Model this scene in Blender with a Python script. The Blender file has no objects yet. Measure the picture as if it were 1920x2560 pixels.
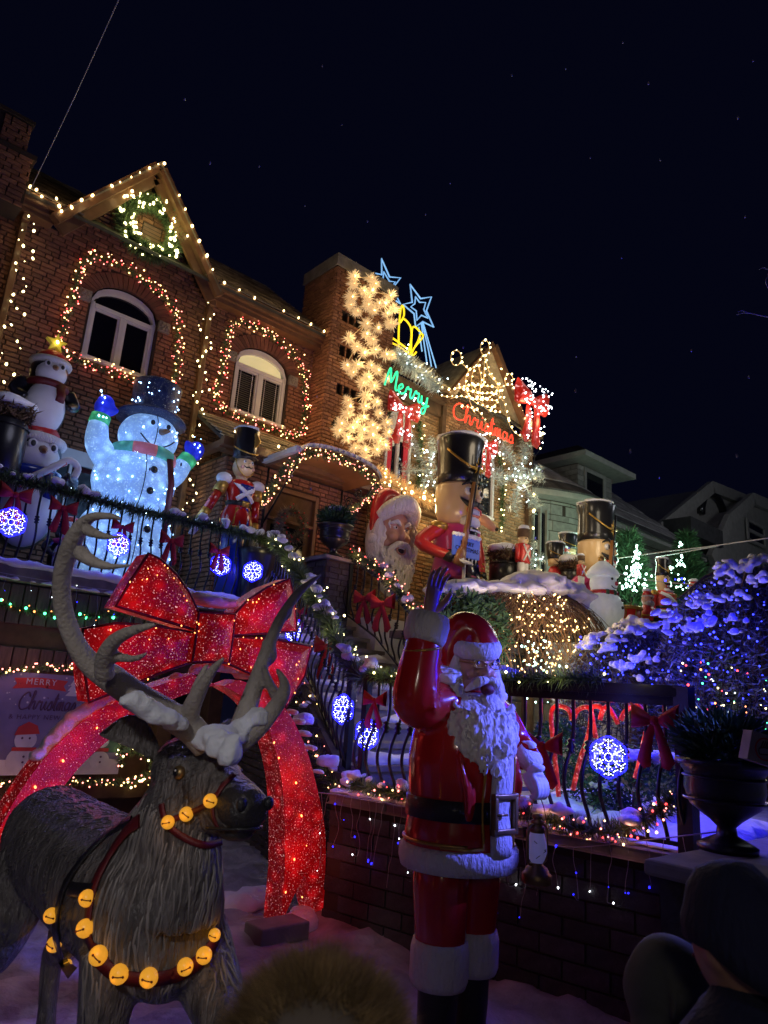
import bpy, math, random
import numpy as np
from mathutils import Vector, Matrix, Euler, noise
rad = math.radians
SC = bpy.context.scene
COL = SC.collection
R = random.Random(11)

# ------------------------------------------------------------------ camera, world, lamps, exposure
PITCH, ROLL, YAW, FPX = rad(14.8), rad(4.13), rad(48.7), 1775.0
CAM = np.array([0.0, 0.0, 1.8])
_f = np.array([math.cos(YAW), math.sin(YAW), 0.0]); _r = np.array([math.sin(YAW), -math.cos(YAW), 0.0]); _z = np.array([0, 0, 1.0])
FW = math.cos(PITCH) * _f + math.sin(PITCH) * _z
_u = -math.sin(PITCH) * _f + math.cos(PITCH) * _z
RT = math.cos(ROLL) * _r + math.sin(ROLL) * _u
UP = -math.sin(ROLL) * _r + math.cos(ROLL) * _u
cam = bpy.data.cameras.new('camera'); cam_ob = bpy.data.objects.new('camera', cam); COL.objects.link(cam_ob)
cam_ob.matrix_world = Matrix(((RT[0], UP[0], -FW[0], CAM[0]), (RT[1], UP[1], -FW[1], CAM[1]), (RT[2], UP[2], -FW[2], CAM[2]), (0, 0, 0, 1)))
cam.sensor_fit = 'VERTICAL'; cam.sensor_height = 36.0; cam.lens = FPX / 2560 * 36.0
cam.clip_start = 0.05; cam.clip_end = 600
cam.dof.use_dof = True; cam.dof.focus_distance = 7.0; cam.dof.aperture_fstop = 5.0
SC.camera = cam_ob
SC.view_settings.view_transform = 'Standard'; SC.view_settings.look = 'None'
SC.view_settings.exposure = 0.0; SC.view_settings.gamma = 1.0; SC.view_settings.use_curve_mapping = False
SC.cycles.use_denoising = True
SC.cycles.max_bounces = 5; SC.cycles.diffuse_bounces = 2; SC.cycles.glossy_bounces = 3
SC.cycles.sample_clamp_indirect = 3.0
SC.cycles.use_light_tree = True
wd = bpy.data.worlds.new('World'); SC.world = wd; wd.use_nodes = True
_bg = wd.node_tree.nodes['Background']
_sky = wd.node_tree.nodes.new('ShaderNodeRGB'); _sky.outputs[0].default_value = (0.10, 0.13, 0.55, 1)
wd.node_tree.links.new(_sky.outputs[0], _bg.inputs['Color']); _bg.inputs['Strength'].default_value = 0.011

def lamp(loc, col, power, r=0.05):
    l = bpy.data.lights.new('lamp', 'POINT'); l.color = col; l.energy = power; l.shadow_soft_size = r
    o = bpy.data.objects.new('lamp', l); COL.objects.link(o); o.location = loc
    return o
def spot(loc, tgt, col, power, ang=60, r=0.1, blend=0.6):
    l = bpy.data.lights.new('fill_spot', 'SPOT'); l.color = col; l.energy = power; l.shadow_soft_size = r  # most of these spots are added fill, with no fixture modelled
    l.spot_size = rad(ang); l.spot_blend = blend
    o = bpy.data.objects.new('fill_spot', l); COL.objects.link(o); o.location = loc
    o.rotation_euler = (Vector(tgt) - Vector(loc)).to_track_quat('-Z', 'Y').to_euler()
    return o
def sun(az_from, elev, col, power, ang=15):
    l = bpy.data.lights.new('sky_glow', 'SUN'); l.color = col; l.energy = power; l.angle = rad(ang)
    o = bpy.data.objects.new('sky_glow', l); COL.objects.link(o)
    d = Vector((math.cos(rad(az_from)) * math.cos(rad(elev)), math.sin(rad(az_from)) * math.cos(rad(elev)), math.sin(rad(elev))))
    o.rotation_euler = (-d).to_track_quat('-Z', 'Y').to_euler()
WARM = (1.0, 0.62, 0.26); GOLD = (1.0, 0.72, 0.34); COOL = (0.75, 0.9, 1.0); BLUE = (0.03, 0.03, 1.0); REDL = (1.0, 0.08, 0.06); PINK = (1.0, 0.45, 0.3); GRN = (0.1, 1.0, 0.4)
# street glow: the dim violet night sky over the city, street lamp behind the photographer, blue spot added at right in place of lit trees
sun(205, 42, (0.5, 0.45, 1.0), 0.016, 25)
spot((-1.6, -0.3, 3.4), (1.1, 2.95, 1.35), (0.95, 0.9, 0.92), 150, 27, 0.12)
spot((-2.5, -3.0, 6.0), (1.4, 3.8, 0.2), (0.55, 0.45, 1.0), 18, 40, 0.3)
spot((-0.4, -1.2, 2.9), (3.12, 2.75, 1.86), (1.0, 0.84, 0.78), 60, 13.5, 0.06, 0.9)  # narrow warm spot added to brighten the statue's upper body
spot((5.6, 0.6, 3.0), (3.4, 2.75, 1.65), (0.11, 0.13, 1.0), 1250, 25, 0.08)  # unseen blue spot added beside the waving statue
spot((2.9, 4.5, 3.5), (1.35, 3.5, 1.1), (0.16, 0.18, 1.0), 120, 55, 0.1)  # blue rim spot added behind the reindeer
spot((10.2, 4.6, 4.6), (8.5, 9.3, 5.0), (0.12, 0.12, 1.0), 90, 24, 0.2)  # blue spot added to tint the santa relief
spot((6.2, 4.3, 3.2), (4.2, 7.5, 3.0), (0.12, 0.12, 1.0), 14, 80, 0.2)
spot((1.0, 6.0, 0.6), (2.6, 9.2, 2.4), (0.4, 0.25, 1.0), 6, 110, 0.2)

# ------------------------------------------------------------------ helpers
def _ray(px, py): return FW + RT * (px - 960) / FPX - UP * (py - 1280) / FPX
def W(px, py, x=None, y=None, z=None, d=None):
    """the point of the place seen at (px, py) of the photograph that lies on the given wall, level or distance"""
    r = _ray(px, py)
    if d is not None: return Vector(CAM + r * d)
    for i, v in enumerate((x, y, z)):
        if v is not None: return Vector(CAM + r * (v - CAM[i]) / r[i])
def pj(p):
    q = np.array(p, float) - CAM; w = q @ FW
    return 960 + FPX * (q @ RT) / w, 1280 - FPX * (q @ UP) / w, w
def V(*a): return Vector(a)
def cr(pts, n=6, closed=False):
    """smooth curve through points"""
    P = [Vector(p) for p in pts]; L = len(P); out = []
    if L < 3 and not closed: return P
    for i in range(L if closed else L - 1):
        g = (lambda k: P[k % L]) if closed else (lambda k: P[min(max(k, 0), L - 1)])
        a, b, c, d = g(i - 1), g(i), g(i + 1), g(i + 2)
        for k in range(n):
            t = k / n
            out.append(0.5 * ((2 * b) + (c - a) * t + (2 * a - 5 * b + 4 * c - d) * t * t + (3 * b - a - 3 * c + d) * t ** 3))
    if not closed: out.append(P[-1])
    return out
def resample(pts, step):
    out = [Vector(pts[0])]; acc = 0.0
    for a, b in zip(pts, pts[1:]):
        a, b = Vector(a), Vector(b); L = (b - a).length
        if L < 1e-9: continue
        t = step - acc
        while t <= L:
            out.append(a.lerp(b, t / L)); t += step
        acc = (acc + L) % step
    return out
def lerpl(vals, n):
    """n values spread over a list"""
    out = []
    for i in range(n):
        t = i / max(1, n - 1) * (len(vals) - 1); k = min(int(t), len(vals) - 2) if len(vals) > 1 else 0
        if len(vals) == 1: out.append(vals[0]); continue
        a, b = vals[k], vals[k + 1]; u = t - k
        out.append(tuple(p + (q - p) * u for p, q in zip(a, b)) if isinstance(a, tuple) else a + (b - a) * u)
    return out

class MB:
    def __init__(s): s.v = []; s.f = []
    def add(s, vs, fs):
        b = len(s.v); s.v.extend(tuple(v) for v in vs); s.f.extend(tuple(i + b for i in f) for f in fs); return s
    def b6(s, x0, x1, y0, y1, z0, z1):
        return s.add([(x0, y0, z0), (x1, y0, z0), (x1, y1, z0), (x0, y1, z0), (x0, y0, z1), (x1, y0, z1), (x1, y1, z1), (x0, y1, z1)],
                     [(0, 3, 2, 1), (4, 5, 6, 7), (0, 1, 5, 4), (1, 2, 6, 5), (2, 3, 7, 6), (3, 0, 4, 7)])
    def box(s, c, sz, M=None):
        h = [Vector((i * sz[0] / 2, j * sz[1] / 2, k * sz[2] / 2)) for k in (-1, 1) for (i, j) in ((-1, -1), (1, -1), (1, 1), (-1, 1))]
        if M is not None: h = [M @ p for p in h]
        return s.add([Vector(c) + p for p in h], [(0, 3, 2, 1), (4, 5, 6, 7), (0, 1, 5, 4), (1, 2, 6, 5), (2, 3, 7, 6), (3, 0, 4, 7)])
    def bar(s, a, b, w, h, up=(0, 0, 1)):
        a, b = Vector(a), Vector(b); t = (b - a); L = t.length; t.normalize()
        sd = t.cross(Vector(up)); sd = sd.normalized() if sd.length > 1e-6 else Vector((1, 0, 0)); u = sd.cross(t)
        M = Matrix((sd, t, u)).transposed()
        return s.box((a + b) / 2, (w, L, h), M)
    def tube(s, pts, r, n=6, closed=False, cap=True, ref=None):
        P = [Vector(p) for p in pts]; L = len(P)
        rs = [r] * L if isinstance(r, (int, float)) else (list(r) if len(r) == L else lerpl(list(r), L))
        vs = []; pn = None
        for i in range(L):
            t = (P[(i + 1) % L] - P[i - 1]) if (closed or 0 < i < L - 1) else (P[1] - P[0] if i == 0 else P[-1] - P[-2])
            if t.length < 1e-9: t = Vector((0, 0, 1))
            t.normalize()
            if ref is not None: pn = Vector(ref)
            elif pn is None: pn = Vector((0, 0, 1)) if abs(t.z) < 0.9 else Vector((1, 0, 0))
            nn = pn - t * pn.dot(t)
            if nn.length < 1e-5: nn = t.orthogonal()
            nn.normalize(); bb = t.cross(nn)
            if ref is None: pn = nn
            ra, rb = rs[i] if isinstance(rs[i], tuple) else (rs[i], rs[i])
            for k in range(n):
                a = 2 * math.pi * k / n
                vs.append(P[i] + nn * (ra * math.cos(a)) + bb * (rb * math.sin(a)))
        fs = []
        for i in range(L if closed else L - 1):
            j = (i + 1) % L
            for k in range(n):
                k2 = (k + 1) % n
                fs.append((i * n + k, i * n + k2, j * n + k2, j * n + k))
        if cap and not closed:
            fs.append(tuple(range(n - 1, -1, -1))); fs.append(tuple((L - 1) * n + k for k in range(n)))
        return s.add(vs, fs)
    def lathe(s, prof, n=20, M=None, sx=1.0, sy=1.0, c=(0, 0, 0)):
        vs = []; fs = []; L = len(prof); c = Vector(c)
        for (r, z) in prof:
            for k in range(n):
                a = 2 * math.pi * k / n
                p = Vector((r * sx * math.cos(a), r * sy * math.sin(a), z))
                vs.append(c + ((M @ p) if M is not None else p))
        for i in range(L - 1):
            for k in range(n):
                k2 = (k + 1) % n
                fs.append((i * n + k, i * n + k2, (i + 1) * n + k2, (i + 1) * n + k))
        fs.append(tuple(range(n - 1, -1, -1))); fs.append(tuple((L - 1) * n + k for k in range(n)))
        return s.add(vs, fs)
    def ell(s, c, r, nu=14, nv=9, M=None):
        r = (r, r, r) if isinstance(r, (int, float)) else r
        c = Vector(c); vs = []; fs = []
        def q(x, y, z):
            p = Vector((x * r[0], y * r[1], z * r[2])); return c + ((M @ p) if M is not None else p)
        vs.append(q(0, 0, -1))
        for j in range(1, nv):
            ph = -math.pi / 2 + math.pi * j / nv
            for i in range(nu):
                a = 2 * math.pi * i / nu; vs.append(q(math.cos(ph) * math.cos(a), math.cos(ph) * math.sin(a), math.sin(ph)))
        vs.append(q(0, 0, 1)); T = len(vs) - 1
        for i in range(nu): fs.append((0, 1 + (i + 1) % nu, 1 + i))
        for j in range(nv - 2):
            for i in range(nu):
                a, b = 1 + j * nu + i, 1 + j * nu + (i + 1) % nu
                fs.append((a, b, b + nu, a + nu))
        for i in range(nu): fs.append((T, 1 + (nv - 2) * nu + i, 1 + (nv - 2) * nu + (i + 1) % nu))
        return s.add(vs, fs)
    def lump(s, c, r, amp=0.3, fr=2.0, nu=16, nv=10, flat=None):
        """a snow lump: noisy ellipsoid, its underside flattened at flat (share of the height)"""
        b = len(s.v); s.ell(c, r, nu, nv); c = Vector(c); o = Vector((R.uniform(-50, 50), R.uniform(-50, 50), R.uniform(-50, 50)))
        r = (r, r, r) if isinstance(r, (int, float)) else r
        for i in range(b, len(s.v)):
            p = Vector(s.v[i]) - c; u = Vector((p.x / r[0], p.y / r[1], p.z / r[2]))
            k = 1 + amp * noise.fractal(u * fr + o, 1.0, 2.0, 3)
            p = p * k
            if flat is not None and p.z < -flat * r[2]: p.z = -flat * r[2]
            s.v[i] = tuple(c + p)
        return s
    def prism(s, pts, off):
        """solid between a flat outline and its copy moved by off"""
        P = [Vector(p) for p in pts]; n = len(P); o = Vector(off)
        nrm = Vector((0, 0, 0))
        for i in range(n): nrm += P[i].cross(P[(i + 1) % n])
        if nrm.dot(o) > 0: P.reverse()
        fs = [tuple(range(n)), tuple(range(2 * n - 1, n - 1, -1))] + [(i, n + i, n + (i + 1) % n, (i + 1) % n) for i in range(n)]
        return s.add(P + [p + o for p in P], [f if k < 2 else f[::-1] for k, f in enumerate(fs)])
    def blades(s, c, d, w):
        """thin needles: one triangle each"""
        for p, q in zip(c, d):
            p, q = Vector(p), Vector(q)
            t = q.cross(Vector((R.uniform(-1, 1), R.uniform(-1, 1), R.uniform(-1, 1))))
            if t.length < 1e-9: continue
            t.normalize(); t *= w / 2
            b = len(s.v); s.v += [tuple(p - t), tuple(p + t), tuple(p + q)]; s.f.append((b, b + 1, b + 2))
        return s
    def xf(s, M, start=0):
        for i in range(start, len(s.v)): s.v[i] = tuple(M @ Vector(s.v[i]))
        return s

def mesh_of(name, mb, smooth=True):
    me = bpy.data.meshes.new(name); me.from_pydata(mb.v, [], mb.f)
    if smooth and me.polygons: me.polygons.foreach_set('use_smooth', [True] * len(me.polygons))
    me.update(); return me
def wloc(o):
    p = Vector((0, 0, 0))
    while o is not None: p += o.location; o = o.parent
    return p
def tag(o, label=None, cat=None, group=None, kind=None):
    for k, v in (('label', label), ('category', cat), ('group', group), ('kind', kind)):
        if v: o[k] = v
    return o
def obj(name, mb, mat, parent=None, smooth=True, world=True, loc=None):
    """one mesh object; world=True: its points are in place coordinates and are moved into the parent's own"""
    if isinstance(mb, MB):
        if world and parent is not None:
            o_ = wloc(parent); mb = _shift(mb, o_)
        mb = mesh_of(name, mb, smooth)
    o = bpy.data.objects.new(name, mb); COL.objects.link(o)
    if mat is not None and not o.data.materials: o.data.materials.append(mat)
    if parent is not None: o.parent = parent
    if loc is not None: o.location = (Vector(loc) - wloc(parent)) if (world and parent is not None) else loc
    return o
def _shift(mb, o):
    m = MB(); m.f = mb.f; m.v = [(a - o.x, b - o.y, c - o.z) for a, b, c in mb.v]; return m
def thing(name, label, cat, loc=(0, 0, 0), group=None, rz=0.0, sc=1.0):
    o = bpy.data.objects.new(name, None); COL.objects.link(o); o.location = loc; o.rotation_euler = (0, 0, rz); o.scale = (sc,) * 3
    o.empty_display_size = 0.1
    return tag(o, label, cat, group)
def copy_tree(o, parent=None):
    c = o.copy(); COL.objects.link(c)
    if parent is not None: c.parent = parent
    for ch in list(o.children): copy_tree(ch, c)
    return c
def remesh(o, vox, sm=4, smf=0.5):
    m = o.modifiers.new('remesh', 'REMESH'); m.mode = 'VOXEL'; m.voxel_size = vox; m.use_smooth_shade = True
    if sm:
        k = o.modifiers.new('smooth', 'SMOOTH'); k.factor = smf; k.iterations = sm
    return o
def bevel(o, w, seg=2):
    m = o.modifiers.new('bevel', 'BEVEL'); m.width = w; m.segments = seg; m.limit_method = 'ANGLE'; return o
def autos(o):
    """flat look across hard edges"""
    m = o.data
    m.polygons.foreach_set('use_smooth', [False] * len(m.polygons)); return o

# ------------------------------------------------------------------ materials
def M(name, col, rough=0.6, metal=0.0, var=0.12, vs=6.0, bump=0.0, bs=60.0, emit=0.0, ecol=None, coat=0.0, rnd=0.0, stretch=None, sss=0.0, bdist=0.01, spec=0.5):
    m = bpy.data.materials.new(name); m.use_nodes = True; nt = m.node_tree; N = nt.nodes; K = nt.links; b = N['Principled BSDF']
    b.inputs['Roughness'].default_value = rough; b.inputs['Metallic'].default_value = metal
    b.inputs['Coat Weight'].default_value = coat; b.inputs['Coat Roughness'].default_value = 0.12
    b.inputs['Specular IOR Level'].default_value = spec
    tc = N.new('ShaderNodeTexCoord'); src = tc.outputs['Object']
    if stretch:
        mp = N.new('ShaderNodeMapping'); mp.inputs['Scale'].default_value = stretch; K.new(src, mp.inputs['Vector']); src = mp.outputs['Vector']
    nz = N.new('ShaderNodeTexNoise'); nz.inputs['Scale'].default_value = vs; nz.inputs['Detail'].default_value = 5; K.new(src, nz.inputs['Vector'])
    mr = N.new('ShaderNodeMapRange'); mr.inputs['From Min'].default_value = 0.3; mr.inputs['From Max'].default_value = 0.7
    mr.inputs['To Min'].default_value = 1 - var; mr.inputs['To Max'].default_value = 1 + var; K.new(nz.outputs['Fac'], mr.inputs['Value'])
    val = mr.outputs['Result']
    if rnd:
        oi = N.new('ShaderNodeObjectInfo'); ge = N.new('ShaderNodeNewGeometry')
        ad = N.new('ShaderNodeMath'); ad.operation = 'ADD'; K.new(oi.outputs['Random'], ad.inputs[0]); K.new(ge.outputs['Random Per Island'], ad.inputs[1])
        fr = N.new('ShaderNodeMath'); fr.operation = 'FRACT'; K.new(ad.outputs[0], fr.inputs[0])
        m2 = N.new('ShaderNodeMapRange'); m2.inputs['To Min'].default_value = 1 - rnd; m2.inputs['To Max'].default_value = 1 + rnd; K.new(fr.outputs[0], m2.inputs['Value'])
        mu = N.new('ShaderNodeMath'); mu.operation = 'MULTIPLY'; K.new(val, mu.inputs[0]); K.new(m2.outputs['Result'], mu.inputs[1]); val = mu.outputs[0]
    mx = N.new('ShaderNodeVectorMath'); mx.operation = 'SCALE'; mx.inputs[0].default_value = col; K.new(val, mx.inputs['Scale'])
    K.new(mx.outputs['Vector'], b.inputs['Base Color'])
    if bump:
        n2 = N.new('ShaderNodeTexNoise'); n2.inputs['Scale'].default_value = bs; n2.inputs['Detail'].default_value = 4; K.new(src, n2.inputs['Vector'])
        bp = N.new('ShaderNodeBump'); bp.inputs['Strength'].default_value = bump; bp.inputs['Distance'].default_value = bdist; K.new(n2.outputs['Fac'], bp.inputs['Height']); K.new(bp.outputs['Normal'], b.inputs['Normal'])
    if emit:
        b.inputs['Emission Color'].default_value = (*(ecol or col), 1); b.inputs['Emission Strength'].default_value = emit
    if sss:
        b.inputs['Subsurface Weight'].default_value = sss; b.inputs['Subsurface Radius'].default_value = (0.05, 0.04, 0.03)
    return m
def E(name, col, st):
    m = bpy.data.materials.new(name); m.use_nodes = True; nt = m.node_tree; b = nt.nodes['Principled BSDF']
    b.inputs['Base Color'].default_value = (*col, 1); b.inputs['Emission Color'].default_value = (*col, 1); b.inputs['Emission Strength'].default_value = st
    m.cycles.emission_sampling = 'NONE'
    return m
def glitter(name, col, emit, var=0.9, sc=160.0, thr=0.62, vor=7.5, pk=1.9):
    """sequinned mesh cloth lit from within: emission painted as inner bulb pools plus sequin sparkle"""
    m = M(name, col, 0.35, 0.0, 0.25, 9, bump=0.4, bs=150); nt = m.node_tree; N = nt.nodes; K = nt.links; b = N['Principled BSDF']
    tc = N.new('ShaderNodeTexCoord'); nz = N.new('ShaderNodeTexNoise'); nz.inputs['Scale'].default_value = sc; nz.inputs['Detail'].default_value = 1; K.new(tc.outputs['Object'], nz.inputs['Vector'])
    a = N.new('ShaderNodeMapRange'); a.inputs['From Min'].default_value = thr; a.inputs['From Max'].default_value = thr + 0.12; a.inputs['To Max'].default_value = var * 6; K.new(nz.outputs['Fac'], a.inputs['Value'])
    n2 = N.new('ShaderNodeTexVoronoi'); n2.inputs['Scale'].default_value = vor; K.new(tc.outputs['Object'], n2.inputs['Vector'])
    c = N.new('ShaderNodeMapRange'); c.interpolation_type = 'SMOOTHSTEP'; c.inputs['From Min'].default_value = 0.0; c.inputs['From Max'].default_value = 0.55; c.inputs['To Min'].default_value = pk; c.inputs['To Max'].default_value = 0.5; K.new(n2.outputs['Distance'], c.inputs['Value'])  # pools of emission painted where inner bulbs would shine
    ad = N.new('ShaderNodeMath'); ad.operation = 'ADD'; K.new(a.outputs['Result'], ad.inputs[0]); K.new(c.outputs['Result'], ad.inputs[1])
    mu = N.new('ShaderNodeMath'); mu.operation = 'MULTIPLY'; mu.inputs[1].default_value = emit; K.new(ad.outputs[0], mu.inputs[0])
    cm = N.new('ShaderNodeMix'); cm.data_type = 'RGBA'; cm.inputs['A'].default_value = (*col, 1); cm.inputs['B'].default_value = (*[min(1, c * .6 + .35) for c in col], 1)
    k2 = N.new('ShaderNodeMath'); k2.operation = 'MULTIPLY'; k2.inputs[1].default_value = .3; k2.use_clamp = True; K.new(a.outputs['Result'], k2.inputs[0]); K.new(k2.outputs[0], cm.inputs['Factor'])
    K.new(cm.outputs['Result'], b.inputs['Emission Color']); K.new(mu.outputs[0], b.inputs['Emission Strength'])
    m.cycles.emission_sampling = 'NONE'
    return m
MT = dict(
    brick=M('brown_brick', (0.25, 0.115, 0.066), 0.85, var=0.2, vs=30, bump=0.5, bs=90, rnd=0.28),
    brick2=M('tan_brick', (0.36, 0.22, 0.11), 0.85, var=0.2, vs=30, bump=0.5, bs=90, rnd=0.4),
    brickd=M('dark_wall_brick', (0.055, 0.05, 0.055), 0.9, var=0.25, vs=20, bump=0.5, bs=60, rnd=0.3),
    mortar=M('dark_mortar', (0.045, 0.03, 0.022), 0.95), mortar2=M('pale_mortar', (0.42, 0.36, 0.26), 0.95),
    vous=M('dark_red_brick', (0.14, 0.055, 0.04), 0.8, var=0.2, rnd=0.25, bump=0.3),
    stone=M('grey_stone', (0.26, 0.25, 0.22), 0.9, var=0.2, vs=8, bump=0.4, bs=30, rnd=0.25),
    stucco=M('pale_stucco', (0.30, 0.29, 0.26), 0.9, bump=0.2), cap=M('concrete', (0.22, 0.2, 0.18), 0.9, bump=0.4, bs=40, var=0.25),
    roof=M('weathered_shingle', (0.2, 0.17, 0.13), 0.9, var=0.3, rnd=0.45, bump=0.4, bs=30), tile=M('snowy_roof_tile', (0.42, 0.36, 0.26), 0.85, var=0.3, rnd=0.35, bump=0.4, bs=30),
    roofd=M('dark_shingle', (0.05, 0.05, 0.05), 0.9, var=0.3, rnd=0.4), trim=M('brown_wood_trim', (0.17, 0.085, 0.045), 0.45, var=0.2, coat=0.2),
    plank=M('brown_plank', (0.10, 0.065, 0.05), 0.7, var=0.3, vs=12, stretch=(3, 3, 0.4), bump=0.3, rnd=0.25), bark=M('bark', (0.11, 0.065, 0.035), 0.9, var=0.3),
    white=M('white_paint', (0.72, 0.71, 0.72), 0.5, var=0.06), glass=M('dark_window_glass', (0.006, 0.006, 0.012), 0.06, spec=0.6), black=M('black_paint', (0.012, 0.012, 0.014), 0.3, coat=0.5, var=0.3),
    iron=M('black_iron', (0.014, 0.014, 0.018), 0.38, metal=0.3, coat=0.3, bump=0.15), snow=M('snow', (0.8, 0.82, 0.86), 0.75, var=0.05, vs=12, bump=0.5, bs=35, sss=0.15, bdist=0.02),
    needle=M('garland_needle', (0.1, 0.16, 0.07), 0.7, var=0.4, rnd=0.5), needlef=M('frosted_needle', (0.22, 0.20, 0.15), 0.8, var=0.3, rnd=0.4), leafb=M('frosted_evergreen', (0.13, 0.15, 0.18), 0.7, var=0.5, rnd=0.6), leaf=M('evergreen_leaf', (0.045, 0.11, 0.045), 0.7, var=0.4, rnd=0.5),
    ribbon=M('red_velvet_ribbon', (0.42, 0.012, 0.02), 0.75, var=0.15, bump=0.2, bs=200), wire=M('dark_wire', (0.03, 0.03, 0.03), 0.6), clearwire=M('clear_wire', (0.35, 0.35, 0.38), 0.4),
    red=M('gloss_red_paint', (0.46, 0.015, 0.012), 0.22, coat=0.7, var=0.12, bump=0.05, bs=10), redm=M('red_paint', (0.55, 0.03, 0.03), 0.35, coat=0.3), pink=M('magenta_paint', (0.6, 0.05, 0.2), 0.3, coat=0.5), blue=M('blue_paint', (0.015, 0.04, 0.3), 0.25, coat=0.6), navy=M('navy_paint', (0.008, 0.01, 0.04), 0.25, coat=0.6),
    gold=M('gold_paint', (0.5, 0.3, 0.06), 0.35, metal=0.6), skin=M('painted_skin', (0.6, 0.33, 0.24), 0.4, coat=0.2, var=0.08), tan=M('tan_skin_paint', (0.72, 0.5, 0.26), 0.3, coat=0.4, var=0.06), fur=M('white_moulded_fur', (0.72, 0.7, 0.68), 0.7, var=0.08, bump=0.9, bs=55, stretch=(1, 1, 0.45), bdist=0.02),
    beard=M('moulded_beard', (0.72, 0.7, 0.68), 0.55, var=0.1, vs=14, bump=1.0, bs=17, stretch=(1.6, 1.6, 0.5), bdist=0.04), leather=M('black_leather', (0.012, 0.012, 0.014), 0.45, bump=0.6, bs=160, coat=0.2), brass=M('old_brass', (0.28, 0.19, 0.08), 0.4, metal=0.8, var=0.3), rifle=M('brown_wood', (0.26, 0.11, 0.035), 0.4, coat=0.3),
    hide=M('reindeer_hide', (0.135, 0.122, 0.115), 0.38, var=0.5, vs=9, bump=1.0, bs=26, stretch=(2.2, 2.2, 0.55), bdist=0.03), antler=M('antler', (0.36, 0.32, 0.27), 0.6, var=0.25, vs=8, bump=0.7, bs=70, stretch=(1, 1, 1), bdist=0.012), nose=M('black_muzzle', (0.03, 0.027, 0.026), 0.4, bump=0.6, bs=90), strap=M('dark_red_strap', (0.12, 0.008, 0.012), 0.5, bump=0.3, bs=200),
    redglow=glitter('lit_red_sequin_mesh', (0.62, 0.006, 0.010), 0.19, 1.1, 85, 0.64, 7.5, 3.0), redglow2=glitter('red_tinsel', (0.42, 0.02, 0.012), 0.28, sc=30), snowman=glitter('lit_white_sequin_mesh', (0.24, 0.45, 0.84), 1.0, 0.12, 45, 0.58, 6.0, 1.35), bluemesh=glitter('lit_blue_mesh', (0.015, 0.03, 0.7), 0.55, 0.1), greenmesh=glitter('lit_green_mesh', (0.05, 0.45, 0.2), 0.6, 0.1),
    pinkmesh=glitter('lit_pink_mesh', (0.42, 0.12, 0.16), 0.55, 0.1), tealmesh=glitter('lit_teal_mesh', (0.06, 0.3, 0.25), 0.5, 0.1), hatmesh=glitter('dark_sequin_mesh', (0.008, 0.014, 0.06), 0.25, 0.8, 110, 0.66),
    bristle=M('bulb_lit_bristle', (0.7, 0.58, 0.4), 0.6, emit=0.34, ecol=(1.0, 0.66, 0.32)), tinsel=M('silver_tinsel', (0.6, 0.65, 0.62), 0.3, metal=0.5, rnd=0.4, emit=0.02, ecol=(0.75, 0.9, 0.9)), tinselw=M('champagne_tinsel', (0.7, 0.5, 0.28), 0.4, metal=0.3, rnd=0.4, emit=0.16, ecol=(1.0, 0.6, 0.22)),  # emission on bristles and tinsel stands in for light from their bulbs
    curtain=M('red_curtain', (0.5, 0.03, 0.05), 0.8, emit=0.25, ecol=(0.7, 0.04, 0.06)), shade=M('lit_lunette', (0.7, 0.68, 0.4), 0.6, emit=0.42, ecol=(1.0, 0.85, 0.42)), blind=M('grey_blind', (0.12, 0.12, 0.11), 0.6), urn=M('black_cast_urn', (0.012, 0.012, 0.015), 0.35, coat=0.3, bump=0.2), coatg=M('grey_hood_cloth', (0.09, 0.1, 0.1), 0.85, bump=0.3, bs=25), coatn=M('navy_knit', (0.014, 0.017, 0.05), 0.9, bump=0.9, bs=70, stretch=(1, 1, .25), bdist=.01), face=M('skin', (0.5, 0.28, 0.2), 0.5, sss=0.1), fauxfur=M('tan_faux_fur', (0.48, 0.35, 0.18), 0.8, var=0.4, vs=12, rnd=0.5), beige=M('beige_cloth', (0.35, 0.31, 0.26), 0.85),
    b_warm=E('bulb_warm', (1.0, 0.6, 0.22), 7), b_gold=E('bulb_gold', (1.0, 0.66, 0.26), 9), b_yel=E('bulb_yellow_white', (1.0, 0.82, 0.36), 8), b_red=E('bulb_red', (1.0, 0.06, 0.06), 6), b_pink=E('bulb_pink', (1.0, 0.25, 0.2), 6), b_cool=E('bulb_cool', (0.7, 0.95, 1.0), 9), b_wht=E('bulb_white', (0.9, 0.95, 1.0), 9), b_blue=E('bulb_blue', (0.03, 0.04, 1.0), 7), b_dblue=E('bulb_deep_blue', (0.015, 0.015, 1.0), 5), b_ice=E('bulb_ice_blue', (0.35, 0.6, 1.0), 8), b_grn=E('bulb_green', (0.08, 1.0, 0.35), 6), b_orng=E('bulb_orange', (1.0, 0.3, 0.08), 5), b_mint=E('bulb_mint', (0.55, 1.0, 0.8), 9),
    n_grn=E('rope_light_green', (0.02, 0.85, 0.38), 1.15), n_red=E('rope_light_red', (1.0, 0.06, 0.025), 1.1), n_yel=E('rope_light_yellow', (1.0, 0.72, 0.02), 1.1), n_blue=E('rope_light_blue', (0.22, 0.48, 0.85), 0.95), bell=M('lit_amber_bell', (0.8, 0.42, 0.05), 0.35, emit=0.55, var=.25, vs=2, ecol=(1.0, 0.42, 0.03)), star=E('lit_star', (0.75, 0.6, 0.06), 0.16), lampglow=M('frosted_lamp_glass', (0.6, 0.6, 0.85), 0.5, emit=0.10, ecol=(0.4, 0.38, 1.0)), cane=glitter('lit_candy_cane', (0.8, 0.05, 0.03), 0.3, 0.5, 60, .6, 14, 2.6),
)

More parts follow.
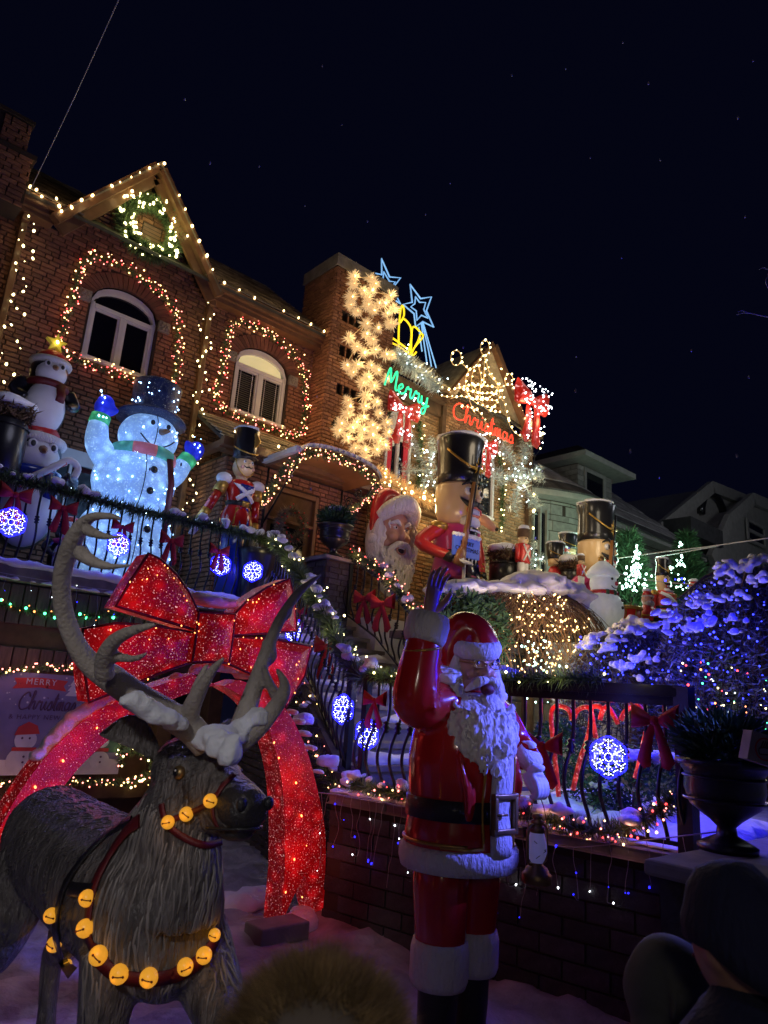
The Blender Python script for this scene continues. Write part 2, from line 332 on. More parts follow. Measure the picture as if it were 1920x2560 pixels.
# ------------------------------------------------------------------ decorations: bulbs, garlands, bows, snow
def _bulb_mesh():
    m = MB(); m.ell((0, 0, 0), (0.5, 0.5, 0.7), 6, 4); return mesh_of('bulb', m)
BULB = {}
def bulb_mesh(mat):
    if mat not in BULB:
        me = _bulb_mesh(); me.materials.append(MT[mat]); BULB[mat] = me
    return BULB[mat]
def bulbs(parent, pts, mat, size, name='bulb'):
    """every bulb its own part, sharing one mesh"""
    o0 = wloc(parent)
    for p in pts:
        if len(pts) > 6 and R.random() < .06: continue
        o = bpy.data.objects.new(name, bulb_mesh(mat)); COL.objects.link(o); o.parent = parent
        s = size * 0.78 * R.choice((.55, .8, .95, 1.05, 1.2)); o.scale = (s, s, s); o.location = Vector(p) - o0
        o.rotation_euler = (R.uniform(-.6, .6), R.uniform(-.6, .6), 0)
def bulb_mass(parent, pts, mat, size, name='mini_lights'):
    size *= 0.72; m = MB()
    for p in pts: m.ell(p, size * R.choice((.26, .38, .5, .55, .62)), 5, 3)
    if not m.v: return
    return tag(obj(name, m, MT[mat], parent), kind='stuff')
def needles(mb, path, r, per_m, w, lean=0.5, squash=1.0):
    step = 1.0 / per_m; pts = resample(path, step)
    for i, p in enumerate(pts):
        t = (pts[min(i + 1, len(pts) - 1)] - pts[max(i - 1, 0)])
        if t.length < 1e-9: continue
        t.normalize()
        for k in range(3):
            d = Vector((R.gauss(0, 1), R.gauss(0, 1), R.gauss(0, 1))); d -= t * d.dot(t)
            if d.length < 1e-6: continue
            d.normalize(); d = d + t * R.uniform(-lean, lean)
            L = r * R.uniform(0.55, 1.15)
            mb.blades([p], [d * L], w)
    return mb
def garland(label, path, r=0.09, per_m=130, w=0.014, lights=(), group=None, snow=0, mat='needle', cat='garland', indiv=False, jit=None):
    path = [Vector(p) for p in path]
    t = thing('garland', label, cat, path[len(path) // 2], group)
    m = MB(); needles(m, path, r, per_m, w)
    tag(obj('greenery', m, MT[mat], t, smooth=False), kind='stuff')
    j = r * 0.75 if jit is None else jit
    for (lm, per, size) in lights:
        pts = [p + Vector((R.uniform(-j, j), R.uniform(-j, j) - j * 0.6, R.uniform(-j, j))) for p in resample(path, 1.0 / per)]
        (bulbs if indiv else bulb_mass)(t, pts, lm, size)
    if snow:
        s = MB()
        for p in resample(path, snow):
            if R.random() < 0.55:
                q = p + Vector((R.uniform(-.05, .05), -0.02, r * R.uniform(.4, .9))); w_ = R.uniform(.4, 1.15)
                for _ in range(3): s.lump(q + Vector((R.uniform(-.06, .06), R.uniform(-.04, .04), R.uniform(-.03, .02))) * w_, (R.uniform(.04, .08) * w_, R.uniform(.04, .07) * w_, R.uniform(.025, .055) * w_), 0.5, 2.2, 10, 7)
        if s.v: remesh(tag(obj('snow', s, MT['snow'], t), kind='stuff'), .016, 1)
    return t
def string_lights(label, path, mat, size, step, group=None, jit=0.02, wire='wire', indiv=True, cat='string lights', wr=0.004):
    path = [Vector(p) for p in path]
    t = thing('string_lights', label, cat, path[0], group)
    m = MB(); m.tube(path, wr, 4); obj('wire', m, MT[wire], t)
    pts = [p + Vector((R.uniform(-jit, jit), R.uniform(-jit, jit), R.uniform(-jit, jit))) for p in resample(path, step)]
    (bulbs if indiv else bulb_mass)(t, pts, mat, size)
    return t
def _bow_meshes():
    out = []
    for s in (-1, 1):
        m = MB(); nu, nv = 9, 26; vs = []; fs = []
        for i in range(nu):
            u = i / (nu - 1); rr = 0.014 + 0.085 * (u ** 0.8) * (1 - 0.1 * u)
            for k in range(nv):
                a = 2 * math.pi * k / nv
                pl = 1 + 0.16 * math.sin(5 * a + s) * (1 - 0.5 * u)
                vs.append((s * (0.012 + 0.165 * u * (1 - 0.12 * abs(math.cos(a)))), (0.012 + 0.045 * math.sin(math.pi * min(u * .8, 1))) * math.cos(a) * pl - 0.01, 0.03 * u + rr * math.sin(a) * pl))
        for i in range(nu - 1):
            for k in range(nv): fs.append((i * nv + k, i * nv + (k + 1) % nv, (i + 1) * nv + (k + 1) % nv, (i + 1) * nv + k))
        m.add(vs, fs); out.append(mesh_of('loop', m))
    k = MB(); k.ell((0, -0.02, 0), (0.034, 0.03, 0.036), 12, 8); out.append(mesh_of('knot', k))
    for s in (-1, 1):
        m = MB(); n = 9; vs = []
        for i in range(n):
            u = i / (n - 1); c = Vector((s * (0.012 + 0.075 * u ** 0.8), -0.012 - 0.02 * math.sin(u * 4 + s), -0.01 - 0.31 * u)); w = 0.018 + 0.034 * u ** 0.7
            dz = 0.05 if i == n - 1 else 0
            for dx, dy, z2 in ((-w, 0, dz * (s < 0)), (0, -0.008, -dz * 0.3), (w, 0, dz * (s > 0))): vs.append(c + Vector((dx, dy, z2)))
            for dx, dy, z2 in ((w, .004, dz * (s > 0)), (0, -0.003, -dz * 0.3), (-w, .004, dz * (s < 0))): vs.append(c + Vector((dx, dy, z2)))
        fs = []
        for i in range(n - 1):
            for q in range(6): fs.append((i * 6 + q, i * 6 + (q + 1) % 6, (i + 1) * 6 + (q + 1) % 6, (i + 1) * 6 + q))
        fs += [(5, 4, 3, 2, 1, 0), tuple((n - 1) * 6 + q for q in range(6))]
        m.add(vs, fs); out.append(mesh_of('tail', m))
    return out
BOWM = None
def bow(label, pos, h, rz=0.0, tilt=0.0, group='red ribbon bows on the railings', mat='ribbon', name='ribbon_bow', cat='bow'):
    """h: height of the whole bow"""
    global BOWM
    if BOWM is None:
        BOWM = _bow_meshes()
        for me in BOWM: me.materials.append(MT['ribbon'])
    t = thing(name, label, cat, pos, group, rz, h / 0.43); t.rotation_euler = (0, tilt, rz)
    for nm, me in zip(('loop', 'loop', 'knot', 'tail', 'tail'), BOWM):
        o = obj(nm, me if mat == 'ribbon' else me.copy(), None, t, world=False)
        if mat != 'ribbon': o.data.materials.clear(); o.data.materials.append(MT[mat])
    return t
def snow_on(name, label, lumps, parent=None, vox=.03):
    m = MB()
    for c, r in lumps: m.lump(c, r, 0.4, 1.9, 14, 9, flat=0.6)
    o = remesh(obj(name, m, MT['snow'], parent), vox, 2)
    return tag(o, label, 'snow', None, 'stuff') if parent is None else tag(o, kind='stuff')
# ================================================================== GROUND AND LARGE STRUCTURE
def structure(name, mb, mat, smooth=False):
    return tag(obj(name, mb, MT[mat], None, smooth), kind='structure')
WALLA, WALLB = V(4.06, 5.02, 1.0), V(4.64, 2.1, 1.0)          # top edge of the retaining wall beside the driveway
def _ground():
    m = MB(); n = 130; xs = np.linspace(-1.5, 6.5, n); ys = np.linspace(-1.0, 9.2, n)
    vs = []; fs = []
    for j, y in enumerate(ys):
        for i, x in enumerate(xs):
            b = noise.fractal(Vector((x * 1.1, y * 1.1, 3.0)), 1.0, 2.0, 4); e = min(1, min(i, j, n - 1 - i, n - 1 - j) / 4)
            b += .5 * noise.fractal(Vector((x * 3.3, y * 3.3, 9)), 1.0, 2.0, 3); vs.append((x, y, max(0, 0.03 + 0.1 * b) * e + 0.02 * noise.noise(Vector((x * 9, y * 9, 0))) * e))
    for j in range(n - 1):
        for i in range(n - 1): fs.append((j * n + i, j * n + i + 1, (j + 1) * n + i + 1, (j + 1) * n + i))
    m.add(vs, fs); return m
g = MB(); g.add([(-120, -120, -0.03), (180, -120, -0.03), (180, 180, -0.03), (-120, 180, -0.03)], [(0, 1, 2, 3)])
structure('ground', g, 'snow')
gm = M('trodden_snow', (0.27, 0.27, 0.3), 0.6, var=0.6, vs=2.5, bump=0.8, bs=14, bdist=0.03); MT['gsnow'] = gm
structure('driveway', _ground(), 'gsnow', True)

def courses(z0, z1, H): 
    n = int((z1 - z0) / H); return [(z0 + (k + 0.5) * H, k) for k in range(n)]
_bm = {}
def brick_mesh(L, D, H, axis, mat):
    key = (L, D, H, axis, mat)
    if key not in _bm:
        m = MB(); s = (L, D, H) if axis == 'x' else (D, L, H); e = 0.006
        x, y, z = s[0] / 2, s[1] / 2, s[2] / 2
        if axis == 'x': vs = [(-x, y, -z), (x, y, -z), (x, y, z), (-x, y, z), (-x + e, -y, -z + e), (x - e, -y, -z + e), (x - e, -y, z - e), (-x + e, -y, z - e)]
        else: vs = [(x, x and y, -z), (x, -y, -z), (x, -y, z), (x, y, z), (-x, y - e, -z + e), (-x, -y + e, -z + e), (-x, -y + e, z - e), (-x, y - e, z - e)]
        m.add(vs, [(4, 5, 6, 7), (0, 1, 5, 4), (1, 2, 6, 5), (2, 3, 7, 6), (3, 0, 4, 7)])
        me = mesh_of('brick', m, False); me.materials.append(MT[mat]); _bm[key] = me
    return _bm[key]
class Bricks:
    """lays brick courses for one house: the 300 largest in view become parts, the rest one mass"""
    def __init__(s, parent, mat, name='brick'): s.p = parent; s.mat = mat; s.full = []; s.rest = MB(); s.name = name
    def wall(s, axis, u0, u1, z0, z1, const, spans=None, L=0.215, H=0.075, D=0.024, g=0.011, zoff=0.0):
        for z, k in courses(z0, z1, H):
            sp = spans(z) if spans else [(u0, u1)]
            u = u0 - (L / 2 if (k % 2) else 0) + R.uniform(-.015, .015)
            while u < u1:
                l = L * (1 if R.random() < 0.8 else R.choice((0.52, 1.0, 0.75)))
                a, b = u, u + l; u = b
                for (p, q) in sp:
                    c, d = max(a, p), min(b, q)
                    if d - c < 0.035: continue
                    jit = R.uniform(-.004, .006)
                    cen = ((c + d) / 2, const - jit, z) if axis == 'x' else (const - jit, (c + d) / 2, z)
                    e = (cen, d - c - g, D, H - g, axis)
                    if abs(d - c - L) < 1e-6: s.full.append(e)
                    else: s._rest(e)
        return s
    def _rest(s, e):
        c, L, D, H, ax = e
        me = brick_mesh(round(L, 3), D, H, ax, s.mat)
        b = len(s.rest.v)
        s.rest.v.extend((v.co.x + c[0], v.co.y + c[1], v.co.z + c[2]) for v in me.vertices)
        s.rest.f.extend(tuple(i + b for i in p.vertices) for p in me.polygons)
    def done(s, n=300):
        def key(e):
            x, y, w = pj(e[0]); 
            return w if (w > 0 and 0 < x < 1920 and 0 < y < 2560) else 1e6 + w
        s.full.sort(key=key); o0 = wloc(s.p)
        for e in s.full[:n]:
            o = bpy.data.objects.new(s.name, brick_mesh(round(e[1], 3), e[2], e[3], e[4], s.mat)); COL.objects.link(o); o.parent = s.p; o.location = Vector(e[0]) - o0
        for e in s.full[n:]: s._rest(e)
        if s.rest.v: tag(obj(s.name + '_courses', s.rest, MT[s.mat], s.p, smooth=False), kind='stuff')
def minus(spans, a, b):
    out = []
    for p, q in spans:
        if b <= p or a >= q: out.append((p, q)); continue
        if a > p: out.append((p, a))
        if b < q: out.append((b, q))
    return out
def sheet(name, mb, mat, parent, smooth=False): return obj(name, mb, MT[mat], parent, smooth)

# ------------------------------------------------------------------ brick house on the left, with gable and tower
FY = 10.8
H1 = thing('brick_house', 'brown brick house with lit gable, two arched upper windows and square brick tower', 'house', (3.6, 10.8, 0))
WINS = [(3.02, 4.11), (5.66, 6.78)]; WZ0, WZ1, ARC = 6.65, 7.62, 0.36
GX, GZ, GB, GHW = 3.59, 10.18, 8.55, 1.28
def arch_z(x, a, b, z, h):
    t = (2 * x - a - b) / (b - a); return z + h * math.sqrt(max(0, 1 - t * t))
def spans_h1(z):
    if z < 8.45: sp = [(-0.6, 7.33)]
    else:
        w = GHW * (GZ - 0.1 - z) / (GZ - GB); sp = [(GX - w, GX + w)] if w > 0.05 else []
        if 9.0 < z < 9.38: sp = minus(sp, GX + 0.0, GX + 0.34)
    for a, b in WINS:
        if WZ0 - 0.03 < z < WZ1: sp = minus(sp, a - 0.03, b + 0.03)
        elif WZ1 <= z < WZ1 + ARC + 0.27:
            t = (z - WZ1) / (ARC + 0.27)
            w = ((b - a) / 2 + 0.17) * math.sqrt(max(0, 1 - t * t)) ** 0.7
            sp = minus(sp, (a + b) / 2 - w, (a + b) / 2 + w)
    if z < 5.35: sp = minus(sp, 5.2, 9)
    if 3.9 < z < 5.12: sp = minus(sp, 2.72, 3.62)
    return sp
TX0, TX1, TY = 7.33, 8.95, 10.3
vents = []
for px, py in ((880, 705), (862, 790), (855, 872), (848, 968), (838, 1062)):
    q = W(px, py, y=TY); vents.append((q.x - 0.08, q.x + 0.62, q.z - 0.14, q.z + 0.1))
def spans_t(z):
    sp = [(TX0, TX1)]
    for a, b, c, d in vents:
        if c < z < d:
            for k in range(4):
                w = (b - a) / 4; sp = minus(sp, a + k * w + 0.02, a + (k + 1) * w - 0.02)
    return sp
LY = 9.8; DX0, DX1, DZ = 5.98, 7.06, 5.14
def spans_low(z):
    sp = [(5.2, 8.2)]
    return minus(sp, DX0 - 0.02, DX1 + 0.02) if z < DZ else sp
B = Bricks(H1, 'brick')
B.wall('x', -0.6, 7.33, 3.0, 10.1, FY, spans_h1)
B.wall('x', TX0, TX1, 5.9, 10.2, TY, spans_t)
B.wall('y', TY, 11.4, 5.9, 10.2, TX0)
B.wall('x', 5.2, 8.2, 3.0, 5.45, LY, spans_low)
B.wall('y', LY, FY, 3.0, 5.42, 5.2)
B.done(300)
w = MB()   # backing walls with the real openings
def wall_rect_holes(m, x0, x1, z0, z1, y, th, holes):
    """flat wall x0..x1, z0..z1 with rectangular holes, in vertical strips"""
    xs = sorted({x0, x1, *[h[0] for h in holes], *[h[1] for h in holes]})
    for a, b in zip(xs, xs[1:]):
        zs = [z0]
        for h in sorted(holes, key=lambda h: h[2]):
            if h[0] < (a + b) / 2 < h[1]:
                m.b6(a, b, y, y + th, zs[-1], h[2]); zs.append(h[3])
        m.b6(a, b, y, y + th, zs[-1], z1)
wall_rect_holes(w, -0.6, 7.33, 3.0, 8.5, FY + 0.011, 0.25, [(a, b, WZ0, WZ1 + ARC + 0.03) for a, b in WINS] + [(2.72, 3.62, 3.9, 5.12)])
w.prism([(GX - GHW, FY + .011, 8.5), (GX + GHW, FY + .011, 8.5), (GX, FY + .011, GZ)], (0, 0.25, 0))
wall_rect_holes(w, TX0 + .012, TX1, 5.6, 10.25, TY + .012, 0.1, [(a + (k * (b - a) / 4) + .02, a + (k + 1) * (b - a) / 4 - .02, c, d) for a, b, c, d in vents for k in range(4)])
w.b6(TX0 + .012, TX0 + 0.1, TY + .112, 11.4, 5.6, 10.25); w.b6(TX0 + .1, TX1, TY + 0.5, 11.4, 5.6, 10.25)
wall_rect_holes(w, 5.212, 8.2, 2.95, 5.5, LY + .012, 0.2, [(DX0, DX1, 2.96, DZ)])
w.b6(5.212, 5.4, LY + .212, FY + .01, 2.95, 5.45)
sheet('wall', w, 'mortar', H1)
c = MB(); c.b6(TX0 - .025, TX1 + .03, TY - .025, 11.45, 10.2, 10.46); sheet('tower_cap', c, 'cap', H1)
# chimney at the far left
ch = MB(); Bc = Bricks(H1, 'brick', 'chimney_brick')
for a in (1.22,):
    Bc.wall('x', 1.16, 1.72, 8.3, 9.16, 10.35); Bc.wall('x', 1.24, 1.62, 9.16, 9.72, 10.4)
ch.b6(1.0, 1.72, 10.362, 10.9, 8.3, 9.12); ch.b6(0.95, 1.76, 10.33, 10.95, 9.12, 9.2); ch.b6(1.06, 1.62, 10.412, 10.9, 9.2, 9.72); ch.b6(1.04, 1.65, 10.385, 10.92, 9.72, 9.78)
Bc.done(60); sheet('chimney', ch, 'mortar', H1)
# roof shingles in rows
def shingle_roof(parent, x0, x1, a, b, mat, rows=12, sw=0.26, name='shingle', clip=None, th=0.022, nind=0):
    """rows of shingles between eave a=(y,z) and ridge b=(y,z)"""
    base = MB(); base.prism([(x0, a[0], a[1] - .05), (x1, a[0], a[1] - .05), (x1, b[0], b[1] - .05), (x0, b[0], b[1] - .05)], (0, 0, -0.06))
    sheet('roof', base, 'roofd', parent)
    m = MB(); d = Vector((0, b[0] - a[0], b[1] - a[1])); L = d.length; d.normalize(); up = Vector((0, -d.z, d.y)); ex = L / rows; cnt = 0
    for r in range(rows):
        x = x0 - (sw / 2 if r % 2 else 0)
        while x < x1:
            wdt = sw * R.uniform(0.75, 1.15); c0, c1 = max(x, x0), min(x + wdt - 0.008, x1); x += wdt
            if c1 - c0 < 0.05: continue
            p0 = Vector((0, a[0], a[1])) + d * (r * ex - R.uniform(0, .015)) + up * (0.014 + R.uniform(-.006, .006)); p1 = p0 + d * ex * 1.25 - up * 0.03
            if clip and clip((c0 + c1) / 2, p0.z): continue
            q = [Vector((c0, p0.y, p0.z)), Vector((c1, p0.y, p0.z)), Vector((c1, p1.y, p1.z)), Vector((c0, p1.y, p1.z))]
            if cnt < nind:
                k = MB(); k.prism(q, up * -th); obj(name, k, MT[mat], parent, False); cnt += 1
            else: m.prism(q, up * -th)
    if m.v: tag(obj(name + '_rows', m, MT[mat], parent, False), kind='stuff')
shingle_roof(H1, -0.6, 7.33, (10.45, 8.72), (13.2, 11.0), 'roof', 15, clip=lambda x, z: abs(x - GX) < GHW * max(0, (GZ - z) / (GZ - GB)))
shingle_roof(H1, 5.0, 8.3, (9.54, 5.6), (10.79, 6.42), 'tile', 7, clip=lambda x, z: x > TX0 and z > 6.0, nind=60)
gr = MB()
for s in (-1, 1):
    e = V(GX + s * (GHW + .12), 10.42, GB - 0.06); t = V(GX, 10.42, GZ + .1); bk = V(GX, 12.6, GZ + .1)
    gr.prism([e, t, bk] if s < 0 else [e, bk, t], (0, 0, 0.05))
sheet('gable_roof', gr, 'roof', H1)
for s in (-1, 1):
    rk = MB(); e = V(GX + s * (GHW + .12), 10.5, GB - 0.1); t = V(GX, 10.5, GZ + .06)
    rk.bar(e, t + V(s * .04, 0, 0), 0.16, 0.15, up=(0, 1, 0)); rk.bar(e + V(-s * .1, .05, -.1), t + V(s * .02, .05, -.18), 0.2, 0.06, up=(0, 1, 0))
    sheet('rake_board', rk, 'trim', H1)
for a, b in ((-0.6, GX - GHW - 0.1), (GX + GHW + 0.1, 7.33)):
    gt = MB(); gt.b6(a, b, 10.46, 10.58, 8.56, 8.7); gt.b6(a, b, 10.58, 10.78, 8.42, 8.52); gt.b6(a, b, 10.52, 10.6, 8.5, 8.56); sheet('gutter', gt, 'trim', H1)
ev = MB(); ev.b6(4.95, 8.3, 9.5, 9.62, 5.46, 5.6); ev.b6(4.95, 5.06, 9.622, 10.75, 5.44, 5.56); ev.b6(5.06, 8.2, 9.622, 9.79, 5.42, 5.46); sheet('porch_gutter', ev, 'trim', H1)
for (p, q) in ((W(68, 535, y=10.72), W(8, 763, y=10.72)), (W(522, 752, y=10.72), W(482, 1086, y=10.72))):
    dm = MB(); x = (p.x + q.x) / 2; dm.b6(x - .05, x + .05, 10.66, 10.76, 3.0, 8.45); dm.b6(x - .06, x + .06, 10.6, 10.762, 8.3, 8.46); bevel(sheet('downspout', dm, 'trim', H1), .015)
vb = MB(); vb.b6(GX, GX + .34, FY + .03, FY + .09, 9.0, 9.38); vt = sheet('gable_vent', vb, 'trim', H1)
for k in range(5):
    sl = MB(); sl.box((GX + .17, FY + .012, 9.05 + k * .07), (.32, .03, .05), Matrix.Rotation(rad(30), 3, 'X')); sheet('slat', sl, 'trim', vt)

def arched_window(parent, a, b, z0, z1, arc, y, lit=False):
    """white two-light window under a segment arch, set back in its reveal"""
    yy = y + 0.045; f = MB(); n = 14; t = 0.075
    out = [V(a, yy, z0), V(a, yy, z1)] + [V(a + (b - a) * k / n, yy, arch_z(a + (b - a) * k / n, a, b, z1, arc)) for k in range(1, n)] + [V(b, yy, z1), V(b, yy, z0)]
    a2, b2 = a + t, b - t
    def strip(p, q):
        m = MB(); t = .11
        for k in range(n):
            x0, x1 = p + (q - p) * k / n, p + (q - p) * (k + 1) / n; s = (q - p) / (b - a)
            m.prism([V(x0, yy, arch_z(x0, p, q, z1, arc * s) - t), V(x1, yy, arch_z(x1, p, q, z1, arc * s) - t), V(x1, yy, arch_z(x1, p, q, z1, arc * s)), V(x0, yy, arch_z(x0, p, q, z1, arc * s))], (0, .09, 0))
        return m
    wn = sheet('window', strip(a, b), 'white', parent)
    for nm, (x0, x1, c0, c1) in dict(jamb=(a, a2, z0, z1), jamb2=(b2, b, z0, z1), transom=(a2, b2, z1 - .1, z1 - .02), sill=(a - .03, b + .03, z0 - .06, z0), mullion=((a + b) / 2 - .045, (a + b) / 2 + .045, z0, z1 - .1)).items():
        m = MB(); m.b6(x0, x1, yy + (0 if nm != 'sill' else -.12), yy + .085, c0, c1); bevel(sheet(nm.rstrip('2'), m, 'white', wn), .012)
    for x0, x1 in ((a2, (a + b) / 2 - .045), ((a + b) / 2 + .045, b2)):
        sf = MB(); sf.b6(x0, x0 + .03, yy + .02, yy + .07, z0, z1 - .1); sf.b6(x1 - .03, x1, yy + .02, yy + .07, z0, z1 - .1); sf.b6(x0 + .03, x1 - .03, yy + .02, yy + .07, z0, z0 + .035); sf.b6(x0 + .03, x1 - .03, yy + .02, yy + .07, z1 - .135, z1 - .1)
        sheet('sash', sf, 'white' if not lit else 'white', wn)
        gp = MB(); gp.b6(x0 + .03, x1 - .03, yy + .045, yy + .05, z0 + .03, z1 - .13)
        if not lit: sheet('pane', gp, 'glass', wn)
        else:
            for k in range(19):
                zz = z0 + .06 + k * (z1 - z0 - .2) / 19
                m = MB(); m.box(((x0 + x1) / 2, yy + .075, zz), (x1 - x0 - .07, .04, .006), Matrix.Rotation(rad(50), 3, 'X')); sheet('blind_slat', m, 'blind', wn)
            m = MB(); m.b6(x0 + .09, x0 + .1, yy + .05, yy + .056, z0 + .04, z1 - .14); m.b6(x1 - .1, x1 - .09, yy + .05, yy + .056, z0 + .04, z1 - .14); sheet('blind_cord', m, 'white', wn)
            m = MB(); m.b6(x0, x1, yy + .12, yy + .125, z0, z1 - .1); sheet('pane', m, 'glass', wn)
    lg = MB(); pts = [V(a2, yy + .05, z1 - .02)] + [V(a2 + (b2 - a2) * k / n, yy + .05, arch_z(a2 + (b2 - a2) * k / n, a, b, z1, arc) - t) for k in range(1, n)] + [V(b2, yy + .05, z1 - .02)]
    lg.prism(pts, (0, .01, 0)); sheet('lunette', lg, 'shade' if lit else 'glass', wn)
    # corner stones and the fan of brick on edge
    for x in (a - .12, b + .12):
        s = MB(); s.b6(x - .1, x + .1, y - .045, y + .02, z1 - .1, z1 + .1); cs = bevel(sheet('corner_stone', s, 'cap', parent), .015)
        s = MB()
        for k in range(6): s.ell((x + .05 * math.cos(k * 1.047), y - .05, z1 + .05 * math.sin(k * 1.047)), (.032, .02, .032), 8, 6)
        s.ell((x, y - .052, z1), (.025, .02, .025), 8, 6); sheet('rosette', s, 'cap', cs, True)
    nv = 21
    for k in range(nv):
        t0, t1 = [math.pi * (0.06 + 0.88 * (k + e) / nv) for e in (0.06, 0.94)]
        cx, hw = (a + b) / 2, (b - a) / 2
        P = lambda th, o: V(cx - (hw + o) * math.cos(th), y - .018, z1 + .02 + (arc + o) * math.sin(th))
        m = MB(); m.prism([P(t0, .0), P(t1, .0), P(t1, .24), P(t0, .24)], (0, .05, 0)); sheet('arch_brick', m, 'vous', parent)
    m = MB(); m.prism([V(cx - (hw + o) * math.cos(th), y + .0115, z1 + .02 + (arc + o) * math.sin(th)) for o, ths in ((0.005, range(0, 13)), (.235, range(12, -1, -1))) for th in [math.pi * (.06 + .88 * q / 12) for q in ths]], (0, .02, 0))
    sheet('arch_bed', m, 'mortar', parent)
    m = MB(); m.b6(a - .25, b + .25, y + .5, y + .52, z0 - .2, z1 + arc + .2); sheet('room_dark', m, 'black', wn)
arched_window(H1, *WINS[0], WZ0, WZ1, ARC, FY)
arched_window(H1, *WINS[1], WZ0, WZ1, ARC, FY, lit=True)
lw = MB(); wall_rect_holes(lw, 2.72, 3.62, 3.9, 5.12, FY - .02, .08, [(2.8, 3.16, 3.98, 4.9), (3.2, 3.54, 3.98, 4.9)]); lwo = sheet('lower_window', lw, 'white', H1)
for a, b in ((2.8, 3.16), (3.2, 3.54)): m = MB(); m.b6(a, b, FY + .03, FY + .04, 3.98, 4.9); sheet('pane', m, 'glass', lwo)
# front door in the porch wall
d = MB(); d.b6(DX0, DX1, LY + .06, LY + .12, 3.0, DZ); door = sheet('door', d, 'bark', H1)
for x0, x1, z0, z1 in ((DX0, DX0 + .07, 3.0, DZ), (DX1 - .07, DX1, 3.0, DZ), (DX0 + .07, DX1 - .07, DZ - .08, DZ), (DX0 + .07, DX1 - .07, 4.55, 4.6), (DX0 + .07, DX1 - .07, 3.72, 3.8)):
    m = MB(); m.b6(x0, x1, LY - .03, LY + .06, z0, z1); bevel(sheet('door_frame', m, 'trim', door), .01)
m = MB(); m.b6(DX0 + .2, DX1 - .2, LY + .05, LY + .058, 3.85, 4.5); sheet('pane', m, 'glass', door)
m = MB()
for s in (-1, 1):
    cx = (DX0 + DX1) / 2
    for k in range(4):
        m.tube(cr([V(cx, LY + .03, 3.84), V(cx + s * (.06 + .05 * k), LY + .02, 3.9 + .05 * k), V(cx + s * (.12 + .08 * k), LY + .02, 3.87 + .02 * k), V(cx + s * (.13 + .08 * k), LY + .02, 3.83 + .02 * k)], 5), .009, 5)
    m.tube(cr([V(cx, LY + .03, 3.84), V(cx + s * .18, LY + .02, 4.12), V(cx + s * .36, LY + .02, 4.28)], 6), .01, 5)
for k in range(7): a = rad(30 + k * 20); m.tube([V((DX0 + DX1) / 2, LY + .02, 3.86), V((DX0 + DX1) / 2 + .15 * math.cos(a), LY + .015, 3.9 + .15 * math.sin(a))], [.006, .018], 5)
sheet('door_grille', m, 'iron', door, True)
# balcony slab, garage front below it
sl = MB(); sl.b6(-0.8, 5.9, 8.93, 10.78, 2.84, 3.0); sl.b6(5.9, 8.1, 8.6, 9.79, 2.7, 3.0); sheet('balcony_slab', sl, 'cap', H1)
x = -0.6; k = 0
while x < 5.2:
    p = MB(); p.b6(x, x + .142, 9.1, 9.14, 2.36, 2.82); q = MB(); q.b6(x, x + .142, 9.08, 9.12, 1.84, 2.1)
    bevel(sheet('plank', p, 'plank', H1), .008, 1)
    if x < 4.2: bevel(sheet('plank', q, 'plank', H1), .008, 1)
    x += .152
gb = MB(); gb.b6(-0.6, 5.2, 9.16, 9.3, 1.84, 2.82); gb.b6(-0.6, 2.0, 9.16, 9.3, 0, 1.84); gb.b6(2.0, 4.3, 9.162, 9.3, 0, 1.84); gb.b6(-0.6, 4.3, 8.99, 9.16, 0.42, 0.62); gb.b6(-0.6, 4.2, 9.04, 9.16, 1.76, 1.84); gb.b6(4.3, 4.5, 9.0, 9.3, 0, 1.84); gb.b6(5.0, 5.2, 9.0, 9.3, 0, 1.84)
sheet('garage_front', gb, 'bark', H1); gd = MB(); gd.b6(4.5, 5.0, 9.27, 9.3, 0, 1.84); sheet('garage_doorway', gd, 'black', H1)  # black panel paints the darkness of the open doorway

# ------------------------------------------------------------------ the stairs, their side wall, terraces
ST = structure('stairs', MB().prism([V(4.35, 4.6, 0), V(5.55, 8.6, 0), V(6.9, 8.6, 0), V(6.8, 4.6, 0)], (0, 0, 0.98)), 'cap')
NS = 11
for k in range(NS):
    t = k / NS; y0 = 8.6 - 3.7 * k / NS; y1 = y0 - 3.7 / NS; z = 3.0 - 0.18 * (k + 1)
    xl = 5.55 - 1.2 * (k + 1) / NS
    m = MB(); m.b6(xl, 6.85, y1 - .03, y0, z - .05, z); m.b6(xl + .02, 6.83, y1 + .012, y0 + .1, 0.98, z - .05)
    o = obj('step', m, MT['cap'], ST, False)
sw = MB(); sw.prism([V(5.5, 9.15, 0), V(5.5, 9.15, 2.95), V(5.4, 8.6, 2.9), V(4.22, 4.95, 1.0), V(4.22, 4.95, 0)], (0.12, 0, 0)); so = obj('side_wall', sw, MT['mortar'], ST, False)
BS = Bricks(ST, 'brickd')
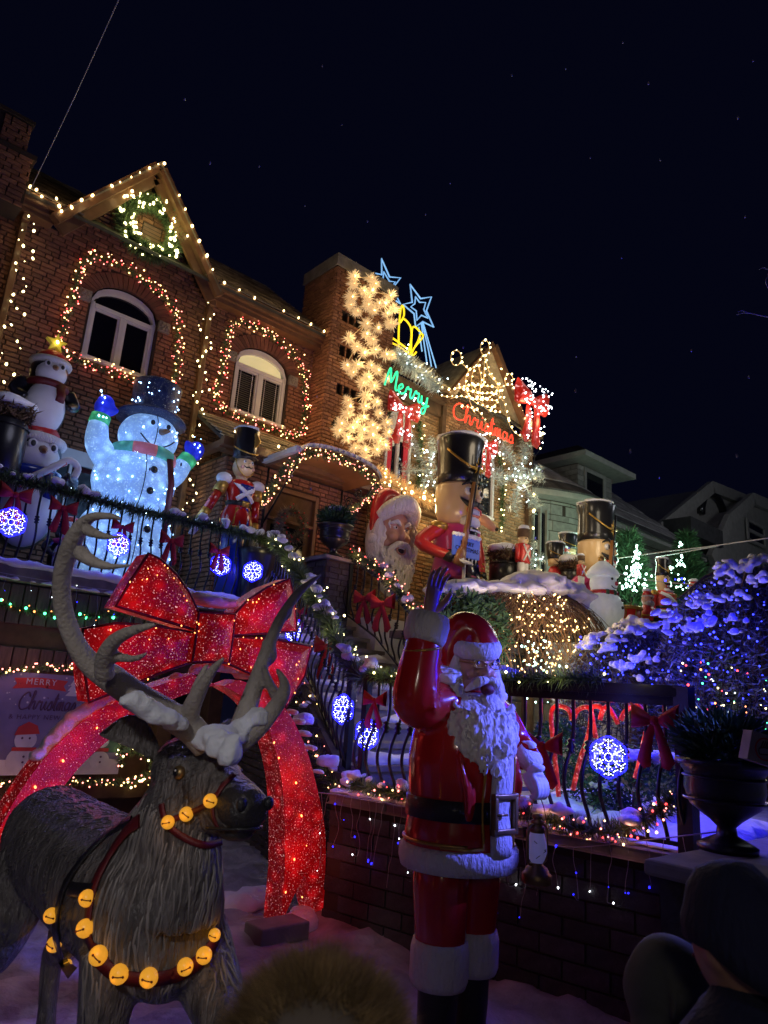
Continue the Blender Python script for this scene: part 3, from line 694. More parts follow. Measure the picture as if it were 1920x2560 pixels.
# brick courses follow the flank of the stairs (normal to -x, slightly fanned): laid on the plane through its foot
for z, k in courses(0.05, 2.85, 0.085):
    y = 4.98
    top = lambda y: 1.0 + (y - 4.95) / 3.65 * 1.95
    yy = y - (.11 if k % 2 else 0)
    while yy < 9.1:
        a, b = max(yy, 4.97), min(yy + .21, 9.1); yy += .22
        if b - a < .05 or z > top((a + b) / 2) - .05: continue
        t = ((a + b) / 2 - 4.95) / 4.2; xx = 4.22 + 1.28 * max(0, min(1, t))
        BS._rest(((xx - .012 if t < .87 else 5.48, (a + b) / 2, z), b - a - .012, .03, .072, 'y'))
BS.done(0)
RW = thing('retaining_wall', 'dark brick driveway wall with snowy coping behind the waving statue', 'wall', (4.35, 3.6, 0))
dv = (WALLB - WALLA); dv.z = 0; LW = dv.length; dv.normalize(); nv = Vector((dv.y, -dv.x, 0)); nv = nv if nv.x < 0 else -nv
m = MB(); A0 = V(WALLA.x, WALLA.y, 0)
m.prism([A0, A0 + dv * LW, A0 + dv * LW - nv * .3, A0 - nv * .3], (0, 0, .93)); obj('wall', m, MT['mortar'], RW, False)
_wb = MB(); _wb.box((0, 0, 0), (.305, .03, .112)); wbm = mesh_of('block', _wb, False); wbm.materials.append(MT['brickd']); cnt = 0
ang = math.atan2(dv.y, dv.x)
for k in range(7):
    u = .16 if k % 2 else 0.0
    while u < LW - .1:
        o = bpy.data.objects.new('brick', wbm); COL.objects.link(o); o.parent = RW; p = A0 + dv * (u + .155) + nv * (.006 + R.uniform(-.004, .006)); p.z = .07 + k * .125
        o.location = p - RW.location; o.rotation_euler = (0, 0, ang); u += .318
for k in range(int(LW / .6) + 1):
    a, b = k * .6, min(LW + .05, k * .6 + .592)
    m = MB(); m.prism([A0 + dv * a + nv * .05, A0 + dv * b + nv * .05, A0 + dv * b - nv * .36, A0 + dv * a - nv * .36], (0, 0, .075)); m.v = [(p[0], p[1], p[2] + .932) for p in m.v]; bevel(obj('coping_stone', m, MT['cap'], RW, False), .02)
# terrace earth behind the wall and the far return of the wall towards the street corner
t = MB(); t.prism([V(WALLA.x + .31, WALLA.y, 0), V(WALLB.x + .31, WALLB.y, 0), V(16, WALLB.y, 0), V(16, 9.65, 0), V(6.92, 9.65, 0), V(6.86, 5.0, 0)], (0, 0, .96)); structure('terrace', t, 'gsnow')
t = MB(); t.prism([V(6.95, 7.9, .96), V(16, 7.9, .96), V(16, 10.4, .96), V(6.95, 10.4, .96)], (0, 0, 2.02)); structure('upper_terrace', t, 'snow')
SWL = thing('street_wall', 'dark low wall turning the corner under the big black urn', 'wall', (5, 1.9, 0))
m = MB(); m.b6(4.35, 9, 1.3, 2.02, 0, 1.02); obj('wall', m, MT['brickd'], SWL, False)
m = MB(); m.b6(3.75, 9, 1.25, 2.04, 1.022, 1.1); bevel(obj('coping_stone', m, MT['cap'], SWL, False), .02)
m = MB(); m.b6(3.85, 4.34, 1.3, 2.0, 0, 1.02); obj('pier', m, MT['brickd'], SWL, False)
# balustrade wall at the back of the lower terrace
BW = thing('balustrade', 'grey stone wall with stone balusters under the weeping bush', 'balustrade', (9, 7.3, 1))
m = MB(); m.b6(6.95, 15, 7.2, 7.5, .96, 1.95); obj('wall', m, MT['stone'], BW, False)
for k in range(3):
    u = 6.95 - (.2 if k % 2 else 0)
    while u < 13:
        b = MB(); b.b6(max(u, 6.95), u + .39, 7.18, 7.2, .98 + k * .32, 1.28 + k * .32); bevel(obj('block', b, MT['stone'], BW, False), .01, 1); u += .4
m = MB(); m.b6(6.9, 15, 7.15, 7.55, 1.952, 2.03); obj('rail_base', m, MT['cap'], BW, False)
m = MB(); m.b6(6.9, 15, 7.15, 7.55, 2.66, 2.76); obj('top_rail', m, MT['cap'], BW, False)
_b = MB(); _b.lathe([(.1, 0), (.1, .06), (.06, .08), (.115, .2), (.12, .28), (.06, .46), (.055, .5), (.09, .56), (.09, .63)], 12); bme = mesh_of('baluster', _b); bme.materials.append(MT['cap'])
for k in range(24):
    o = bpy.data.objects.new('baluster', bme); COL.objects.link(o); o.parent = BW; o.location = Vector((7.1 + k * .33, 7.35, 2.03)) - BW.location

# ------------------------------------------------------------------ the brightly lit brick house on the right
H2 = thing('lit_brick_house', 'tan brick house covered in christmas lights with tiled roof and two pointed windows', 'house', (11.5, 10.5, 0))
HY = 10.5; G2X, G2Z, G2B, G2W = 11.98, 10.15, 8.45, 1.35
W2 = [(9.12, 9.86), (11.88, 12.66)]; Z20, Z21, Z2T = 6.15, 7.2, 7.85
def spans_h2(z):
    if z < 8.42: sp = [(8.95, 13.95)]
    else:
        w = G2W * (G2Z - .1 - z) / (G2Z - G2B); sp = [(G2X - w, G2X + w)] if w > .05 else []
    for a, b in W2:
        if Z20 < z < Z21: sp = minus(sp, a - .02, b + .02)
        elif Z21 <= z < Z2T:
            w = (b - a) / 2 * math.sqrt(max(0, 1 - ((z - Z21) / (Z2T - Z21)) ** 1.6)); sp = minus(sp, (a + b) / 2 - w, (a + b) / 2 + w)
    if z < 6.0: sp = minus(sp, 0, 10.6)
    return sp
B2 = Bricks(H2, 'brick2')
B2.wall('x', 8.95, 13.95, 3.0, 10.1, HY, spans_h2)
B2.wall('x', 8.2, 10.6, 3.0, 5.45, LY)
B2.done(300)
m = MB(); wall_rect_holes(m, 8.952, 13.95, 3.0, 8.5, HY + .012, .25, [(a, b, Z20, Z21 + .2) for a, b in W2]); m.prism([(G2X - G2W, HY + .012, 8.5), (G2X + G2W, HY + .012, 8.5), (G2X, HY + .012, G2Z)], (0, .25, 0))
m.b6(8.201, 10.6, LY + .012, LY + .2, 2.95, 5.5); sheet('wall', m, 'mortar2', H2)
shingle_roof(H2, 8.95, 13.98, (10.15, 8.62), (12.2, 10.4), 'tile', 9, sw=.3, name='tile', clip=lambda x, z: abs(x - G2X) < G2W * max(0, (G2Z - z) / (G2Z - G2B)), th=.05, nind=70)
shingle_roof(H2, 8.3, 10.7, (9.54, 5.6), (10.48, 6.1), 'tile', 6, name='tile', nind=40)
for s in (-1, 1):
    m = MB(); e = V(G2X + s * (G2W + .1), 10.1, G2B - .08); t = V(G2X, 10.1, G2Z + .1); m.prism([e, t, V(G2X, 12, G2Z + .1)] if s < 0 else [e, V(G2X, 12, G2Z + .1), t], (0, 0, .06)); sheet('gable_roof', m, 'tile', H2)
    m = MB(); m.bar(e, t + V(s * .04, 0, 0), .14, .14, up=(0, 1, 0)); sheet('rake_board', m, 'trim', H2)
for a, b in ((8.95, G2X - G2W), (G2X + G2W, 14.05)):
    m = MB(); m.b6(a, b, 10.12, 10.24, 8.46, 8.6); m.b6(a, b, 10.24, 10.49, 8.3, 8.42); m.b6(a, b, 10.4, 10.488, 8.02, 8.3); sheet('fascia', m, 'bark', H2)
m = MB(); m.b6(8.302, 10.75, 9.5, 9.62, 5.46, 5.6); m.b6(8.202, 10.7, 9.622, 9.79, 5.4, 5.46); sheet('porch_gutter', m, 'bark', H2)
m = MB(); x = W(1107, 1040, y=10.42).x; m.b6(x - .06, x + .06, 10.36, 10.47, 6.2, 8.3); sheet('downspout', m, 'bark', H2); m = MB(); m.b6(13.86, 13.98, 10.36, 10.47, 3.0, 8.3); sheet('downspout', m, 'bark', H2)
for i, (a, b) in enumerate(W2):
    n = 12; cx, hw = (a + b) / 2, (b - a) / 2; yy = HY - .02
    pt = lambda t, s=1.0: V(cx - hw * s * math.cos(t), yy, Z21 + (Z2T - Z21) * s * math.sin(t) ** .8)
    m = MB(); th = [math.pi * k / n for k in range(n + 1)]
    for k in range(n): m.prism([pt(th[k]), pt(th[k + 1]), pt(th[k + 1], .84), pt(th[k], .84)], (0, .1, 0))
    wn = sheet('window', m, 'white', H2)
    for k in range(n):     # the ribbed fan
        f = MB(); f.prism([V(cx, yy + .02, Z21)] + [pt(th[k] + .03, .86) + V(0, .02, 0), pt(th[k + 1] - .03, .86) + V(0, .02, 0)], (0, .03, 0)); sheet('fan_rib', f, 'white', wn)
    for nm, (x0, x1, c0, c1) in dict(jamb=(a, a + .07, Z20, Z21), jamb2=(b - .07, b, Z20, Z21), transom=(a, b, Z21 - .07, Z21), sill=(a - .03, b + .03, Z20 - .07, Z20), mullion=(cx - .04, cx + .04, Z20, Z21 - .07)).items():
        if nm == 'mullion' and i: continue
        k = MB(); o_ = .012 if nm in ('transom', 'mullion') else 0; k.b6(x0 + (o_ and .07 * (nm == 'transom')), x1 - (.07 if nm == 'transom' else 0), yy + o_, yy + .1, c0, c1); bevel(sheet(nm.rstrip('2'), k, 'white', wn), .01)
    g = MB(); g.b6(a + .07, b - .07, yy + .06, yy + .07, Z20, Z21 - .07); sheet('pane', g, 'glass', wn)
    if i == 0:
        for x0, x1 in ((a - .14, a - .005), (a + .08, a + .2), (b - .2, b - .08)):
            c_ = MB()
            for q in range(4): c_.tube([V(x0 + (x1 - x0) * (q + .5) / 4, yy + .03, Z20), V(x0 + (x1 - x0) * (q + .5) / 4, yy + .03, Z21 - .08)], (x1 - x0) / 7, 6)
            sheet('curtain', c_, 'curtain', wn, True)

# ------------------------------------------------------------------ dark neighbouring houses
H3 = thing('stone_house', 'unlit grey stone house with curved bay, snowy roof and dormer', 'house', (17, 11, 0))
def bay(x):   # the front bulges in a curved bay at its left
    return 10.9 - 0.75 * math.cos(min(1.0, abs(x - 16.0) / 1.9) * math.pi / 2) if abs(x - 16.0) < 1.9 else 10.9
m = MB(); xs = np.linspace(14.1, 24, 60)
for a, b in zip(xs, xs[1:]): m.prism([V(a, bay(a) + .03, 2.9), V(b, bay(b) + .03, 2.9), V(b, 11.6, 2.9), V(a, 11.6, 2.9)], (0, 0, 4.3))
sheet('wall', m, 'mortar', H3)
zz = 2.9; nb = 0; rest = MB()
while zz < 7.05:
    hh = R.choice((.16, .22, .28)); hh = min(hh, 7.1 - zz); x = 14.15 + R.uniform(-.3, 0)
    while x < 23.5:
        w_ = R.uniform(.35, .8); a, b = max(x, 14.14), x + w_ - .02; x += w_
        if 17.7 < (a + b) / 2 < 18.4 and 3.4 < zz < 6.4: continue
        cnr = [V(a, bay(a), zz + .01), V(b, bay(b), zz + .01), V(b, bay(b), zz + hh - .012), V(a, bay(a), zz + hh - .012)]
        px, py, _ = pj(cnr[0]); k = MB(); k.prism(cnr, (0, .05, 0))
        if nb < 220 and px < 1760 and py < 1560: sheet('stone_block', k, 'stone', H3); nb += 1
        else: rest.add(k.v, k.f)
    zz += hh
tag(sheet('stone_courses', rest, 'stone', H3), kind='stuff')
m = MB(); m.b6(17.75, 18.35, 10.86, 10.95, 3.4, 6.4); sheet('window', m, 'glass', H3)
m = MB(); m.b6(14.2, 14.75, 10.5, 10.62, 3.2, 6.7); wn = sheet('window', m, 'glass', H3)
for x in (14.16, 14.45, 14.74): m = MB(); m.b6(x, x + .06, 10.44, 10.5, 3.1, 6.8); sheet('window_frame', m, 'stucco', wn)
m = MB()
for a, b in zip(xs, xs[1:]): m.prism([V(a, bay(a) - .45, 7.12), V(b, bay(b) - .45, 7.12), V(b, 11, 7.12), V(a, 11, 7.12)], (0, 0, .16))
sheet('eave', m, 'stucco', H3)
rf = MB(); rs = MB()
for a, b in zip(xs, xs[1:]):
    y0a, y0b = bay(a) - .5, bay(b) - .5
    for r in range(9):
        t0, t1 = r / 9, (r + 1) / 9 + .02
        P = lambda x, y0, t: V(x, y0 + (14.5 - y0) * t, 7.3 + 3.3 * t + (.03 if r % 2 else 0))
        (rs if r > 0 else rf).prism([P(a, y0a, t0), P(b, y0b, t0), P(b, y0b, t1), P(a, y0a, t1)], (0, 0, -.05))
rsnow = M('dusted_shingle', (0.26, 0.25, 0.24), .9, var=.5, vs=3, bump=.3); MT['rsnow'] = rsnow
sheet('roof', rf, 'roofd', H3); tag(sheet('shingles', rs, 'rsnow', H3), kind='stuff')
# dormer
dm = MB(); D0, D1, DYF = 17.75, 19.65, 11.5; dm.b6(D0, D1, DYF, 13.5, 7.6, 9.15); dr = sheet('dormer', dm, 'mortar', H3)
for k in range(9):
    x = DYF + (0 if k % 2 else -.2)
    while x < 13:
        b = MB(); b.b6(D0 - .03, D0, max(x, DYF), x + .4, 7.65 + k * .165, 7.80 + k * .165); sheet('stone_block', b, 'stone', dr); x += .42
for x0, x1 in ((D0, D0 + .3), (D1 - .35, D1)):
    for k in range(9): b = MB(); b.b6(x0, x1, DYF - .03, DYF, 7.65 + k * .165, 7.8 + k * .165); sheet('stone_block', b, 'stone', dr)
m = MB(); wall_rect_holes(m, D0 + .32, D1 - .37, 7.65, 9.13, DYF - .05, .05, [(D0 + .45, D1 - .5, 7.85, 9.0)]); sheet('window_frame', m, 'stucco', dr)
m = MB(); m.b6(D0 + .45, D1 - .5, DYF - .02, DYF - .005, 7.85, 9.0); sheet('window', m, 'glass', dr)
m = MB(); m.b6(D0 - .5, D1 + .5, DYF - .6, 13.6, 9.15, 9.32); sheet('dormer_eave', m, 'stucco', dr)
m = MB(); e = [V(D0 - .5, DYF - .6, 9.33), V(D1 + .5, DYF - .6, 9.33), V(D1 + .5, 13.6, 9.33), V(D0 - .5, 13.6, 9.33)]; t1, t2 = V((D0 + D1) / 2, DYF + .6, 10.15), V((D0 + D1) / 2, 13.6, 10.15)
m.add(e + [t1, t2], [(0, 1, 4), (1, 2, 5, 4), (3, 0, 4, 5), (2, 3, 5), (0, 3, 2, 1)]); sheet('dormer_roof', m, 'roofd', dr)
H4 = thing('stucco_house', 'unlit pale house with two gables and small dark window', 'house', (28, 12, 0))
o4 = [W(*p, y=12.5) for p in ((1652, 1322), (1778, 1220), (1872, 1256), (1872, 1560), (1715, 1560), (1715, 1390))]
m = MB(); m.prism(o4, (0, 5, 0)); sheet('wall', m, 'stucco', H4)
o5 = [W(*p, y=11.6) for p in ((1778, 1600), (1778, 1400), (1822, 1300), (1880, 1250), (1990, 1296), (1990, 1600))]
m = MB(); m.prism(o5, (0, 2, 0)); sheet('front_gable', m, 'stucco', H4)
def coping(pts, y, parent, wd_=.5, h=.22, mat='stucco'):
    for a, b in zip(pts, pts[1:]):
        m = MB(); m.bar(W(*a, y=y), W(*b, y=y), wd_, h, up=(0, 1, 0)); sheet('rake_board', m, mat, parent)
coping([(1650, 1324), (1778, 1218), (1875, 1256)], 12.35, H4); coping([(1778, 1400), (1822, 1300), (1880, 1247), (1990, 1293)], 11.45, H4)
def wbox(parent, a, b, y, mat='glass', name='window', dep=.08):
    p, q = W(*a, y=y), W(*b, y=y); m = MB(); m.b6(min(p.x, q.x), max(p.x, q.x), y - dep, y + .02, min(p.z, q.z), max(p.z, q.z)); return sheet(name, m, mat, parent)
wo = wbox(H4, (1870, 1302), (1909, 1366), 11.58); 
for z_ in (0, 1, 2): 
    p, q = W(1866, 1298, y=11.5), W(1913, 1370, y=11.5); zc = (p.z, (p.z + q.z) / 2, q.z)[z_]; m = MB(); m.b6(p.x, q.x, 11.44, 11.5, zc - .07, zc + .07); sheet('window_frame', m, 'stucco', wo)
for x_ in (W(1866, 1298, y=11.5).x, W(1913, 1370, y=11.5).x): m = MB(); m.b6(x_ - .08, x_ + .08, 11.44, 11.502, q.z, p.z); sheet('window_frame', m, 'stucco', wo)
m = MB(); cpt = W(1783, 1300, y=12.4); m.tube([cpt + V(1.15 * math.cos(a), 0, 1.15 * math.sin(a)) for a in np.linspace(0, math.pi, 14)], .18, 6); sheet('arch_trim', m, 'black', H4, True)
wbox(H4, (1705, 1335), (1768, 1500), 12.3, 'black', 'dark_porch', .6); m = MB(); p, q = W(1694, 1318, y=11.7), W(1768, 1318, y=11.7); m.b6(p.x, q.x + .2, 11.2, 12.3, p.z - .3, p.z + .35); sheet('porch_roof', m, 'roofd', H4)
# ================================================================== THE BIG FIGURES
def L(parent, name, mb, mat, smooth=True): return obj(name, mb, MT[mat], parent, smooth, world=False)
def hand_mb(curl=0.15, s=1.0):
    """open right hand, palm to -y, fingers up, thumb to +x; continuous with a wrist stub"""
    m = MB(); m.tube([V(0, .005, -.06), V(0, 0, 0), V(0, 0, .05), V(0, 0, .115)], [(.03, .024), (.036, .024), (.05, .024), (.05, .02)], 10, ref=(1, 0, 0))
    for x, z, l, r, sp in ((-.041, .105, .085, .0125, -.16), (-.014, .115, .105, .0135, -.04), (.014, .117, .112, .0138, .05), (.041, .11, .098, .0132, .15)):
        p = [V(x, 0, z - .03), V(x, 0, z)]
        for q, b in ((.45, .3), (.78, .7), (1.0, 1.3)): p.append(V(x + sp * l * q, -l * curl * b * q, z + l * q))
        m.tube(p, [r, r, r * .98, r * .9, r * .7], 8)
    m.tube([V(.03, -.004, .015), V(.055, -.01, .04), V(.083, -.016, .075), (.094, -.02, .105), (.1, -.022, .125)], [.022, .022, .018, .015, .011], 8)
    for i in range(len(m.v)): m.v[i] = tuple(c * s for c in m.v[i])
    return m

# ------------------------------------------------------------------ waving figure in the red coat
SA = thing('santa_statue', 'glossy life size santa statue waving one raised hand beside the driveway wall', 'statue', (3.28, 2.89, 0))
prof = [(.30, .98), (.335, 1.02), (.335, 1.12), (.315, 1.26), (.33, 1.4), (.335, 1.5), (.32, 1.62), (.29, 1.74), (.23, 1.84), (.13, 1.9), (.09, 1.95)]
def radz(z):
    for (a, b), (c, d) in zip(prof, prof[1:]):
        if b <= z <= d: return a + (c - a) * (z - b) / (d - b)
    return prof[0][0]
m = MB(); m.lathe(prof, 30, sy=.86)
m.tube(cr([(-.2, .0, 1.82), (-.33, -.01, 1.79), (-.44, -.03, 1.81), (-.45, -.045, 1.95), (-.415, -.05, 2.14)], 5), [.13, .135, .13, .115, .1], 14)
m.tube(cr([(.2, .0, 1.78), (.33, -.0, 1.72), (.41, -.05, 1.6), (.40, -.17, 1.52)], 5), [.13, .125, .11, .085], 14)
for k in range(9):   # folds
    z = 1.78 + .045 * k; m.tube(cr([(-.36 + .01 * k, -.12, z - .05), (-.43, -.16 + .006 * k, z), (-.53, -.08, z + .03)], 4), [.004, .02, .004], 6)
for (x, zz, dx) in ((-.26, 1.55, .05), (-.2, 1.5, .03), (.24, 1.56, -.03)): m.tube(cr([(x, -.2, zz), (x + dx * .4, -.24, zz - .16), (x + dx, -.235, zz - .34)], 5), [.006, .022, .005], 6)
coat = remesh(L(SA, 'coat', m, 'red'), .016, 3)
m = MB(); m.lathe([(.30, .93), (.345, .94), (.36, .99), (.358, 1.04), (.335, 1.06), (.30, 1.05)], 40, sy=.88); L(SA, 'fur_hem', m, 'fur')
strip = lambda xo, z0, z1, n=16: [V(xo + .0, -.86 * math.sqrt(max(.01, radz(z) ** 2 - xo * xo)) - .012, z) for z in np.linspace(z0, z1, n)]
m = MB(); m.tube(strip(0, 1.04, 1.86), [(.03, .085)] * 16, 10, ref=(0, -1, 0)); L(SA, 'fur_front', m, 'fur')
for s in (-1, 1):
    m = MB(); m.tube([V(s * .3, -.86 * math.sqrt(radz(1.07) ** 2 - .09) - .004, 1.075), V(s * .2, -.86 * math.sqrt(radz(1.07) ** 2 - .04) - .004, 1.07)] + strip(s * .125, 1.08, 1.8), .009, 6); L(SA, 'gold_piping', m, 'gold')
m = MB(); m.tube([V(.338 * math.cos(a), .29 * math.sin(a), 1.085) for a in np.linspace(math.pi * .72, math.pi * 1.3, 24)], .009, 6); L(SA, 'gold_piping', m, 'gold')
m = MB()
for k, (z, o) in enumerate(((1.2, .008), (1.205, .02), (1.3, .02), (1.305, .008))): pass
m.lathe([(radz(1.2) - .01, 1.2), (radz(1.2) + .014, 1.2), (radz(1.3) + .014, 1.305), (radz(1.3) - .01, 1.305)], 40, sy=.87); L(SA, 'belt', m, 'leather')
yb = -.86 * radz(1.25) - .045
m = MB()
for a, b in (((-.085, 1.165), (.085, 1.165)), ((.085, 1.165), (.085, 1.34)), ((.085, 1.34), (-.085, 1.34)), ((-.085, 1.34), (-.085, 1.165))): m.bar((a[0], yb, a[1]), (b[0], yb, b[1]), .03, .034, up=(0, 1, 0))
for x, z in ((-.085, 1.165), (.085, 1.165), (.085, 1.34), (-.085, 1.34)): m.box((x, yb, z), (.036, .032, .036))
bk = bevel(L(SA, 'buckle', m, 'brass'), .006); m = MB(); m.bar((-.085, yb - .012, 1.252), (.0, yb - .018, 1.252), .012, .012); L(bk, 'prong', m, 'brass')
m = MB()
for x in (.2, .26): m.tube([V(x + .013 * math.cos(a), -.86 * math.sqrt(radz(1.25) ** 2 - x * x) - .02, 1.253 + .013 * math.sin(a)) for a in np.linspace(0, 2 * math.pi, 10)], .004, 5)
L(SA, 'eyelet', m, 'brass')
for s in (-1, 1):
    x = s * .155; y = -.03 if s < 0 else .02
    m = MB(); m.tube([V(s * .13, 0, 1.1), V(x, y * .5, .85), V(x, y, .62), V(x, y, .5)], [(.16, .16), (.152, .15), (.138, .138), (.13, .13)], 18, ref=(0, 1, 0)); L(SA, 'trouser_leg', m, 'red')
    m = MB(); m.lathe([(.1, .38), (.142, .385), (.155, .42), (.155, .56), (.145, .6), (.1, .605)], 26, c=(x, y, 0)); L(SA, 'fur_cuff', m, 'fur')
    m = MB(); m.tube([V(x, y, .45), V(x, y, .25), V(x, y + .005, .12), V(x, y, .03)], [.11, .105, .1, .105], 16); m.ell((x, y - .11, .065), (.085, .17, .065), 14, 9); m.b6(x - .08, x + .08, y - .26, y + .1, 0, .03); remesh(L(SA, 'boot', m, 'leather'), .016, 3)
m = MB(); m.lathe([(.07, 0), (.11, .005), (.122, .04), (.125, .12), (.112, .165), (.07, .175)], 24, M=Euler((rad(3), rad(12), 0)).to_matrix(), c=(-.425, -.05, 2.12)); L(SA, 'fur_cuff', m, 'fur')
m = MB(); m.tube([V(-.32, -.06, 0), V(0, 0, 0)], .01, 4); m = MB(); rg = [V(-.427 + .106 * math.cos(a), -.05 + .106 * math.sin(a), 2.09 + .022 * math.cos(a)) for a in np.linspace(0, 2 * math.pi, 20)]; m.tube(rg, .007, 5); L(SA, 'gold_piping', m, 'gold')
hm = hand_mb(.22, 1.2); hm.xf(Matrix.Translation((-.395, -.055, 2.3)) @ Euler((rad(6), rad(8), rad(6))).to_matrix().to_4x4()); remesh(L(SA, 'raised_hand', hm, 'skin'), .0075, 3)
m = MB()      # lower hand: mitten-like glove with fingers curled round the lantern's ring
m.tube([V(.40, -.15, 1.55), V(.395, -.2, 1.48), V(.385, -.25, 1.42)], [(.045, .038), (.055, .04), (.062, .036)], 12, ref=(1, 0, 0))
for i, x in enumerate((.338, .368, .4, .43)):
    m.tube(cr([(x, -.24, 1.43), (x, -.275, 1.395), (x - .004, -.285, 1.345), (x - .004, -.262, 1.315), (x, -.235, 1.325)], 4), [.019, .018, .017, .015, .013], 8)
m.tube(cr([(.335, -.2, 1.44), (.318, -.225, 1.4), (.325, -.25, 1.36), (.345, -.262, 1.345)], 4), [.022, .02, .017, .013], 8)
remesh(L(SA, 'lowered_hand', m, 'white'), .0075, 3)
m = MB(); m.lathe([(.04, -.04), (.085, -.035), (.095, 0), (.085, .04), (.04, .05)], 20, M=Euler((rad(50), 0, rad(4))).to_matrix(), c=(.4, -.165, 1.53)); L(SA, 'fur_cuff', m, 'fur')
HD = V(0.02, -.06, 2.0)
m = MB(); m.ell(HD + V(0, 0, .03), (.125, .14, .17), 20, 14); m.tube([V(0, 0, 1.84), HD], .08, 12)
m.ell(HD + V(0, -.15, -.01), (.026, .032, .028), 10, 8); m.tube([HD + V(0, -.13, .07), HD + V(0, -.155, 0)], [.014, .02], 8)
for s in (-1, 1):
    m.ell(HD + V(s * .065, -.105, -.02), (.04, .035, .033), 10, 8); m.ell(HD + V(s * .125, -.0, .02), (.02, .03, .04), 8, 6); m.ell(HD + V(s * .05, -.125, .075), (.045, .02, .014), 10, 6)
    for k in range(3): m.tube([HD + V(-.07, -.115, .125 + .014 * k), HD + V(0, -.135, .13 + .014 * k), HD + V(.07, -.115, .125 + .014 * k)], .006, 5)
head = remesh(L(SA, 'head', m, 'skin'), .009, 3)
for s in (-1, 1):
    m = MB(); m.ell(HD + V(s * .052, -.13, .045), (.02, .014, .013), 12, 8); ey = L(head, 'eye', m, 'white'); m = MB(); m.ell(HD + V(s * .05, -.142, .045), (.009, .005, .009), 10, 6); L(head, 'pupil', m, 'navy')
    m = MB(); m.tube(cr([HD + V(s * .02, -.145, .082), HD + V(s * .055, -.15, .1), HD + V(s * .1, -.12, .085)], 4), [.01, .016, .006], 7); L(head, 'eyebrow', m, 'fur')
m = MB()
for s in (-1, 1):
    m.tube([HD + V(s * .052 + .036 * math.cos(a), -.168, .035 + .021 * math.sin(a)) for a in np.linspace(0, 2 * math.pi, 18)], .0035, 5)
    m.tube([HD + V(s * .088, -.166, .04), HD + V(s * .125, -.02, .05)], .0035, 5)
m.tube([HD + V(-.016, -.168, .04), HD + V(.016, -.168, .04)], .0035, 5); L(SA, 'glasses', m, 'gold')
m = MB(); m.ell(HD + V(0, -.17, -.1), (.045, .03, .034), 12, 8); L(head, 'mouth', m, 'strap')
m = MB()
for c, r in (((.01, -.09, 1.77), (.235, .15, .12)), ((.01, -.16, 1.69), (.235, .15, .15)), ((.02, -.21, 1.6), (.185, .12, .13)), ((.02, -.235, 1.53), (.12, .08, .09)), ((-.13, -.05, 1.87), (.09, .11, .14)), ((.16, -.05, 1.87), (.085, .11, .14))): m.ell(c, r, 18, 12)
for s in (-1, 1):
    m.tube(cr([HD + V(s * .005, -.17, -.05), HD + V(s * .06, -.165, -.065), HD + V(s * .12, -.12, -.12)], 5), [.02, .032, .008], 9); m.tube(cr([HD + V(s * .12, .0, .1), HD + V(s * .135, -.03, 0), HD + V(s * .14, -.05, -.1)], 4), [.03, .04, .05], 8)
for k in range(110):
    a = R.uniform(-1.35, 1.35); z = R.uniform(1.56, 1.84); rr = .245 - max(0, 1.7 - z) * .5
    p = [V(.015 + rr * math.sin(a), -.1 - rr * math.cos(a) * .72 - (1.84 - z) * .3, z)]
    for q in range(1, 6): p.append(p[0] + V(.02 * math.sin(q * 1.7 + k) - math.sin(a) * .012 * q, -.008 * q + .01 * math.cos(q * 2 + k), -.027 * q))
    m.tube(cr(p, 3), [.006, .013, .013, .009, .003], 6)
remesh(L(SA, 'beard', m, 'beard'), .0075, 1)
m = MB(); m.tube(cr([HD + V(.03, -.02, .1), HD + V(.0, .0, .2), HD + V(-.07, .02, .23), HD + V(-.14, .03, .14), HD + V(-.155, .02, .02), HD + V(-.15, .0, -.06)], 5), [.14, .135, .115, .075, .05, .035], 16); remesh(L(SA, 'hat', m, 'red'), .014, 4)
m = MB(); m.tube([HD + V(.005, 0, .12) + Euler((rad(14), rad(-8), 0)).to_matrix() @ V(.128 * math.cos(a), .145 * math.sin(a), .025) for a in np.linspace(0, 2 * math.pi, 30)], [(.052, .034)] * 30, 10, ref=(0, 0, 1)); L(SA, 'hat_fur_band', m, 'fur')
m = MB(); m.ell(HD + V(-.15, -.01, -.09), .055, 16, 12); L(SA, 'pompom', m, 'fur')
_tr = Matrix.Translation(HD) @ Matrix.Rotation(rad(-16), 4, 'Z') @ Matrix.Translation(-HD) @ Matrix.Translation((-.03, 0, .0))
for o in SA.children:
    if o.name.split('.')[0] in ('head', 'glasses', 'beard', 'hat', 'hat_fur_band', 'pompom'): o.matrix_local = _tr
SB = V(3.28, 2.89, 0)
snow_on('snow_cover', 'fresh snow lying on the waving statue shoulder and hand', [(SB + V(-.2, -.02, 1.95), (.11, .1, .07)), (SB + V(-.12, .06, 1.98), (.08, .08, .06)), (SB + V(.26, 0, 1.87), (.1, .09, .04)), (SB + V(.4, -.16, 1.6), (.05, .06, .03)), (SB + V(.385, -.23, 1.475), (.055, .06, .03))], vox=.012)
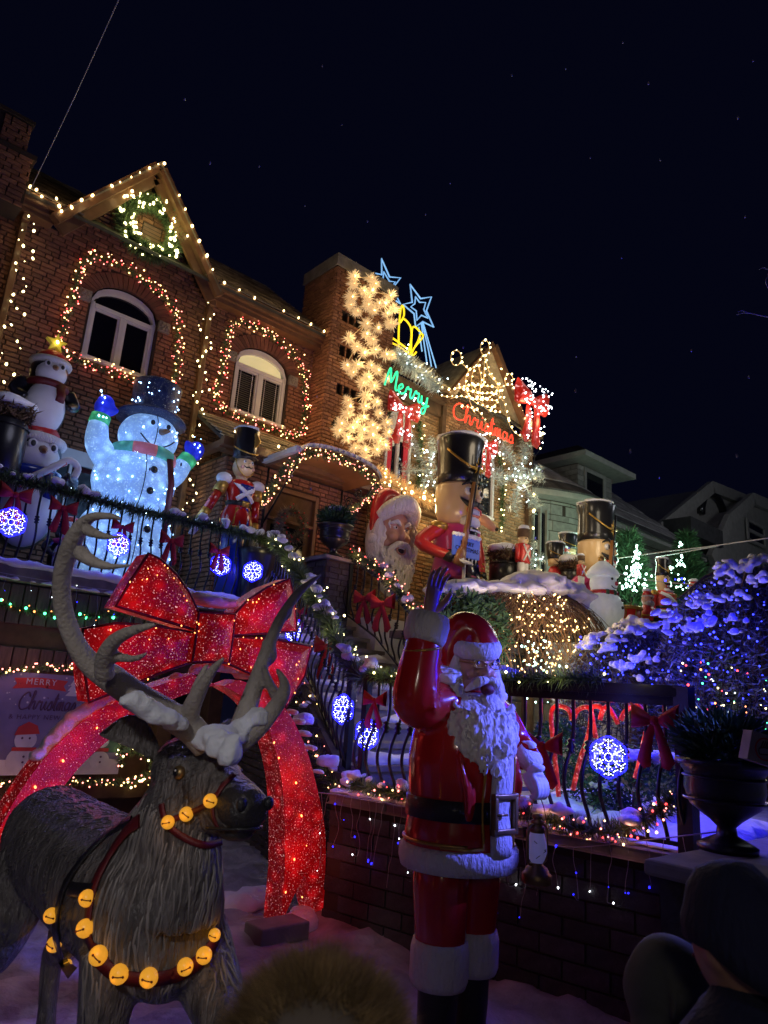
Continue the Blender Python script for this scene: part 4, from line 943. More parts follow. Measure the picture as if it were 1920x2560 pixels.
# lantern hanging from the lowered hand
LN = thing('lantern', 'old brass storm lantern with frosted glass hanging from the lowered hand', 'lantern', (3.28 + .38, 2.89 - .255, .86))
m = MB(); m.lathe([(.075, 0), (.085, .01), (.085, .05), (.07, .062), (.06, .085), (.035, .1), (.035, .11)], 22); L(LN, 'oil_tank', m, 'brass')
m = MB(); m.lathe([(.03, .105), (.042, .125), (.056, .165), (.054, .21), (.04, .265), (.036, .27)], 20); L(LN, 'globe', m, 'lampglow')
m = MB(); m.lathe([(.04, .268), (.046, .272), (.044, .3), (.03, .305), (.036, .318), (.04, .33), (.02, .338), (.03, .345), (.03, .365), (.012, .37)], 20); L(LN, 'chimney_cap', m, 'brass')
for s in (-1, 1): m = MB(); m.tube(cr([(s * .045, 0, .105), (s * .083, 0, .12), (s * .09, 0, .2), (s * .088, 0, .28), (s * .06, 0, .31), (s * .035, 0, .31)], 5), .009, 8); L(LN, 'side_tube', m, 'brass')
m = MB(); m.tube(cr([(-.085, 0, .28), (-.07, 0, .38), (0, 0, .47), (.07, 0, .38), (.085, 0, .28)], 6), .003, 5); L(LN, 'bail', m, 'brass')
m = MB(); m.tube([V(-.056, -.02, .23), V(0, -.058, .18), V(.05, -.03, .14)], .002, 4); m.tube([V(.056, -.02, .23), V(0, -.06, .18), V(-.05, -.03, .14)], .002, 4); L(LN, 'guard_wire', m, 'wire')

# ------------------------------------------------------------------ reindeer with antlers, halter and bells
DE = thing('reindeer_statue', 'life size grey brown reindeer statue with huge antlers and a harness of lit amber bells', 'statue', (1.43, 2.78, 0))
m = MB()
m.tube([(0, -.22, .98), (0, -.16, .97), (0, -.02, .97), (0, .2, .96), (0, .55, .96), (0, .95, .98), (0, 1.25, 1.0), (0, 1.45, 1.0), (0, 1.53, 1.0)], [(.2, .14), (.27, .2), (.3, .245), (.29, .255), (.27, .25), (.26, .25), (.255, .235), (.2, .17), (.1, .08)], 22, ref=(0, 0, 1))
m.tube(cr([(0, .08, 1.08), (0, -.06, 1.24), (.0, -.13, 1.4), (.005, -.1, 1.5)], 4), [(.25, .2), (.22, .165), (.175, .135), (.15, .12)], 18, ref=(0, 1, 0))
m.tube(cr([(0, -.17, .98), (0, -.2, 1.12), (0, -.2, 1.26)], 4), [(.12, .17), (.12, .14), (.1, .1)], 14, ref=(0, 1, 0))    # throat mane
m.tube(cr([(.0, .0, 1.47), (.004, -.1, 1.475), (.016, -.24, 1.45), (.03, -.35, 1.415), (.04, -.45, 1.39), (.044, -.51, 1.385)], 4), [(.12, .11), (.145, .128), (.138, .115), (.108, .09), (.1, .088), (.07, .065)], 18, ref=(0, 0, 1))
m.ell((.026, -.32, 1.33), (.06, .15, .045), 12, 8); m.ell((.01, -.15, 1.38), (.1, .13, .1), 14, 10)
for s in (-1, 1): m.ell((.012 + s * .103, -.19, 1.52), (.035, .06, .03), 10, 7)
m.tube(cr([(-.14, .0, .85), (-.15, -.01, .62), (-.15, .0, .38), (-.15, -.02, .2), (-.15, -.03, .1)], 4), [.13, .09, .06, .045, .05], 12)
m.tube(cr([(.14, -.05, .88), (.16, -.22, .72), (.17, -.4, .6), (.17, -.38, .42), (.17, -.3, .26), (.17, -.3, .2)], 4), [.14, .11, .075, .055, .045, .05], 12)
for s in (-1, 1): m.tube(cr([(s * .13, 1.22, .92), (s * .16, 1.14, .7), (s * .155, 1.24, .5), (s * .15, 1.34, .4), (s * .15, 1.3, .2), (s * .15, 1.27, .1)], 4), [.17, .14, .085, .055, .045, .05], 12)
m.tube([(0, 1.5, 1.12), (0, 1.6, 1.06), (0, 1.62, .98)], [.05, .055, .02], 8)
body = remesh(L(DE, 'body', m, 'hide'), .012, 3)
m = MB(); m.tube([(.036, -.4, 1.405), (.04, -.46, 1.395), (.043, -.51, 1.39), (.045, -.545, 1.385)], [(.094, .088), (.09, .09), (.076, .08), (.04, .045)], 16, ref=(0, 0, 1)); m.ell((.038, -.43, 1.315), (.065, .085, .032), 12, 8)
mz = remesh(L(DE, 'muzzle', m, 'nose'), .009, 3)
m = MB()
for s in (-1, 1): m.ell((.044 + s * .055, -.535, 1.42), (.02, .016, .025), 10, 7)
L(mz, 'nostril', m, 'leather')
m = MB(); m.tube(cr([(-.058, -.4, 1.325), (-.03, -.49, 1.335), (.04, -.54, 1.34), (.11, -.49, 1.335), (.13, -.4, 1.325)], 4), .006, 6); L(mz, 'lip_line', m, 'leather')
for s in (-1, 1):
    m = MB(); m.ell((.014 + s * .118, -.235, 1.49), (.022, .03, .026), 12, 9); ey = L(DE, 'eye', m, 'brass'); m = MB(); m.ell((.014 + s * .136, -.24, 1.49), (.007, .015, .017), 10, 7); L(ey, 'pupil', m, 'glass'); m = MB(); m.ell((.014 + s * .14, -.247, 1.498), .0045, 6, 4); L(ey, 'glint', m, 'white')
    m = MB(); n = 8; vs = []
    base, tip = V(s * .1, -.03, 1.53), V(s * .31, .03, 1.6)
    for i in range(n + 1):
        t = i / n; c = base.lerp(tip, t) + V(0, 0, .05 * math.sin(math.pi * t)); w_ = .065 * math.sin(math.pi * (t * .85 + .12)) ** .8
        for a in np.linspace(0, 2 * math.pi, 11)[:-1]: vs.append(c + V(0, .35 * w_ * math.cos(a) + (.02 * math.cos(2 * a)), w_ * math.sin(a)))
    m.add(vs, [(i * 10 + k, i * 10 + (k + 1) % 10, (i + 1) * 10 + (k + 1) % 10, (i + 1) * 10 + k) for i in range(n) for k in range(10)] + [tuple(range(10)), tuple(n * 10 + k for k in range(10))]); L(DE, 'ear', m, 'hide')
for x, y in ((-.15, -.03), (.17, -.3), (-.15, 1.27), (.15, 1.27)):
    m = MB(); z = .2 if (x, y) == (.17, -.3) else .1; m.lathe([(.05, z), (.06, z - .06), (.07, z - .1)], 12, c=(x, y - .02, 0)); L(DE, 'hoof', m, 'nose')
def beam(rows, d0, d1, extra=()):
    """antler from the photograph's outline, swept away from the skull in depth"""
    m = MB(); n = len(rows)
    P = [W(px, py, d=d0 + (d1 - d0) * i / (n - 1)) for i, (px, py, r) in enumerate(rows)]
    m.tube(cr(P, 5), lerpl([(r * (d0 + (d1 - d0) * i / (n - 1)) / FPX, r * .8 * (d0 + (d1 - d0) * i / (n - 1)) / FPX) for i, (_, _, r) in enumerate(rows)], 5 * (n - 1) + 1), 12)
    for tn, da, db in extra:
        k = len(tn); Q = [W(px, py, d=da + (db - da) * i / (k - 1)) for i, (px, py, r) in enumerate(tn)]
        m.tube(cr(Q, 5), lerpl([r * da / FPX for _, _, r in tn], 5 * (k - 1) + 1), 10)
    return remesh(obj('antler', m, MT['antler'], DE), .0085, 4)
beam([(515, 1868, 34), (478, 1822, 38), (420, 1785, 36), (345, 1742, 36), (275, 1693, 36), (222, 1655, 29), (185, 1600, 25), (158, 1520, 24), (155, 1440, 24), (175, 1372, 27), (200, 1320, 23), (232, 1292, 15), (285, 1292, 11), (302, 1299, 6)], 2.62, 2.25,
     [([(196, 1378, 22), (228, 1402, 16), (275, 1416, 10), (332, 1412, 4)], 2.3, 2.2), ([(213, 1322, 18), (238, 1334, 13), (270, 1342, 9), (308, 1341, 4)], 2.27, 2.2),
      ([(262, 1690, 26), (262, 1645, 24), (285, 1603, 19), (330, 1577, 14), (388, 1562, 6)], 2.38, 2.2), ([(278, 1640, 17), (305, 1644, 12), (340, 1646, 9), (366, 1633, 5)], 2.36, 2.26),
      ([(470, 1815, 27), (478, 1772, 24), (502, 1722, 18), (532, 1675, 12), (560, 1645, 5)], 2.6, 2.45), ([(484, 1750, 16), (492, 1715, 12), (512, 1672, 8), (524, 1660, 5)], 2.57, 2.6)])
beam([(560, 1872, 30), (598, 1850, 34), (640, 1822, 27), (676, 1784, 22), (704, 1742, 20), (712, 1712, 14), (700, 1685, 9), (690, 1670, 5)], 2.62, 2.75,
     [([(598, 1828, 30), (618, 1772, 27), (642, 1700, 22), (668, 1624, 18), (694, 1562, 16), (718, 1520, 15), (748, 1480, 13), (778, 1454, 9), (803, 1436, 4)], 2.66, 3.05), ([(690, 1740, 16), (672, 1705, 12), (662, 1672, 8), (655, 1660, 5)], 2.75, 2.72),
      ([(660, 1660, 14), (680, 1640, 14), (676, 1610, 9), (654, 1606, 5)], 2.82, 2.8), ([(706, 1545, 13), (722, 1535, 9), (730, 1500, 4)], 2.95, 2.97)])
bpy.context.view_layer.update(); DG = bpy.context.evaluated_depsgraph_get()
_be = body.evaluated_get(DG); _bi = body.matrix_world.inverted()
MT['lock'] = M('fur_lock', (.24, .22, .205), .36, var=.4, vs=7)
def locks(n, gen, mat, w0, seg, name='fur_locks'):
    m = MB()
    for k in range(n):
        p, d = gen(); P = []
        for i in range(6):
            ok, q, nr, _ = _be.closest_point_on_mesh(p)
            if not ok: break
            P.append(q + nr * (.0005 if 0 < i < 5 else -.004)); d2 = (d - nr * d.dot(nr)); p = q + d2 * seg + V(R.uniform(-1, 1), R.uniform(-1, 1), 0) * seg * .25
        if len(P) == 6: m.tube(P, [w0 * .4, w0, w0 * 1.05, w0 * .8, w0 * .5, w0 * .15], 5)
    return tag(L(DE, name, m, mat), kind='stuff')
def _chest():
    a = R.uniform(-1.9, 1.5); z = R.uniform(.72, 1.36); return V(.3 * math.sin(a), -.1 - .25 * math.cos(a), z), V(0, 0, -1)
def _neck():
    a = R.uniform(-2.4, 1.6); return V(.2 * math.sin(a), -.08 - .2 * math.cos(a), R.uniform(1.2, 1.42)), V(.1 * math.sin(a), .1, -1).normalized()
def _flank(): return V(-.3, R.uniform(.1, 1.5), R.uniform(.75, 1.25)), V(0, .75, -.65).normalized()
def _head(): return V(R.uniform(-.16, .1), R.uniform(-.33, -.02), R.uniform(1.34, 1.56)), V(-.05, .8, -.6).normalized()
def _back(): return V(R.uniform(-.2, .2), R.uniform(.3, 1.45), 1.3), V(R.uniform(-.4, .1), .9, -.2).normalized()
locks(210, _chest, 'lock', .0052, .034); locks(90, _neck, 'lock', .0042, .024); locks(240, _flank, 'hide', .004, .022); locks(240, _head, 'hide', .003, .011); locks(150, _back, 'hide', .004, .02)
def hit(px, py, off=0.006, fb=2.6):
    o = _bi @ Vector(CAM); r = Vector(_ray(px, py)); d = (_bi.to_3x3() @ r).normalized()
    ok, loc, nrm, _ = _be.ray_cast(o, d)
    return ((body.matrix_world @ loc) + nrm * off, nrm) if ok else (W(px, py, d=fb), Vector((0, -1, 0)))
def strap(pts, w_, mat='strap', name='strap', th=.006):
    H = [hit(*p) for p in pts]; P = cr([h[0] for h in H], 4); m = MB(); nr = [h[1] for h in H]
    vs = []; n = len(P)
    for i, p in enumerate(P):
        t = (P[min(i + 1, n - 1)] - P[max(i - 1, 0)]).normalized(); nn = nr[min(round(i / 4), len(nr) - 1)]; s = t.cross(nn).normalized() * w_ / 2
        vs += [p - s, p + s, p + s + nn * th, p - s + nn * th]
    m.add(vs, [(4 * i + k, 4 * i + (k + 1) % 4, 4 * i + 4 + (k + 1) % 4, 4 * i + 4 + k) for i in range(n - 1) for k in range(4)]); return obj(name, m, MT[mat], DE)
strap([(353, 2052), (322, 2078), (290, 2120), (255, 2180), (236, 2230), (226, 2290), (228, 2345), (248, 2395), (285, 2428), (335, 2443), (395, 2443), (450, 2430), (500, 2398), (530, 2355), (538, 2320)], .05)
strap([(330, 2055), (282, 2080), (235, 2122), (195, 2170), (163, 2225), (148, 2290), (146, 2350), (160, 2405), (180, 2432)], .042, 'leather')
strap([(178, 2222), (205, 2226), (235, 2228)], .05, 'leather', 'strap_plate')
strap([(585, 1942), (562, 1965), (545, 1990), (520, 2012), (485, 2026), (452, 2040), (425, 2052)], .02, name='halter'); strap([(408, 2010), (412, 2035), (430, 2068), (468, 2098), (510, 2113), (548, 2106)], .024, name='halter'); strap([(536, 2010), (538, 2040), (552, 2072)], .018, name='halter')
_bm2 = MB(); _bm2.ell((0, 0, 0), 1.0, 14, 10); bellm = mesh_of('bell', _bm2); bellm.materials.append(MT['bell'])
_sl = MB(); _sl.tube([V(-.5, -.9, .05), V(0, -1.02, .0), V(.5, -.9, -.05)], .07, 6); _sl.ell((-.5, -.9, .05), .14, 8, 6); _sl.ell((.5, -.9, -.05), .14, 8, 6); slitm = mesh_of('slit', _sl); slitm.materials.append(MT['strap'])
for (px, py, r) in ((537, 2003, 16), (471, 2030, 16), (427, 2053, 15), (230, 2247, 17), (226, 2318, 18), (250, 2395, 19), (309, 2425, 19), (377, 2433, 19), (456, 2415, 17), (503, 2387, 17), (529, 2336, 13), (141, 2284, 15), (143, 2353, 15), (167, 2400, 9)):
    p, nrm = hit(px, py, .02); q = p - Vector(CAM); s = r * (q.length * .98) / FPX
    o = bpy.data.objects.new('bell', bellm); COL.objects.link(o); o.parent = DE; o.location = p - wloc(DE); o.scale = (s,) * 3; o.rotation_euler = (0, 0, rad(-40 + R.uniform(-20, 20)))
    k = bpy.data.objects.new('slit', slitm); COL.objects.link(k); k.parent = o; k.rotation_euler = (0, R.uniform(-.6, .6), 0)
    lamp(p + nrm * .05, (1.0, .42, .05), .022, .02)
dsn = [(W(365, 1772, d=2.42), (.07, .04, .03)), (W(410, 1797, d=2.45), (.07, .045, .035)), (W(440, 1812, d=2.5), (.05, .05, .03)), (W(520, 1850, d=2.58), (.06, .07, .06)), (W(552, 1868, d=2.5), (.05, .06, .06)), (W(578, 1880, d=2.45), (.035, .05, .07)), (W(612, 1825, d=2.66), (.06, .05, .05)), (W(645, 1795, d=2.66), (.045, .05, .045)), (W(385, 1784, d=2.44), (.06, .04, .035)), (W(535, 1845, d=2.56), (.06, .06, .05)), (W(565, 1850, d=2.58), (.06, .06, .05)), (W(590, 1838, d=2.62), (.05, .05, .045)), (W(568, 1892, d=2.42), (.03, .04, .05)), (W(340, 1752, d=2.4), (.06, .04, .035))]
snow_on('snow_cover', 'clumped snow caught between the reindeer antlers and on its forehead', dsn, vox=.011)

# ------------------------------------------------------------------ red lit arch with the giant bow
AR = thing('lit_arch', 'red sequinned archway lit from within, standing in the driveway behind the reindeer', 'arch', (2.75, 5.1, 0))
def band(outer, inner, y0, y1, name, parent, mat='redglow'):
    m = MB(); O = cr([W(*p, y=y0) for p in outer], 5); I = cr([W(*p, y=y0) for p in inner], 5); n = min(len(O), len(I))
    O = [O[round(i * (len(O) - 1) / (n - 1))] for i in range(n)]; I = [I[round(i * (len(I) - 1) / (n - 1))] for i in range(n)]
    vs = []; dy = V(0, y1 - y0, 0)
    for a, b in zip(O, I): vs += [a, b, b + dy, a + dy]
    m.add(vs, [(4 * i + k, 4 * i + (k + 1) % 4, 4 * i + 4 + (k + 1) % 4, 4 * i + 4 + k) for i in range(n - 1) for k in range(4)] + [(0, 1, 2, 3), tuple(4 * n - 4 + k for k in (3, 2, 1, 0))])
    return autos(obj(name, m, MT[mat], parent, False))
band([(600, 1700), (668, 1730), (720, 1780), (765, 1870), (795, 1980), (813, 2080), (813, 2200)], [(560, 1715), (610, 1745), (655, 1795), (684, 1860), (704, 1950), (712, 2050), (712, 2180)], 5.1, 5.34, 'right_leg', AR)
band([(480, 1685), (400, 1712), (310, 1745), (225, 1790), (140, 1865), (70, 1950), (10, 2050), (-40, 2170), (-75, 2320)], [(540, 1712), (440, 1745), (350, 1795), (260, 1860), (180, 1940), (115, 2035), (60, 2150), (20, 2290), (0, 2400)], 5.1, 5.34, 'left_leg', AR)
for tri in (((712, 2180), (762, 2180), (700, 2316)), ((762, 2180), (813, 2200), (806, 2342))):
    m = MB(); m.prism([W(*p, y=5.1) for p in tri], (0, .24, 0)); obj('leg_tail', m, MT['redglow'], AR, False)
def pane(outline, name, y, th, parent, bulge=.05):
    """sequinned pillow with a puffed face"""
    m = MB(); P = [W(*p, y=y) for p in outline]; n = len(P); c = sum(P, Vector()) / n; vs = []
    for s, yo in ((1.0, 0), (.66, -bulge), (.3, -bulge * 1.35)): vs += [c + (p - c) * s + V(0, yo, 0) for p in P]
    vs.append(c + V(0, -bulge * 1.45, 0)); fs = []
    for j in range(2):
        for i in range(n): fs.append((j * n + i, j * n + (i + 1) % n, (j + 1) * n + (i + 1) % n, (j + 1) * n + i))
    fs += [(2 * n + i, 2 * n + (i + 1) % n, 3 * n) for i in range(n)]
    b = len(vs); vs += [p + V(0, th, 0) for p in P]
    fs += [(i, b + i, b + (i + 1) % n, (i + 1) % n) for i in range(n)] + [tuple(b + i for i in range(n))]
    m.add(vs, fs); o = obj(name, m, MT['redglow'], parent, False)
    e = MB(); e.tube(P, .012, 5, closed=True); obj('edge_piping', e, MT['strap'], o)
    return o
GB_ = thing('giant_bow', 'giant red lit sequin bow with snow on its knot, crowning the arch', 'bow', W(540, 1600, y=4.95))
loops = [[(372, 1383), (400, 1398), (440, 1435), (475, 1485), (497, 1535), (497, 1578), (440, 1560), (365, 1538), (290, 1515), (325, 1455)], [(587, 1535), (620, 1500), (668, 1468), (725, 1446), (738, 1500), (742, 1578), (660, 1584), (583, 1588)],
         [(207, 1572), (290, 1558), (390, 1565), (487, 1582), (480, 1655), (400, 1682), (315, 1718), (222, 1756), (212, 1680)], [(583, 1592), (680, 1597), (780, 1616), (762, 1690), (716, 1768), (690, 1722), (640, 1690), (572, 1660)]]
for lp in loops:
    o = pane(lp, 'loop', 5.02, .22, GB_); ctr = (sum(p[0] for p in lp) / len(lp), sum(p[1] for p in lp) / len(lp)); pts = []
    for k in range(22):
        a, b = R.choice(lp), R.choice(lp); t = R.uniform(.2, .8); q = (a[0] * t + b[0] * (1 - t), a[1] * t + b[1] * (1 - t)); pts.append(W(*q, y=4.965))
    bulbs(o, pts, 'b_orng', .012)
k = pane([(497, 1530), (540, 1533), (588, 1535), (582, 1590), (572, 1658), (525, 1655), (480, 1655), (490, 1590)], 'knot', 4.98, .26, GB_, .05)
for px, py in ((700, 1900), (745, 1950), (765, 2100), (740, 2150), (750, 2020), (690, 1850), (330, 1770), (250, 1830), (170, 1900), (110, 2000), (60, 2080), (20, 2200), (90, 1960), (765, 2250), (720, 2250)): bulbs(AR, [W(px + R.uniform(-15, 15), py + R.uniform(-20, 20), y=5.085)], 'b_orng', .018)
snow_on('snow_cover', 'snow heaped on the red arch and on the knot of its bow', [(W(525, 1507, y=5.1), (.15, .1, .05)), (W(560, 1510, y=5.12), (.12, .1, .05)), (W(500, 1497, y=5.15), (.1, .08, .05))] + [(W(px, py, y=5.2), (r, .09, r * .55)) for px, py, r in ((240, 1765, .1), (205, 1790, .11), (170, 1825, .11), (140, 1855, .1), (105, 1890, .09), (275, 1745, .08), (300, 1735, .08), (775, 1870, .05), (760, 1835, .06), (745, 1805, .06), (730, 1780, .05), (795, 1930, .04), (535, 1668, .1), (500, 1676, .1), (570, 1672, .1), (450, 1698, .09), (610, 1690, .08))], vox=.018)
CB = thing('concrete_block', 'grey concrete block weighting the foot of the red arch', 'block', W(690, 2350, z=0)); m = MB(); m.b6(-.22, .22, -.12, .12, 0, .13); bevel(L(CB, 'block', m, 'cap', False), .015)
for px, py, y in ((330, 1480, 4.8), (660, 1530, 4.8), (300, 1650, 4.8), (700, 1660, 4.8), (180, 1830, 4.9), (740, 1950, 4.95), (760, 2150, 4.95), (40, 2100, 4.9)): lamp(W(px, py, y=y), REDL, .9, .12)

# ------------------------------------------------------------------ giant wire snowman on the balcony
SN = thing('lit_snowman', 'giant glowing blue white snowman in top hat with raised blue mittens on the balcony', 'snowman', (3.85, 10.0, 3.0))
def seg(name, c, r, mat='snowman', nu=26, nv=18): m = MB(); m.ell(c, r, nu, nv); return L(SN, name, m, mat)
seg('base_ball', (0, 0, .68), (.70, .62, .72)); tr = seg('torso', (.0, -.02, 1.62), (.60, .53, .55)); hd = seg('head', (.1, -.03, 2.35), (.44, .41, .37))
m = MB(); m.tube(cr([(-.42, -.02, 1.85), (-.62, -.04, 2.05), (-.66, -.05, 2.35)], 5), [.2, .17, .13], 14); L(SN, 'arm', m, 'snowman'); m = MB(); m.tube(cr([(.4, -.02, 1.75), (.6, -.04, 1.9), (.72, -.05, 2.12)], 5), [.2, .16, .12], 14); L(SN, 'arm', m, 'snowman')
for s, p, q in ((-1, V(-.66, -.05, 2.33), V(-.64, -.05, 2.46)), (1, V(.71, -.05, 2.1), V(.78, -.05, 2.22))):
    d = (q - p).normalized(); m = MB(); m.tube([p, q], .14, 16); L(SN, 'mitten_cuff', m, 'greenmesh')
    m = MB(); m.tube([q, q + d * .12, q + d * .27, q + d * .33], [(.1, .08), (.15, .1), (.12, .09), (.05, .04)], 14, ref=(1, 0, 0)); sd = V(d.z, 0, -d.x) * (1 if s < 0 else -1); m.tube([q + d * .06, q + sd * .13 + d * .13, q + sd * .2 + d * .2], [.07, .065, .035], 10); remesh(L(SN, 'mitten', m, 'bluemesh'), .03, 2)
hM = Euler((rad(-4), rad(4), 0)).to_matrix()
m = MB(); m.lathe([(.1, 0), (.5, .0), (.52, .02), (.5, .045), (.1, .05)], 28, M=hM, c=(.1, -.03, 2.6)); hb = L(SN, 'hat_brim', m, 'hatmesh'); m = MB(); m.lathe([(.3, .04), (.32, .1), (.36, .55), (.365, .6), (.2, .61)], 26, M=hM, c=(.1, -.03, 2.6)); ht = L(SN, 'hat', m, 'hatmesh')
m = MB(); m.lathe([(.31, .05), (.325, .055), (.33, .12), (.31, .125)], 26, M=hM, c=(.1, -.03, 2.6)); L(SN, 'hat_band', m, 'strap')
for k, mt in enumerate(('tealmesh', 'pinkmesh') * 4):
    a0, a1 = math.pi + .2 + k * .72, math.pi + .2 + (k + 1) * .72; m = MB(); m.tube([V(.05 + .46 * math.cos(a), -.03 + .42 * math.sin(a), 2.02 - .03 * math.sin(a)) for a in np.linspace(a0, a1, 7)], [(.09, .045)] * 7, 8, ref=(0, 0, 1)); L(SN, 'scarf_square', m, mt)
m = MB(); m.tube([V(.3, -.46, 1.98), V(.36, -.5, 1.6), V(.38, -.46, 1.2), V(.36, -.5, .85)], [(.02, .05)] * 4, 8, ref=(0, -1, 0)); L(SN, 'scarf_end', m, 'strap')
def onball(c, r, az, el, o=1.02): return V(c[0] + r[0] * o * math.sin(az) * math.cos(el), c[1] - r[1] * o * math.cos(az) * math.cos(el), c[2] + r[2] * o * math.sin(el))
HC, HR = (.1, -.03, 2.35), (.44, .41, .37)
for az in (-.28, .3): m = MB(); p = onball(HC, HR, az, .32); m.ell(p, (.035, .025, .04), 10, 8); L(SN, 'eye', m, 'leather')
m = MB(); p = onball(HC, HR, .05, .02); m.tube([p + V(0, .03, 0), p + V(.02, -.09, -.01), p + V(.04, -.2, -.03)], [.055, .04, .008], 10); L(SN, 'carrot_nose', m, 'rifle')
m = MB(); m.tube([onball(HC, HR, az, -.62 + .42 * (abs(az) / .62) ** 2) for az in np.linspace(-.62, .66, 14)], .011, 6); L(SN, 'smile', m, 'leather')
for c, r, el in (((0, -.02, 1.62), (.6, .53, .55), .22), ((0, -.02, 1.62), (.6, .53, .55), -.35), ((0, 0, .68), (.7, .62, .72), .25)): m = MB(); m.ell(onball(c, r, .1, el, 1.0), (.055, .03, .055), 12, 8); bt = L(SN, 'button', m, 'leather'); m = MB(); m.ell(onball(c, r, .1, el, 1.05), (.012, .012, .012), 6, 5); L(bt, 'button_hole', m, 'brass')
o0 = wloc(SN)
for c, r, n in (((0, 0, .68), (.7, .62, .72), 34), ((0, -.02, 1.62), (.6, .53, .55), 30), (HC, HR, 12)):
    bulbs(SN, [o0 + onball(c, r, R.uniform(-1.5, 1.2), R.uniform(-.9, .8), 1.02) for _ in range(n)], 'b_ice', .03)
bulbs(SN, [o0 + V(.1, -.03, 2.6) + hM @ V(.355 * math.sin(a), -.355 * math.cos(a), R.uniform(.1, .55)) for a in [R.uniform(-1.6, 1.3) for _ in range(22)]], 'b_ice', .03)
bulbs(SN, [o0 + V(-.66 + R.uniform(-.1, .1), -.17, R.uniform(2.5, 2.8)) for _ in range(6)] + [o0 + V(.84 + R.uniform(-.1, .1), -.17, R.uniform(2.3, 2.55)) for _ in range(6)] + [o0 + V(-.64 + R.uniform(-.1, .1), -.2, 2.4) for _ in range(4)], 'b_ice', .03)
m = MB(); 
for r_, c in (((.7, .62, .72), (0, 0, .68)), ((.6, .53, .55), (0, -.02, 1.62)), ((.44, .41, .37), HC)):
    m.tube([onball(c, r_, -.1, e, 1.004) for e in np.linspace(-1.2, 1.3, 14)], .007, 4)
L(SN, 'frame_wire', m, 'wire')
for p, e in ((V(3.2, 9.2, 3.7), 5), (V(4.4, 9.3, 4.4), 5), (V(3.4, 9.3, 4.9), 5), (V(3.9, 9.2, 5.6), 3), (V(2.9, 9.9, 4.4), 4)): lamp(p, (.3, .5, 1.0), e, .25)
